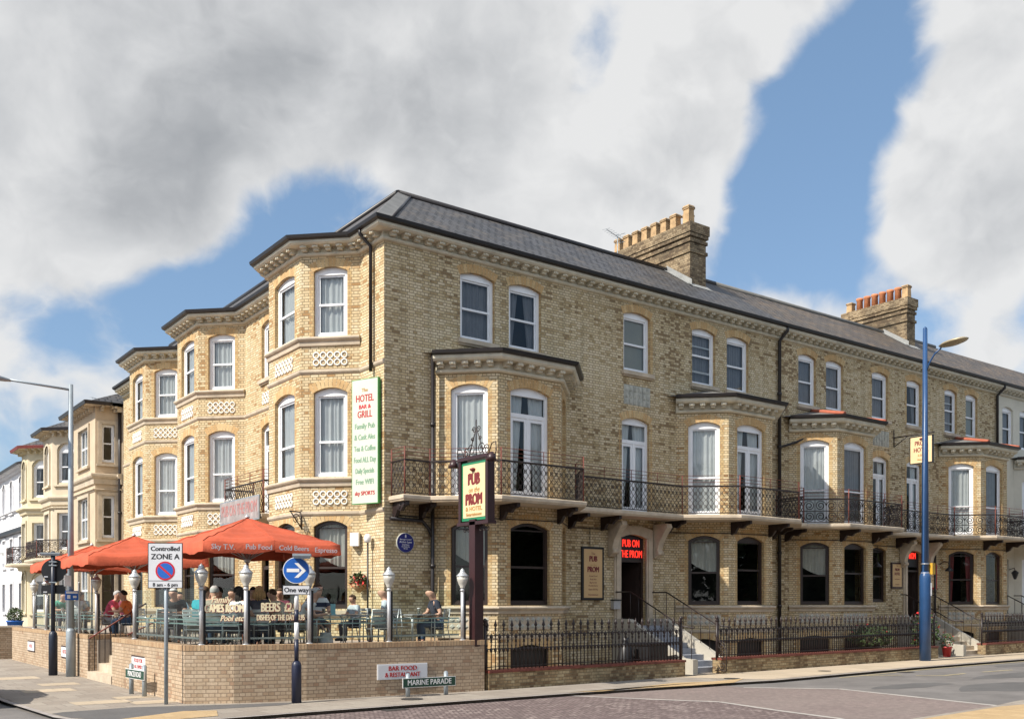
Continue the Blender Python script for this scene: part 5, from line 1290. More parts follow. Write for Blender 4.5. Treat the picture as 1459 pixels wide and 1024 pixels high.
b = MB(); b.lathe([(.27, 0), (.27, .03), (.26, .04)], (0, 0, 0), 36, T=RX); b.obj('rim', M['greystone'], pq); b = MB(); b.lathe([(.25, .04), (.25, .046)], (0, 0, 0), 36, T=RX); fc = b.obj('face', M['plaqueblue'], pq)
b = MB(); b.box(-.02, .02, -.05, -.046, .14, .2); b.box(-.012, .012, -.05, -.046, .2, .22); b.obj('crest', M['signwhite'], fc)
for s, z, sz in (('Borough Council', .09, .05), ('Arthur Lane', .02, .075), ('Lived here', -.05, .05), ('in a house by', -.1, .045), ('the sea', -.15, .045)): text(s, sz, M['signwhite'], fc, (0, -.048, z), ext=.001, bold=.001)
def menu(label, x, z0, w_, h_, lines, border='black', face='tan_face', y=0.0):
    t = board('pub_notice', label, 'notice board', (x, y, z0), 0, w_, h_, border, face, .07, .06)
    for s, f, sz, m, kw in lines: text(s, sz, M[m], t, (0, -.067, h_ * f), ext=.001, **kw)
    return t
M['tan_face'] = mat('tan_notice_face', (.58, .39, .19), .6, 0, .05, 2)
menu('tall black framed PUB on the PROM notice left of the pub door', 7.2, 2.0, .88, 1.62, [('The', .87, .1, 'maroon', {}), ('PUB', .77, .24, 'maroon', dict(bold=.012, xs=.74)), ('on the', .66, .1, 'tan', dict(shear=.3)), ('PROM', .57, .24, 'maroon', dict(bold=.011, xs=.72)), ('Good Food', .45, .07, 'maroon', {}), ('Real Ales', .39, .07, 'maroon', {}), ('Big Screen', .33, .07, 'maroon', {}), ('Pool & Darts', .27, .07, 'maroon', {}), ('Open All Day', .2, .07, 'maroon', {}), ('Entertainment', .1, .07, 'maroon', {})])
menu('small brown framed PROM HOTEL notice left of the hotel door', 23.55, 2.5, .78, 1.05, [('The', .86, .08, 'maroon', {}), ('PROM', .72, .16, 'maroon', dict(bold=.007, xs=.76)), ('HOTEL', .56, .16, 'maroon', dict(bold=.007, xs=.76)), ('Bed & Breakfast', .36, .05, 'maroon', {}), ('Vacancies', .16, .07, 'maroon', {})], 'postbrown')
menu('cream notice in a red frame right of the hotel door', 26.2, 2.5, .62, 1.05, [('Menu', .8, .1, 'maroon', {}), ('Breakfast', .5, .06, 'maroon', {}), ('Lunch', .35, .06, 'maroon', {})], 'signred', 'cream')
def neon(label, x, y, z, lines, s, lean=0.0):
    t = thing('neon_sign', label, 'neon sign', (x, y, z)); 
    b = MB(); b.box(-s * 2.1, s * 2.1, .02, .03, -s * 1.25, s * 1.25); b.obj('backing', M['black'], t)
    for i, l in enumerate(lines): text(l, s, M['neon'], t, (0, 0, (len(lines) - 1) * s * .5 - i * s * 1.02), ext=.008, bold=-.004, xs=.62, name='neon_tube')
neon('red neon PUB ON THE PROM sign in the pub doorway', 8.93, .1, 3.62, ['PUB ON', 'THE PROM'], .33)
neon('red neon sign over the hotel door behind the blue lamp post', 24.86, .1, 3.85, ['PROM'], .36)
neon('red neon lettering inside the farthest ground floor bay window', 29.0, -.72, 3.55, ['OPEN', 'BAR'], .34)
hs = thing('hanging_sign', 'cream PROM HOTEL sign hanging from an iron bracket high on the wall', 'hanging sign', (23.4, 0, 8.0))
b = MB(); b.tube([(0, 0, .58), (0, -1.75, .58)], .025, 6); b.tube([(0, 0, .9), (0, -.01, .2)], .025, 6); b.tube([(0, 0, .2), (0, -.6, .56)], .018, 6); b.obj('bracket', M['iron'], hs)
b = MB(); b.box(-.04, .04, -1.7, -.72, -.6, .5); fr = b.obj('frame', M['black'], hs); b = MB(); b.box(-.046, .046, -1.66, -.76, -.56, .46); b.obj('sign_face', M['cream'], fr)
for s, z, sz, m in (('PROM', .2, .25, 'maroon'), ('HOTEL', -.06, .25, 'maroon'), ('& BAR', -.27, .12, 'tan'), ('Welcome', -.44, .1, 'tan')): text(s, sz, M[m], fr, (-.048, -1.21, z), RO, bold=.006, xs=.8, ext=.001)
b = MB(); b.lathe([(.02, 0), (.07, .03), (.03, .07)], (-.05, -1.21, .34), 8); b.obj('emblem', M['maroon'], fr)
def wall_lamp(label, p):
    t = thing('wall_lamp', label, 'lamp', p); b = MB(); b.tube([(0, 0, .3), (0, -.2, .42), (0, -.38, .36), (0, -.42, .2)], .018, 6); b.lathe([(.05, -.01), (.05, .01)], (0, 0, .3), 8); b.obj('arm', M['iron'], t)
    b = MB(); b.lathe([(.03, .22), (.05, .16), (.16, .05), (.17, 0), (.14, .0)], (0, -.42, 0), 14); b.obj('shade', M['black'], t); return t
wall_lamp('swan neck black wall lamp on the bay at the window before the hotel door', (21.45, -.1, 3.3)); wall_lamp('swan neck black wall lamp right of the red framed notice', (26.75, -.05, 3.25))
t = thing('wall_lantern', 'black lantern on the white house wall at the far right', 'lamp', (32.7, -.02, 3.1)); b = MB(); b.tube([(0, 0, .35), (0, -.25, .42), (0, -.28, .3)], .02, 6); b.obj('arm', M['iron'], t); b = MB(); b.lathe([(.05, -.05), (.14, .2), (.16, .26), (.05, .36)], (0, -.28, -.05), 6); b.obj('lantern', M['black'], t)
t = thing('flood_light', 'white flood light box on the brick beside the banner', 'light', (-.06, 1.42, 3.45), R(-45)); b = MB(); b.box(-.12, .12, -.22, -.04, 0, .36); b.obj('housing', M['signwhite'], t); b = MB(); b.box(-.05, .05, -.04, .02, .1, .26); b.obj('mount', M['galv'], t)
t = thing('camera_pole', 'thin black pole with a white camera on the terrace by the hotel corner', 'camera', (-.15, .62, .9)); b = MB(); b.tube([(0, 0, 0), (0, 0, 2.6)], .025, 8); b.obj('pole', M['black'], t); b = MB(); b.lathe([(.03, 0), (.09, .03), (.1, .16), (.05, .24)], (0, 0, 2.6), 12); b.obj('camera_head', M['signwhite'], t)
t = thing('ash_bin', 'small steel ash box on the wall left of the pub door', 'ash bin', (8.12, 0, 1.72)); b = MB(); b.box(-.14, .14, -.14, 0, 0, .26); b.obj('box', M['steel'], t); b = MB(); b.box(-.16, .16, -.17, .0, .26, .3); b.obj('lid', M['black'], t)
t = thing('side_bracket', 'ornate black iron bracket on the nearest side bay above the ground floor window', 'bracket', (-1.2, 2.5, 4.0), R(-67)); b = MB(); scroll(b, (0, -.2, .2), .16, 1.3, 0, 1); b.tube([(0, 0, -.05), (0, 0, .45)], .02, 6); b.tube([(0, 0, .4), (0, -.45, .4)], .018, 6); b.tube([(0, 0, -.02), (0, -.4, .38)], .018, 6); b.obj('scroll_arm', M['iron'], t)
M['fadedboard'] = mat('weathered_grey_board', (.3, .265, .26), .8, 0, .35, 3)
t = board('balcony_board', 'weathered red lettered board hung on the side balcony rail', 'sign', (-1.1, 7.28, 4.44), R(-90), 3.3, .74, 'galv', 'fadedboard', .04, .03)
M['pinktext'] = mat('faded_red_lettering', (.4, .17, .16), .7, 0, .4, 9)
text('PUB ON THE PROM', .5, M['pinktext'], t, (0, -.037, .4), bold=.006, xs=.68, ext=.001)
def aerial(label, p, rz_, n=7, ln=1.1, mast=1.3):
    t = thing('tv_aerial', label, 'aerial', p, rz_); b = MB(); b.tube([(0, 0, 0), (0, 0, mast)], .02, 6); b.obj('mast', M['galv'], t)
    b = MB(); b.tube([(-ln * .8, 0, mast - .05), (ln * .2, 0, mast - .05)], .012, 5)
    for k in range(n): x = -ln * .8 + k * ln * .9 / (n - 1); b.tube([(x, -.16, mast - .05), (x, .16, mast - .05)], .006, 4)
    b.tube([(ln * .18, -.2, mast - .2), (ln * .18, .2, mast - .2)], .01, 4); b.tube([(ln * .18, -.2, mast + .1), (ln * .18, .2, mast + .1)], .01, 4); b.tube([(ln * .18, 0, mast - .2), (ln * .18, 0, mast + .1)], .01, 4); b.obj('array', M['galv'], t); return t
aerial('television aerial on the ridge left of the nearer chimney', (11.6, 3.6, 13.9), R(20))

# ------------------------------------------------------------------ plants and yard things
def leaves(mb, c, rad, n, s, seed, mi=0, squash=1.0):
    r = random.Random(seed)
    for _ in range(n):
        while True:
            v = Vector((r.uniform(-1, 1), r.uniform(-1, 1), r.uniform(-1, 1)))
            if v.length < 1: break
        v = v.normalized() * (v.length ** .45); p = Vector(c) + Vector((v.x * rad[0], v.y * rad[1], v.z * rad[2]))
        a = Vector((r.uniform(-1, 1), r.uniform(-1, 1), r.uniform(-.6, 1))).normalized(); b_ = a.orthogonal().normalized(); l = s * r.uniform(.6, 1.4)
        mb.face([p, p + a * l * .5 + b_ * l * .3, p + a * l, p + a * l * .5 - b_ * l * .3], mi)
def pot_plant(label, p, rad, n, s, seed, leaf='leaf', flower=0, pot='terracotta', ph=.35, pr=.2, spiky=False):
    t = thing('potted_plant', label, 'plant', p); b = MB(); b.lathe([(pr * .7, 0), (pr, ph), (pr * 1.08, ph), (pr * 1.08, ph + .05), (pr * .9, ph + .05), (pr * .85, ph - .03)], (0, 0, 0), 16); b.obj('pot', M[pot], t)
    f = MB()
    if spiky:
        r = random.Random(seed)
        for _ in range(n):
            a = r.uniform(0, 2 * PI); e = r.uniform(.5, 1.4); L_ = rad[2] * 2 * r.uniform(.7, 1.1); d = Vector((math.cos(a), math.sin(a), 0)); sd = Vector((-d.y, d.x, 0)); q = Vector((0, 0, ph)); pts = []
            for k in range(6):
                tt = k / 5; pts.append(q + d * (L_ * tt * math.cos(e) * (1 + .3 * tt)) + Vector((0, 0, L_ * (tt * math.sin(e) - .35 * tt * tt))))
            for k in range(5): w0, w1 = s * (1 - k / 5), s * (1 - (k + 1) / 5); f.face([pts[k] - sd * w0, pts[k] + sd * w0, pts[k + 1] + sd * w1, pts[k + 1] - sd * w1])
    else: leaves(f, (0, 0, ph + rad[2] * .8), rad, n, s, seed)
    f.obj('foliage', M[leaf], t)
    st = MB(); r = random.Random(seed)
    for k in range(5): a = r.uniform(0, 6.28); st.tube([(0, 0, ph - .05), (rad[0] * .3 * math.cos(a), rad[1] * .3 * math.sin(a), ph + rad[2])], .008, 4)
    st.obj('stem', M['wood'], t)
    if flower:
        g = MB(); leaves(g, (0, 0, ph + rad[2]), (rad[0] * 1.02, rad[1] * 1.02, rad[2] * 1.02), flower, s * .8, seed + 1); g.obj('flowers', M['flower'], t)
    return t
pot_plant('spiky yellow green plant on the terrace under the big parasol', (-4.2, 1.2, FZ), (.5, .5, .6), 46, .05, 3, 'leaf2', 0, 'black', .45, .22, True)
pot_plant('dark green potted palm on the terrace between the two nearer parasols', (-3.2, 4.4, FZ), (.6, .6, .6), 60, .06, 5, 'leaf', 0, 'black', .4, .22, True)
pot_plant('leafy potted shrub beside the pink shirt diners', (-2.6, 3.0, FZ), (.4, .4, .5), 420, .12, 8, 'leaf')
pot_plant('bushy dark plant with red flowers beside the hotel steps', (21.9, -2.2, ZP), (.6, .5, .7), 700, .13, 11, 'leaf', 60, 'terracotta', .4, .25)
pot_plant('trailing plant in a red pot at the foot of the hotel steps', (22.6, -2.7, ZP), (.25, .25, .3), 200, .09, 12, 'leaf', 30, 'redtext', .35, .18)
pot_plant('tall green shrub in front of the hotel railings left of the blue lamp post', (18.9, -1.9, ZP), (1.1, .5, .4), 700, .14, 13, 'leaf', 12, 'black', .5, .3)
pot_plant('small grassy plant behind the railing near the pub sign', (4.0, -2.6, ZP), (.25, .25, .2), 40, .02, 14, 'leaf', 0, 'black', .15, .15, True)
t = thing('hanging_basket', 'half round basket of red flowers on the corner wall above the terrace', 'flower basket', (-.02, 1.02, 2.35), R(-90)); b = MB(); b.lathe([(.04, -.16), (.18, -.02), (.2, .06), (.18, .06)], (0, -.18, 0), 12); b.obj('basket', M['wood'], t)
f = MB(); leaves(f, (0, -.18, .14), (.24, .22, .2), 260, .09, 21); f.obj('foliage', M['leaf'], t); f = MB(); leaves(f, (0, -.18, .12), (.25, .23, .2), 90, .08, 22); f.obj('flowers', M['flower'], t)
t = thing('waste_bin', 'black plastic wheeled bin behind the railing left of the pub steps', 'bin', (7.15, -2.5, ZP), R(10)); b = MB(); b.box(-.45, .45, -.35, .35, .1, .85); b.obj('body', M['black'], t); b = MB(); b.box(-.48, .48, -.38, .38, .85, .92); b.obj('lid', M['black'], t)
for s in (-1, 1):
    b = MB(); b.lathe([(.09, -.03), (.09, .03)], (0, 0, 0), 14, T=Matrix.Translation((s * .4, .36, .09)) @ Matrix.Rotation(PI / 2, 4, 'Y')); b.obj('wheel', M['black'], t)
t = thing('rubbish_sack', 'tied black rubbish sack standing beside the wheeled bin', 'sack', (6.25, -2.5, ZP)); b = MB(); b.lathe([(.18, 0), (.25, .15), (.24, .5), (.17, .8), (.06, .98), (.1, 1.08), (.02, 1.06)], (0, 0, 0), 14); o = b.obj('bag', M['black'], t)
# ------------------------------------------------------------------ people sitting on the terrace
def skin(name, V, E, m, parent, root, sub=1):
    keys = list(V); ix = {k: i for i, k in enumerate(keys)}
    me = bpy.data.meshes.new(name); me.from_pydata([tuple(V[k][0]) for k in keys], [(ix[a], ix[b]) for a, b in E], [])
    o = bpy.data.objects.new(name, me); COL.objects.link(o)
    o.modifiers.new('s', 'SKIN'); sv = me.skin_vertices[0].data if me.skin_vertices else None
    if sv is None:
        bm = bmesh.new(); bm.from_mesh(me); bm.verts.layers.skin.verify(); bm.to_mesh(me); bm.free(); sv = me.skin_vertices[0].data
    for k in keys:
        r = V[k][1]; sv[ix[k]].radius = (r, r) if not isinstance(r, tuple) else r; sv[ix[k]].use_root = (k == root)
    sm = o.modifiers.new('u', 'SUBSURF'); sm.levels = sub; sm.render_levels = sub
    bpy.context.view_layer.update(); dg = bpy.context.evaluated_depsgraph_get()
    m2 = bpy.data.meshes.new_from_object(o.evaluated_get(dg)); bpy.data.objects.remove(o)
    m2.name = name; m2.materials.clear(); m2.materials.append(m)
    for p in m2.polygons: p.use_smooth = True
    r = bpy.data.objects.new(name, m2); COL.objects.link(r); r.parent = parent; return r
def cloth(name, c, **kw):
    if name not in M: M[name] = mat(name, c, .9, 0, .14, 7, bump=.2, **kw)
    return M[name]
def stripe_cloth():
    m, nt, b = _new('navy_white_striped_polo'); tc = N(nt, 'ShaderNodeTexCoord'); s = N(nt, 'ShaderNodeSeparateXYZ'); L(nt, tc.outputs['Object'], s.inputs[0])
    f = math_n(nt, 'FRACT', math_n(nt, 'MULTIPLY', s.outputs[2], 5.2)); c = ramp(nt, f, [(0, (.7, .7, .7)), (.5, (.03, .035, .07))], 'CONSTANT'); L(nt, c, b.inputs['Base Color']); b.inputs['Roughness'].default_value = .9; return m
M['stripes'] = stripe_cloth()
def person(label, loc, face, shirt, legs, hair, style='short', lean=.1, arms='table', shorts=False, head_turn=0.0, size=1.0, glasses=False, nod=0.0, skin_m='skin', chair=None, band=False):
    """seated figure; face = plan direction it looks to"""
    rz_ = math.atan2(face[0], -face[1])
    t = thing('person', label, 'person', loc, rz_, 'people on the terrace'); t.scale = (size,) * 3
    ln = lean
    pel = (0, .02, .5); ch = (0, .02 - ln * .8, .93); nk = (0, .02 - ln * 1.15, 1.09)
    hx = math.sin(head_turn); hy = -math.cos(head_turn)
    hb = Vector((0, nk[1] - .015, 1.155)); hc = hb + Vector((hx * (.03 + nod), hy * (.03 + nod), .085 - nod * .3)); hp = hc + Vector((-hx * .015, -hy * .015, .07))
    V = {'pel': (pel, (.15, .12)), 'waist': ((0, .03 - ln * .3, .7), (.155, .12)), 'chest': (ch, (.185, .125)), 'neck': (nk, .066), 'jaw': (tuple(hb), .078), 'head': (tuple(hc), (.102, .118)), 'crown': (tuple(hp), (.09, .105)),
         'nose': (tuple(hc + Vector((hx * .118, hy * .118, -.008))), .018)}
    E = [('pel', 'waist'), ('waist', 'chest'), ('chest', 'neck'), ('neck', 'jaw'), ('jaw', 'head'), ('head', 'crown'), ('head', 'nose')]
    side = Vector((-hy, hx, 0))
    for s, k in ((-1, 'L'), (1, 'R')):
        V['ear' + k] = (tuple(hc + side * s * .096), .02); E.append(('head', 'ear' + k))
        sh = Vector((s * .185, ch[1] + .0, 1.015))
        if arms == 'table': el = Vector((s * .27, ch[1] - .1, .77)); wr = Vector((s * .13, ch[1] - .33, .775))
        elif arms == 'lap': el = Vector((s * .27, ch[1] - .02, .76)); wr = Vector((s * .13, ch[1] - .24, .65))
        elif arms == 'rest': el = Vector((s * .31, ch[1] + .06, .75)) if s > 0 else Vector((s * .26, ch[1] - .1, .77)); wr = Vector((s * .22, ch[1] - .2, .68)) if s > 0 else Vector((s * .1, ch[1] - .3, .7))
        elif arms == 'down': el = Vector((s * .27, ch[1] - .12, .74)); wr = Vector((s * .2, ch[1] - .3, .5)) if s > 0 else Vector((s * .15, ch[1] - .34, .78))
        else: el = Vector((s * .3, ch[1] - .08, .8)); wr = Vector((s * .1, ch[1] - .3, .98)) if s > 0 else Vector((s * .13, ch[1] - .33, .775))
        d = (wr - el).normalized(); hd = wr + d * .085; up = Vector((0, 0, 1)); sd = d.cross(up).normalized()
        V.update({'sh' + k: (sh, .072), 'el' + k: (el, .05), 'wr' + k: (wr, .027), 'ha' + k: (hd, (.036, .02))})
        E += [('chest', 'sh' + k), ('sh' + k, 'el' + k), ('el' + k, 'wr' + k), ('wr' + k, 'ha' + k)]
        for q, (o_, l_) in enumerate(((-.03, .06), (-.01, .075), (.01, .07), (.03, .055))):
            a = hd + sd * o_ + d * .035; V['f%s%d' % (k, q)] = (a, .0095); V['g%s%d' % (k, q)] = (a + d * l_ * .8 - Vector((0, 0, .018)), .008); E += [('ha' + k, 'f%s%d' % (k, q)), ('f%s%d' % (k, q), 'g%s%d' % (k, q))]
        th = wr + d * .04 - sd * s * .045; V['t' + k] = (th, .012); V['u' + k] = (th + d * .045 - sd * s * .01, .009); E += [('wr' + k, 't' + k), ('t' + k, 'u' + k)]
        hip = Vector((s * .09, -.03, .5)); kn = Vector((s * .13, -.44, .5)); an = Vector((s * .13, -.4, .09)); to = Vector((s * .14, -.57, .035))
        V.update({'hip' + k: (hip, .092), 'kn' + k: (kn, .062), 'ca' + k: (Vector((s * .13, -.4, .33)), .052), 'an' + k: (an, .037), 'to' + k: (to, .035)})
        E += [('pel', 'hip' + k), ('hip' + k, 'kn' + k), ('kn' + k, 'ca' + k), ('ca' + k, 'an' + k), ('an' + k, 'to' + k)]
    skin('body', V, E, M[skin_m], t, 'pel')
    g = lambda k, a=.014: (V[k][0], tuple(x + a for x in V[k][1]) if isinstance(V[k][1], tuple) else V[k][1] + a)
    S = {k: g(k) for k in ('pel', 'waist', 'chest', 'shL', 'shR')}; S['neck'] = ((nk[0], nk[1] + .005, nk[2] - .035), .088); S['pel'] = ((pel[0], pel[1], pel[2] + .06), (.17, .14))
    for k in 'LR': S['sl' + k] = (V['sh' + k][0].lerp(V['el' + k][0], .72), .066)
    skin('shirt', S, [('pel', 'waist'), ('waist', 'chest'), ('chest', 'neck'), ('chest', 'shL'), ('chest', 'shR'), ('shL', 'slL'), ('shR', 'slR')], M[shirt], t, 'pel')
    T_ = {'pel': (pel, (.165, .13))}; TE = []
    for k in 'LR':
        T_['hip' + k] = g('hip' + k); T_['kn' + k] = g('kn' + k, .012) if not shorts else (V['hip' + k][0].lerp(V['kn' + k][0], .85), .085); TE += [('pel', 'hip' + k), ('hip' + k, 'kn' + k)]
        if not shorts: T_['ca' + k] = g('ca' + k, .016); T_['an' + k] = (V['an' + k][0] + Vector((0, 0, .03)), .052); TE += [('kn' + k, 'ca' + k), ('ca' + k, 'an' + k)]
    skin('shorts' if shorts else 'trousers', T_, TE, M[legs], t, 'pel')
    for k in 'LR':
        s = MB(); a, b_ = V['an' + k][0], V['to' + k][0]; s.tube([a + Vector((0, .03, -.04)), (a + b_) / 2 + Vector((0, 0, -.02)), b_ + Vector((0, -.02, 0))], [.045, .05, .04], 8); s.obj('shoe', M['black'], t)
    if style != 'bald':
        h = MB(); c = hc + Vector((0, 0, .035)); n = 14
        prof = []
        rows = []
        for j in range(7):
            ph = (PI / 2) * (j / 6) * 1.25; rr = math.sin(ph); zz = math.cos(ph); row = []
            for i in range(n):
                a = 2 * PI * i / n; d = Vector((math.cos(a), math.sin(a), 0)); fwd = d.x * hx + d.y * hy
                cut = 1.0 if fwd < .35 or j < 4 else .82
                p = Vector((d.x * .098 * rr, d.y * .112 * rr, zz * .105)); p += Vector((rnd.uniform(-1, 1), rnd.uniform(-1, 1), rnd.uniform(-1, 1))) * .006
                if fwd > .35 and j >= 4: p = Vector((d.x * .09 * math.sin(PI / 2 * .8), d.y * .1 * math.sin(PI / 2 * .8), .045))
                row.append(c + p - Vector((hx, hy, 0)) * .018)
            rows.append(row)
        for a_, b_ in zip(rows, rows[1:]):
            for i in range(n): h.face([a_[i], a_[(i + 1) % n], b_[(i + 1) % n], b_[i]], 0, True)
        if style == 'long':
            for i in range(n):
                a = 2 * PI * i / n; d = Vector((math.cos(a), math.sin(a), 0))
                if d.x * hx + d.y * hy > .45: continue
                p = c + Vector((d.x * .1, d.y * .11, -.02)); h.tube([p, p + Vector((d.x * .015, d.y * .015, -.1)), p + Vector((0, 0, -.22)) - Vector((hx, hy, 0)) * .03], [.03, .034, .016], 5)
        if style == 'curly':
            for _ in range(60):
                d = Vector((rnd.uniform(-1, 1), rnd.uniform(-1, 1), rnd.uniform(-.2, 1))).normalized()
                if d.x * hx + d.y * hy > .4 and d.z < .4: continue
                h.lathe([(.004, -.022), (.024, 0), (.004, .022)], tuple(c + Vector((d.x * .1, d.y * .11, d.z * .1))), 6)
        h.obj('hair', M[hair], t)
    e = MB()
    for s in (-1, 1): e.lathe([(.003, -.009), (.0095, 0), (.003, .009)], tuple(hc + Vector((hx * .087, hy * .087, .018)) + side * s * .033), 6)
    e.obj('eyes', M['black'], t)
    mo = MB(); q = hc + Vector((hx * .09, hy * .09, -.05)); mo.tube([q - side * .024, q + Vector((hx, hy, 0)) * .004, q + side * .024], .005, 5); mo.obj('mouth', cloth('lip', (.35, .13, .11)), t)
    if glasses:
        b = MB(); T2 = Matrix.Translation(hc + Vector((hx * .1, hy * .1, .018))) @ Matrix.Rotation(math.atan2(hx, -hy), 4, 'Z')
        for s in (-1, 1): b.box(s * .036 - .03, s * .036 + .03, -.006, .004, -.02, .018, 0, T2); b.box(s * .082 - .003, s * .082 + .003, 0, .1, .008, .014, 0, T2)
        b.box(-.008, .008, -.004, .002, .004, .01, 0, T2); b.obj('sunglasses', M['black'], t)
    if band:
        b = MB(); c = hc + Vector((0, 0, .06)); b.lathe([(.1, -.018), (.108, 0), (.1, .018)], tuple(c - Vector((hx, hy, 0)) * .012), 16); b.obj('headband', M['black'], t)
    if chair:
        f = Vector((face[0], face[1], 0)).normalized(); cafe = cc(chair, (loc[0], loc[1], FZ), rz_)
    return t
_ch = [None]
def cc(label, loc, rz_):
    if _ch[0] is None: _ch[0] = cafe_chair(label, loc, rz_); return _ch[0]
    return dup(_ch[0], loc, rz_, label)
for n_, c_ in (('navy_polo', (.025, .028, .045)), ('jeans', (.05, .085, .15)), ('pale_grey_tee', (.45, .5, .54)), ('white_shirt', (.72, .72, .72)), ('beige_top', (.62, .56, .42)), ('teal_tee', (.02, .3, .36)), ('black_tee', (.02, .02, .022)), ('pink_top', (.62, .16, .24)), ('hot_pink', (.7, .1, .16)), ('orange_top', (.75, .2, .06)), ('sky_blue_shirt', (.4, .6, .75)), ('green_top', (.08, .3, .2)), ('dark_top', (.05, .045, .06)), ('plaid_shorts', (.4, .4, .42)), ('khaki', (.33, .3, .24)), ('salmon_top', (.7, .3, .22)), ('maroon_top', (.2, .04, .07)), ('hair_brown', (.09, .05, .03)), ('hair_dark', (.025, .018, .015)), ('hair_blond', (.42, .24, .1)), ('hair_grey', (.42, .41, .4)), ('hair_white', (.65, .64, .62))): cloth(n_, c_)
Z0 = (FZ,)
person('bald man in a navy polo leaning on the arm of his chair', (-.03, -2.65, FZ), (-.93, .25), 'navy_polo', 'jeans', None, 'bald', .12, 'rest', nod=.02, chair='aluminium chair holding the bald man in navy')
person('balding man in a pale grey tee and shorts with his back turned', (-1.2, -2.35, FZ), (-.85, .5), 'pale_grey_tee', 'plaid_shorts', None, 'bald', .1, 'table', True, chair='aluminium chair holding the man in pale grey')
person('man in a navy and white striped polo and dark sunglasses', (-2.75, -1.75, FZ), (-.1, -1), 'stripes', 'jeans', 'hair_brown', 'short', .05, 'table', True, head_turn=.35, glasses=True, size=1.06, chair='aluminium chair holding the man in the striped polo')
person('small curly haired child in grey beyond the striped polo', (-1.25, -.75, FZ + .08), (-1, -.1), 'pale_grey_tee', 'dark_top', 'hair_brown', 'curly', .05, 'table', size=.82, chair='slatted aluminium chair with the curly haired child')
person('person in a white shirt bending beside the one way sign', (-3.62, -2.55, FZ), (.8, -.35), 'white_shirt', 'khaki', 'hair_grey', 'short', .38, 'down', size=.98, chair='aluminium chair holding the bending person in white')
person('long haired blond woman seen from behind through the price glass', (-4.42, -2.45, FZ), (.45, .9), 'dark_top', 'jeans', 'hair_blond', 'long', .1, 'table', chair='aluminium chair holding the long haired blond woman')
person('dark haired woman in salmon facing the street between the lettered glass', (-3.95, -1.0, FZ), (-.45, -.9), 'salmon_top', 'dark_top', 'hair_dark', 'short', .05, 'table', chair='aluminium chair holding the dark haired woman in salmon')
person('person in a cream top with head down behind the price glass', (-3.6, -2.0, FZ), (-.6, .75), 'beige_top', 'dark_top', 'hair_brown', 'short', .3, 'table', size=.96, chair='aluminium chair holding the person in cream')
person('brown haired man in a bright teal tee by the second lantern', (-5.35, -1.35, FZ), (.75, .5), 'teal_tee', 'khaki', 'hair_brown', 'short', .2, 'table', True, chair='aluminium chair holding the man in teal')
person('dark haired woman in pink under the big front parasol', (-4.55, -.85, FZ), (-.9, -.1), 'pink_top', 'dark_top', 'hair_dark', 'short', .15, 'table', chair='aluminium chair holding the woman in pink')
person('white haired person in dark clothes beyond the GAMES ROOM glass', (-4.4, .3, FZ), (-.7, -.7), 'dark_top', 'jeans', 'hair_white', 'short', .1, 'table', size=.97, chair='aluminium chair holding the white haired person in dark clothes')
person('white haired man in a black tee and headband looking down', (-4.95, 1.25, FZ), (-.55, -.8), 'black_tee', 'dark_top', 'hair_white', 'short', .28, 'table', nod=.05, band=True, chair='aluminium chair holding the man in the headband')
person('person in a light blue shirt behind the zone sign pole', (-4.3, 3.3, FZ), (-.2, -1), 'sky_blue_shirt', 'dark_top', 'hair_dark', 'short', .2, 'table', size=.95, chair='aluminium chair holding the person in light blue')
person('person in an orange top at the middle parasol', (-4.7, 6.3, FZ), (-.8, .5), 'orange_top', 'jeans', 'hair_dark', 'short', .15, 'table', chair='aluminium chair holding the person in orange')
person('dark haired person in maroon between the orange and pink diners', (-4.3, 8.3, FZ), (-.7, -.3), 'maroon_top', 'dark_top', 'hair_dark', 'long', .1, 'table', chair='aluminium chair holding the person in maroon')
person('grey haired man in a bright pink shirt and pale trousers', (-5.0, 7.6, FZ), (.75, -.4), 'hot_pink', 'plaid_shorts', 'hair_grey', 'short', .25, 'table', chair='aluminium chair holding the grey haired man in pink')
person('person in white far left, just behind the galvanised lamp', (-5.1, 10.9, FZ), (.4, .6), 'white_shirt', 'dark_top', 'hair_brown', 'short', .2, 'table', chair='aluminium chair behind the galvanised lamp')
person('person in pale blue at the far left table behind the black sign', (-4.6, 12.2, FZ), (-.5, -.6), 'sky_blue_shirt', 'khaki', 'hair_grey', 'short', .1, 'table', chair='aluminium chair holding the person in pale blue')
person('person in green leaning forward at the far left table', (-4.9, 14.2, FZ), (.1, -1), 'green_top', 'dark_top', 'hair_brown', 'short', .3, 'table', chair='aluminium chair holding the person in green')
person('dark haired man in a white tee at the table behind the price glass', (-4.75, -1.75, FZ), (.9, -.2), 'white_shirt', 'jeans', 'hair_dark', 'short', .12, 'table', chair='aluminium chair holding the man in the white tee')
person('person in burgundy against the hotel wall behind the one way sign', (-2.6, .6, FZ), (-.6, -.8), 'maroon_top', 'dark_top', 'hair_brown', 'short', .08, 'table', chair='aluminium chair against the wall holding the person in burgundy')
person('person in navy at the back of the terrace by the side door', (-3.2, 1.9, FZ), (-.9, -.3), 'navy_polo', 'jeans', 'hair_dark', 'short', .15, 'table', chair='aluminium chair holding the person in navy near the side door')
person('fair haired woman in pale blue at the back by the spiky plant', (-3.4, .2, FZ), (-.5, -.9), 'sky_blue_shirt', 'jeans', 'hair_blond', 'long', .1, 'lap', chair='aluminium chair holding the fair haired woman')
person('person in a khaki shirt with their back to the GAMES ROOM glass', (-5.3, -2.15, FZ), (.5, .85), 'khaki', 'jeans', 'hair_grey', 'short', .12, 'table', chair='aluminium chair against the GAMES ROOM glass holding the khaki shirt')
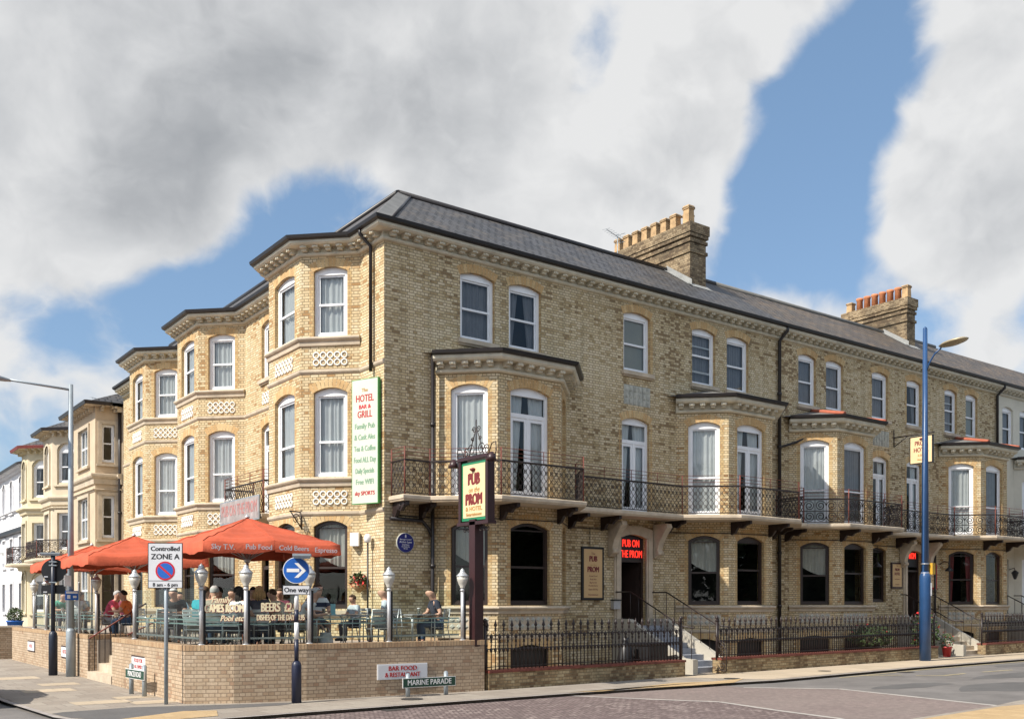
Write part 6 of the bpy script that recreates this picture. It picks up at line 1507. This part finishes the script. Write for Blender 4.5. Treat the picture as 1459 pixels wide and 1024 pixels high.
person('woman with long dark hair close behind the BEERS lettering', (-4.95, -2.6, FZ), (.9, .45), 'white_shirt', 'dark_top', 'hair_dark', 'long', .1, 'table', size=.97, chair='aluminium chair against the price glass holding the long dark haired woman')
person('child in orange at the back by the hotel side bay', (-2.3, 3.2, FZ + .05), (-.8, -.5), 'orange_top', 'jeans', 'hair_blond', 'curly', .08, 'table', size=.85, chair='aluminium chair holding the child in orange')
for (x, y, rz_, lb) in ((-5.3, 2.6, .6, 'empty aluminium chair right of the entry gap, before the potted palm'), (-5.45, .55, 2.9, 'empty aluminium chair with its back to the zone sign'), (-1.9, -3.1, 3.0, 'empty aluminium chair between the lantern and the grey tee'), (-5.45, 10.0, 1.2, 'empty aluminium chair left of the pink shirt'), (-.65, -1.85, 0.0, 'aluminium chair with a dark bag beyond the pint of beer')):
    cc(lb, (x, y, FZ), rz_)
t = thing('carrier_bag', 'crumpled pale carrier bag on the floor by the bending person', 'bag', (-3.0, -2.75, FZ)); b = MB(); b.lathe([(.13, 0), (.17, .08), (.16, .22), (.12, .33), (.13, .36)], (0, 0, 0), 12); o = b.obj('bag_body', cloth('pale_plastic', (.55, .56, .56)), t)
h = MB()
for s in (-1, 1): h.tube([(s * .06, -.08, .33), (s * .03, -.08, .46), (s * -.03, -.08, .46), (s * -.06, -.08, .33)][::1], .008, 4)
h.obj('bag_handles', M['pale_plastic'], t)
t = thing('dark_bag', 'dark shoulder bag hanging on a chair back beside the pint', 'bag', (-.65, -1.55, FZ + .5)); b = MB(); b.lathe([(.12, 0), (.17, .06), (.16, .2), (.08, .28)], (0, 0, 0), 12, T=Matrix.Diagonal((1, .5, 1, 1))); b.obj('bag_body', M['black'], t)
# ------------------------------------------------------------------ neighbours
M['tan_stucco'] = mat('tan_stucco', (.52, .41, .29), .85, 0, .1, 1.2)
M['cream_stucco'] = mat('yellow_cream_stucco', (.58, .51, .36), .85, 0, .1, 1.2)
M['buff_stucco'] = mat('buff_stucco', (.56, .48, .36), .85, 0, .1, 1.2)
M['white_stucco'] = mat('white_stucco', (.72, .72, .74), .8, 0, .06, 1.2)
M['pale_stucco'] = mat('pale_grey_cream_stucco', (.6, .57, .48), .8, 0, .08, 1.2)
M['red_paint'] = mat('dark_red_paint', (.16, .03, .025), .6, 0, .2, 3)
def eave(parent, path, z, fas='gutter', soff='sill', out=.55):
    b = MB(); b.sweep(path, [(0, z), (out - .02, z), (out - .02, z + .02)]); 
    P = [Vector(p) for p in path]
    for a, c in zip(P, P[1:]):
        d = c - a; ln = d.length; d.normalize(); nn = Vector((d.y, -d.x)); T = Matrix(((d.x, nn.x, 0, a.x), (d.y, nn.y, 0, a.y), (0, 0, 1, 0), (0, 0, 0, 1))); n = max(2, int(ln / .42))
        for k in range(n):
            u = ln * (k + .5) / n; b.box(u - .06, u + .06, 0, out * .85, z - .1, z + .0, 0, T); b.box(u - .06, u + .06, 0, out * .45, z - .24, z - .1, 0, T)
    o = b.obj('eaves', M[soff], parent, world=True)
    g = MB(); g.sweep(path, [(out - .1, z + .01), (out + .02, z - .02), (out + .06, z + .14), (out - .08, z + .18)]); g.obj('gutter', M[fas], parent, world=True); return o
def surround(parent, p, rot, w, zb, zt, m, arch=False, name='window_frame_moulding'):
    b = MB(); T = Matrix.Translation((p[0], p[1], 0)) @ Matrix.Rotation(rot, 4, 'Z')
    for s in (-1, 1): a, c = sorted((s * w / 2, s * (w / 2 + .16))); b.box(a, c, -.07, .01, zb - .1, zt, 0, T)
    if not arch: b.box(-w / 2 - .16, w / 2 + .16, -.072, .01, zt, zt + .16, 0, T)
    else:
        n = 10; hw = w / 2
        for k in range(n):
            a0, a1 = PI * k / n, PI * (k + 1) / n; f = lambda a, r: (r * math.cos(a), zt + r * math.sin(a) * .75)
            q = [f(a0, hw), f(a0, hw + .16), f(a1, hw + .16), f(a1, hw)]
            b.face([T @ Vector((x, -.07, z)) for x, z in q]); b.face([T @ Vector((q[1][0], -.07, q[1][1])), T @ Vector((q[1][0], .01, q[1][1])), T @ Vector((q[2][0], .01, q[2][1])), T @ Vector((q[2][0], -.07, q[2][1]))])
    b.box(-w / 2 - .22, w / 2 + .22, -.13, .01, zb - .2, zb - .1, 0, T)
    return b.obj(name, M[m], parent, world=True)
def house(label, l0, l1, blk, wallm, trim, bayp, tops, ez, roofm='slate', square=False, colour='gutter', rset=0.0):
    """terraced house on the side road: wall from l0 to l1, bay plan bayp, rows of windows tops"""
    t = thing('terraced_house', label, 'building', (rset, l0, 0), 0, None)
    path = [(rset, l1)] + bayp[::-1] + [(rset, l0)]
    b = MB()
    for a, c in zip(path, path[1:]):
        d = Vector(c) - Vector(a); ln = d.length; rot = math.atan2(d.y, d.x); ops = []
        for (zb, zt, rise, kind) in tops:
            if ln > .95:
                k = kind; w_ = min(1.05, ln - .55) if not (square and ln > 2.5) else 1.9
                kk = 'triple' if (square and ln > 2.5) else k
                ops.append(((ln - w_) / 2, (ln + w_) / 2, zb, zt, rise, kk, 'parted' if kk != 'triple' else 'net'))
        wall_windows(t, b, a, rot, ln, -.3, ez, ops, arch=False, jamb=False)
        for o in ops:
            m = Vector(a) + d.normalized() * (o[0] + o[1]) / 2; surround(t, m, rot, o[1] - o[0], o[2], o[3], trim, o[4] > .2)
    b.obj('wall', [M[wallm], M[trim], M['arch_a'], M['arch_b']], t, world=True)
    eave(t, path, ez, colour, trim)
    for zb, h, out in blk: sillband(t, path, zb, 'string_course', trim, h, out)
    r = MB(); e = .55; xs = [p[0] for p in bayp]; mn = min(xs)
    fr = [(rset - e, l1), *[(p[0] - e * .8, p[1]) for p in bayp[::-1]], (rset - e, l0)]
    zr = ez + .16; ap = [(rset + 1.4, (l0 + l1) / 2 + .6, zr + 1.3), (rset + 1.4, (l0 + l1) / 2 - .6, zr + 1.3)]
    F3 = [(x, y, zr) for x, y in fr]; mid = len(F3) // 2
    for i in range(len(F3) - 1): r.face([F3[i], F3[i + 1], ap[0] if i + 1 < mid else ap[1]]) if i + 1 != mid else r.face([F3[i], F3[i + 1], ap[1], ap[0]])
    r.face([(rset - e, l0, zr), (rset + 5, l0, zr), ap[1]]); r.face([(rset - e, l1, zr), (rset + 5, l1, zr), ap[0]]); r.face([(rset + 5, l0, zr), (rset + 5, l1, zr), ap[0], ap[1]])
    r.obj('roof', M[roofm], t, world=True)
    s = MB(); s.face([(rset, l0, -.3), (rset + 5, l0, -.3), (rset + 5, l0, ez + .1), (rset, l0, ez + .1)]); s.face([(rset, l1, -.3), (rset + 5, l1, -.3), (rset + 5, l1, ez + .1), (rset, l1, ez + .1)]); s.face([(rset + 5, l0, -.3), (rset + 5, l1, -.3), (rset + 5, l1, ez + .1), (rset + 5, l0, ez + .1)]); s.obj('back_wall', M[wallm], t, world=True)
    i = MB(); i.face([(rset + 1.2, l0 + .1, -.3), (rset + 1.2, l1 - .1, -.3), (rset + 1.2, l1 - .1, ez), (rset + 1.2, l0 + .1, ez)])
    i.obj('dark_interior', M['inside'], t, world=True)
    return t
h1 = house('tan brick house with a square bay and brown stucco bands left of the hotel', 24.7, 30.4, [(7.9, .5, .22), (7.2, .14, .12), (4.35, .5, .2), (3.9, .12, .1)], 'tan_stucco', 'sill', [(0, 25.1), (-1.1, 25.2), (-1.1, 29.4), (0, 29.5)], [(8.45, 10.2, .0, 'shutter'), (4.95, 6.9, 0, 'shutter'), (1.4, 3.6, 0, 'brown')], 11.0, square=True)
bb = MB(); bb.sweep([(0, 29.5), (-1.1, 29.4), (-1.1, 25.2), (0, 25.1), (0, 24.7)], [(.004, 7.92), (.004, 10.9)], 0)
pipe(h1, [(-.1, 24.9, 11), (-.1, 24.85, 8), (-.1, 24.85, 0)], .07)
h2 = house('buff stucco house with a round headed canted bay and curly iron balcony', 30.6, 36.6, [(7.6, .5, .25), (7.0, .12, .14), (4.2, .4, .5)], 'buff_stucco', 'buff_stucco', [(0, 32.6), (-1.2, 33.8), (-1.2, 36.0), (-.4, 36.5)], [(8.3, 10.0, .4, 'sash'), (4.75, 6.7, 0, 'sash'), (1.4, 3.3, .3, 'sash')], 11.0)
h3 = house('yellow cream house with dark red eaves far along the side road', 36.8, 43.0, [(7.5, .4, .3), (4.2, .4, .5)], 'cream_stucco', 'cream_stucco', [(0, 39.2), (-1.2, 40.4), (-1.2, 42.2), (-.2, 42.9)], [(8.1, 9.9, .4, 'sash'), (4.7, 6.6, 0, 'sash'), (1.4, 3.3, .3, 'sash')], 10.9, colour='red_paint')
h4 = house('white rendered house with black bands at the far left edge', 43.4, 58, [(8.0, .12, .2), (6.75, .28, .25)], 'white_stucco', 'white_stucco', [(-.4, 45.2), (-.4, 48.6), (-.4, 51.6), (-.4, 54.2)], [(8.0, 9.7, .4, 'sash'), (4.4, 6.2, 0, 'sash'), (1.3, 3.2, 0, 'brown')], 10.6)
b = MB(); b.sweep([(-.4, 58), (-.4, 45.2), (0, 43.4)], [(.02, 6.45), (.3, 6.5), (.3, 6.75), (.02, 6.76)]); b.obj('black_band', M['black'], h4, world=True)
hb_ = MB()
for hh, pth, z in ((h2, [(0, 31.8), (-.9, 31.8), (-2.1, 33.4), (-2.1, 36.3), (-.3, 36.4)][::-1], 4.25), (h3, [(-.3, 37.6), (-1.0, 38.2), (-2.1, 40.2), (-2.1, 42.2), (-.3, 42.8)][::-1], 4.2)):
    bo = balcony(hh, pth, z, 'spiral', 'balcony', .95, False, 'buff_stucco', True)
t = board('balcony_notice', 'white notice board on the far left balcony', 'sign', (-2.2, 43.0, 4.3), R(-60), 1.1, 1.1, 'white', 'signwhite', .03, .04); text('HOTEL', .24, M['black'], t, (0, -.05, .55), ext=.001)
h5 = thing('white_terraced_house', 'pale stucco terraced house at the far right end', 'building', (31.7, 0, 0))
b = MB(); wall_windows(h5, b, (31.64, 0), 0, 14, -.3, ZT, [(.5, 1.5, 9.1, 10.8, .14, 'sash', 'grey'), (2.1, 3.1, 9.1, 10.8, .14, 'sash', 'grey'), (6, 7, 9.1, 10.8, .14, 'sash', 'grey'), (.25, 1.1, 1.2, 3.9, .12, None, None)], arch=False, jamb=False)
b.obj('wall', [M['pale_stucco']] * 4, h5, world=True)
cornice(h5, [(31.64, 0), (45.6, 0)], ZT, m='pale_stucco')
r = MB(); r.face([(31.64, -.46, ZE), (45.6, -.46, ZE), (45.6, 3, ZR), (31.64, 3, ZR)]); r.face([(31.64, 3, ZR), (45.6, 3, ZR), (45.6, 7, ZE), (31.64, 7, ZE)]); r.obj('roof', M['slate_brown'], h5, world=True)
b = MB(); P5 = [(33.2, 0), (34.4, -1.2), (36.6, -1.2), (37.8, 0)]
wall_windows(h5, b, P5[0], -PI / 4, 1.69, -.3, 8.1, [(.35, 1.35, 4.8, 7.5, .1, 'sash', 'net'), (.35, 1.35, 1.85, 3.9, .1, 'sash', 'net')], arch=False, jamb=False); wall_windows(h5, b, P5[1], 0, 2.2, -.3, 8.1, [(.4, 1.8, 4.8, 7.5, .1, 'sash', 'net'), (.4, 1.8, 1.85, 3.9, .1, 'sash', 'net')], arch=False, jamb=False); wall_windows(h5, b, P5[2], PI / 4, 1.69, -.3, 8.1, [], arch=False, jamb=False)
bo = b.obj('bay_window', [M['pale_stucco']] * 4, h5, world=True); cornice(bo, P5, 8.1, 1.2, 'pale_stucco')
r = MB(); r.face([(32.8, 0, 8.6), (34.3, -1.6, 8.6), (36.7, -1.6, 8.6), (38.2, 0, 8.6), (35.5, 0, 9.0)]); r.obj('bay_roof', M['lead'], bo, world=True)
b = MB(); b.box(31.95, 32.75, .1, .16, 1.2, 3.85); b.obj('door', M['white'], h5, world=True)
bk = MB(); bk.face([(45.6, 0, -.3), (45.6, 7, -.3), (45.6, 7, ZE), (45.6, 0, ZE)]); bk.face([(31.64, 7, -.3), (45.6, 7, -.3), (45.6, 7, ZE), (31.64, 7, ZE)]); bk.obj('back_wall', M['pale_stucco'], h5, world=True)
i = MB(); i.face([(31.7, 1.3, -.3), (45, 1.3, -.3), (45, 1.3, ZT), (31.7, 1.3, ZT)]); i.obj('dark_interior', M['inside'], h5, world=True)
balcony(h5, [(31.7, 0), (31.7, -1.3), (33.6, -2.1), (37.2, -2.1), (38.4, -1.0), (44, -1.0)], 4.7, 'spiral', rail_h=.86)
steps('white stone steps with iron rails at the far right door', 31.9, 33.0, treads='sill', ly=-.4, g=.3)
# chimney seen over the side road houses
ck = MB(); ck.box(2.6, 3.6, 27.5, 29.6, 10.5, 13.3); ck.box(2.5, 3.7, 27.4, 29.7, 13.3, 13.6); co = ck.obj('chimney', M['brick_chimney'], h1, world=True)
for k in range(3): p = MB(); p.lathe([(.18, 0), (.15, .5), (.18, .55), (.1, .55)], (3.1, 27.9 + .6 * k, 13.6), 10); p.obj('chimney_pot', M['buffpot'], co, world=True)
aerial('tall aerial with several stacked arrays beside the hotel above the tan house', (.7, 25.0, 10.5), R(200), 7, 1.6, 2.85); aerial('lower aerial below the tall one above the tan house', (.75, 25.3, 10.5), R(190), 7, 1.4, 2.1)
aerial('small aerial on the roof of the yellow cream house', (1.4, 40.0, 12.1), R(30), 6, 1.0, 1.0); aerial('small aerial on the roof of the buff house', (1.4, 34.0, 12.1), R(30), 6, 1.0, 1.0)
# brick garden wall and plants of the next house
gw = thing('garden_wall', 'low brick garden wall with a squared pier at the left edge', 'wall', (-6.0, 17.2, ZP)); b = MB(); b.box(-6.4, -5.6, 17.2, 17.9, -.3, 1.0); b.obj('pier', M['brick_modern'], gw, world=True); b = MB(); b.box(-6.1, -5.85, 17.9, 40, -.3, .9); b.obj('wall', M['brick_modern'], gw, world=True); b = MB(); b.box(-6.45, -5.55, 17.15, 17.95, 1.0, 1.07); b.box(-6.15, -5.8, 17.95, 40, .9, .96); b.obj('coping', M['sill'], gw, world=True)
pot_plant('clipped ball bush in a blue glazed pot at the far left', (-5.3, 20.2, .75), (.3, .3, .3), 700, .08, 31, 'leaf', 0, 'signblue', .42, .3)
t = thing('leaning_sign', 'white board leaning against the garden wall at the left edge', 'sign', (-6.3, 18.6, ZP), R(-90)); b = MB(); T = Matrix.Rotation(R(-18), 4, 'X'); b.box(-.4, .4, -.03, .03, 0, .9, 0, T); b.obj('panel', M['signwhite'], t); b = MB(); b.box(-.42, -.38, -.04, .04, 0, .95, 0, T); b.box(.38, .42, -.04, .04, 0, .95, 0, T); b.obj('frame', M['framegreen'], t)
# seafront trees across the road, behind the camera: they show in the window glass
def tree(label, p, h, seed, r0=4.6):
    t = thing('tree', label, 'tree', p, 0, 'trees across the road'); b = MB(); r = random.Random(seed)
    b.tube([(0, 0, 0), (.1, .1, h * .25), (0, .15, h * .5), (.2, 0, h * .8)], [.32, .24, .16, .06], 8); f = MB()
    for k in range(30):
        a = r.uniform(0, 6.28); d = r0 * r.uniform(.25, 1) ** .6; c = Vector((math.cos(a) * d * .8, math.sin(a) * d * .8, h * r.uniform(.22, .95)))
        b.tube([(0, .1, c.z * .6), tuple(c * .6 + Vector((0, 0, c.z * .35))), tuple(c)], [.07, .04, .02], 5); leaves(f, c, (1.8, 1.8, 1.4), 130, .75, seed * 50 + k)
    b.obj('trunk', M['wood'], t); f.obj('crown', M['leaf'], t, fix=False); return t
tr = None
for k in range(22):
    p = (-26 + 5.0 * k + (k * 37 % 3), -36 - 6 * (k % 2), ZRD)
    if tr is None: tr = tree('leafy seafront tree across the road', p, 12.5, 3)
    else: dup(tr, p, k * 1.3)
# ------------------------------------------------------------------ the parked car whose shadow reaches the pavement at the left edge
M['carpaint'] = mat('dark_grey_car_paint', (.03, .032, .036), .25, .3, .05, 2, coat=.6)
M['tyre'] = mat('tyre_rubber', (.015, .015, .015), .9)
M['carglass'] = mat('dark_car_glass', (.02, .025, .03), .05)
car = thing('parked_car', 'dark grey hatchback parked at the side road kerb, at the left edge', 'car', (-9.95, 1.2, ZRD))
b = MB()
secs = [(-2.0, .34, .62, .62), (-1.92, .24, .78, .72), (-1.2, .2, .92, .8), (-.75, .2, .98, .82), (.9, .2, .98, .83), (1.6, .2, .96, .82), (1.95, .26, .9, .76), (2.02, .36, .75, .68)]
rows = []
for (y, zl, zh, hw) in secs:
    rows.append([(-hw * .92, y, zl), (-hw, y, zl + .18), (-hw, y, (zl + zh) / 2), (-hw * .95, y, zh - .06), (-hw * .8, y, zh), (hw * .8, y, zh), (hw * .95, y, zh - .06), (hw, y, (zl + zh) / 2), (hw, y, zl + .18), (hw * .92, y, zl)])
for a, c in zip(rows, rows[1:]):
    for k in range(10): b.face([a[k], a[(k + 1) % 10], c[(k + 1) % 10], c[k]], 0, True)
b.face(rows[0]); b.face(rows[-1][::-1]); b.obj('body', M['carpaint'], car)
cab = [(-.85, .96, .74), (-.2, 1.38, .6), (.2, 1.46, .58), (1.1, 1.44, .58), (1.8, .98, .7)]
g = MB(); r_ = MB(); pr = [[(-w_, y, .95), (-w_ * .97, y, max(.96, z - .05)), (w_ * .97, y, max(.96, z - .05)), (w_, y, .95)] for y, z, w_ in [(-.85, .99, .74), (-.2, 1.38, .68), (.2, 1.46, .67), (1.1, 1.44, .67), (1.8, 1.0, .72)]]
for a, c in zip(pr, pr[1:]):
    for k in range(3): g.face([a[k], a[k + 1], c[k + 1], c[k]], 0, True)
gh = g.obj('cabin_glass', M['carglass'], car)
r_.box(-.58, .58, -.15, 1.2, 1.38, 1.45); 
for y0, z0, y1, z1 in ((-.85, .97, -.18, 1.4), (1.15, 1.41, 1.82, .98), (.42, .96, .42, 1.42)):
    for s in (-1, 1): r_.tube([(s * .735, y0, z0), (s * .665, y1, z1)], .035, 6)
for s in (-1, 1): r_.tube([(s * .665, -.18, 1.4), (s * .665, 1.15, 1.41)], .035, 6)
r_.obj('roof', M['carpaint'], car)
for s in (-1, 1):
    for y in (-1.25, 1.3):
        T = Matrix.Translation((s * .76, y, .31)) @ Matrix.Rotation(PI / 2, 4, 'Y'); w_ = MB(); w_.lathe([(.2, -.1), (.29, -.1), (.31, -.06), (.31, .06), (.29, .1), (.2, .1)], (0, 0, 0), 22, T=T); wh = w_.obj('wheel', M['tyre'], car)
        q = MB(); q.lathe([(.02, -.108), (.19, -.104), (.2, -.09), (.2, .09), (.19, .104), (.02, .108)], (0, 0, 0), 20, T=T); q.obj('rim', M['alu'], wh)
    h = MB(); h.box(s * .6 - .1, s * .6 + .1, -2.0, -1.86, .62, .74); h.obj('headlight', M['lampglass'], car)
    h = MB(); h.box(s * .66 - .06, s * .66 + .06, 1.93, 2.02, .6, .85); h.obj('tail_light', M['signred'], car)
    h = MB(); h.lathe([(.02, -.1), (.08, -.05), (.08, .05), (.02, .1)], (s * .9, -.6, .98), 8); h.obj('wing_mirror', M['carpaint'], car)
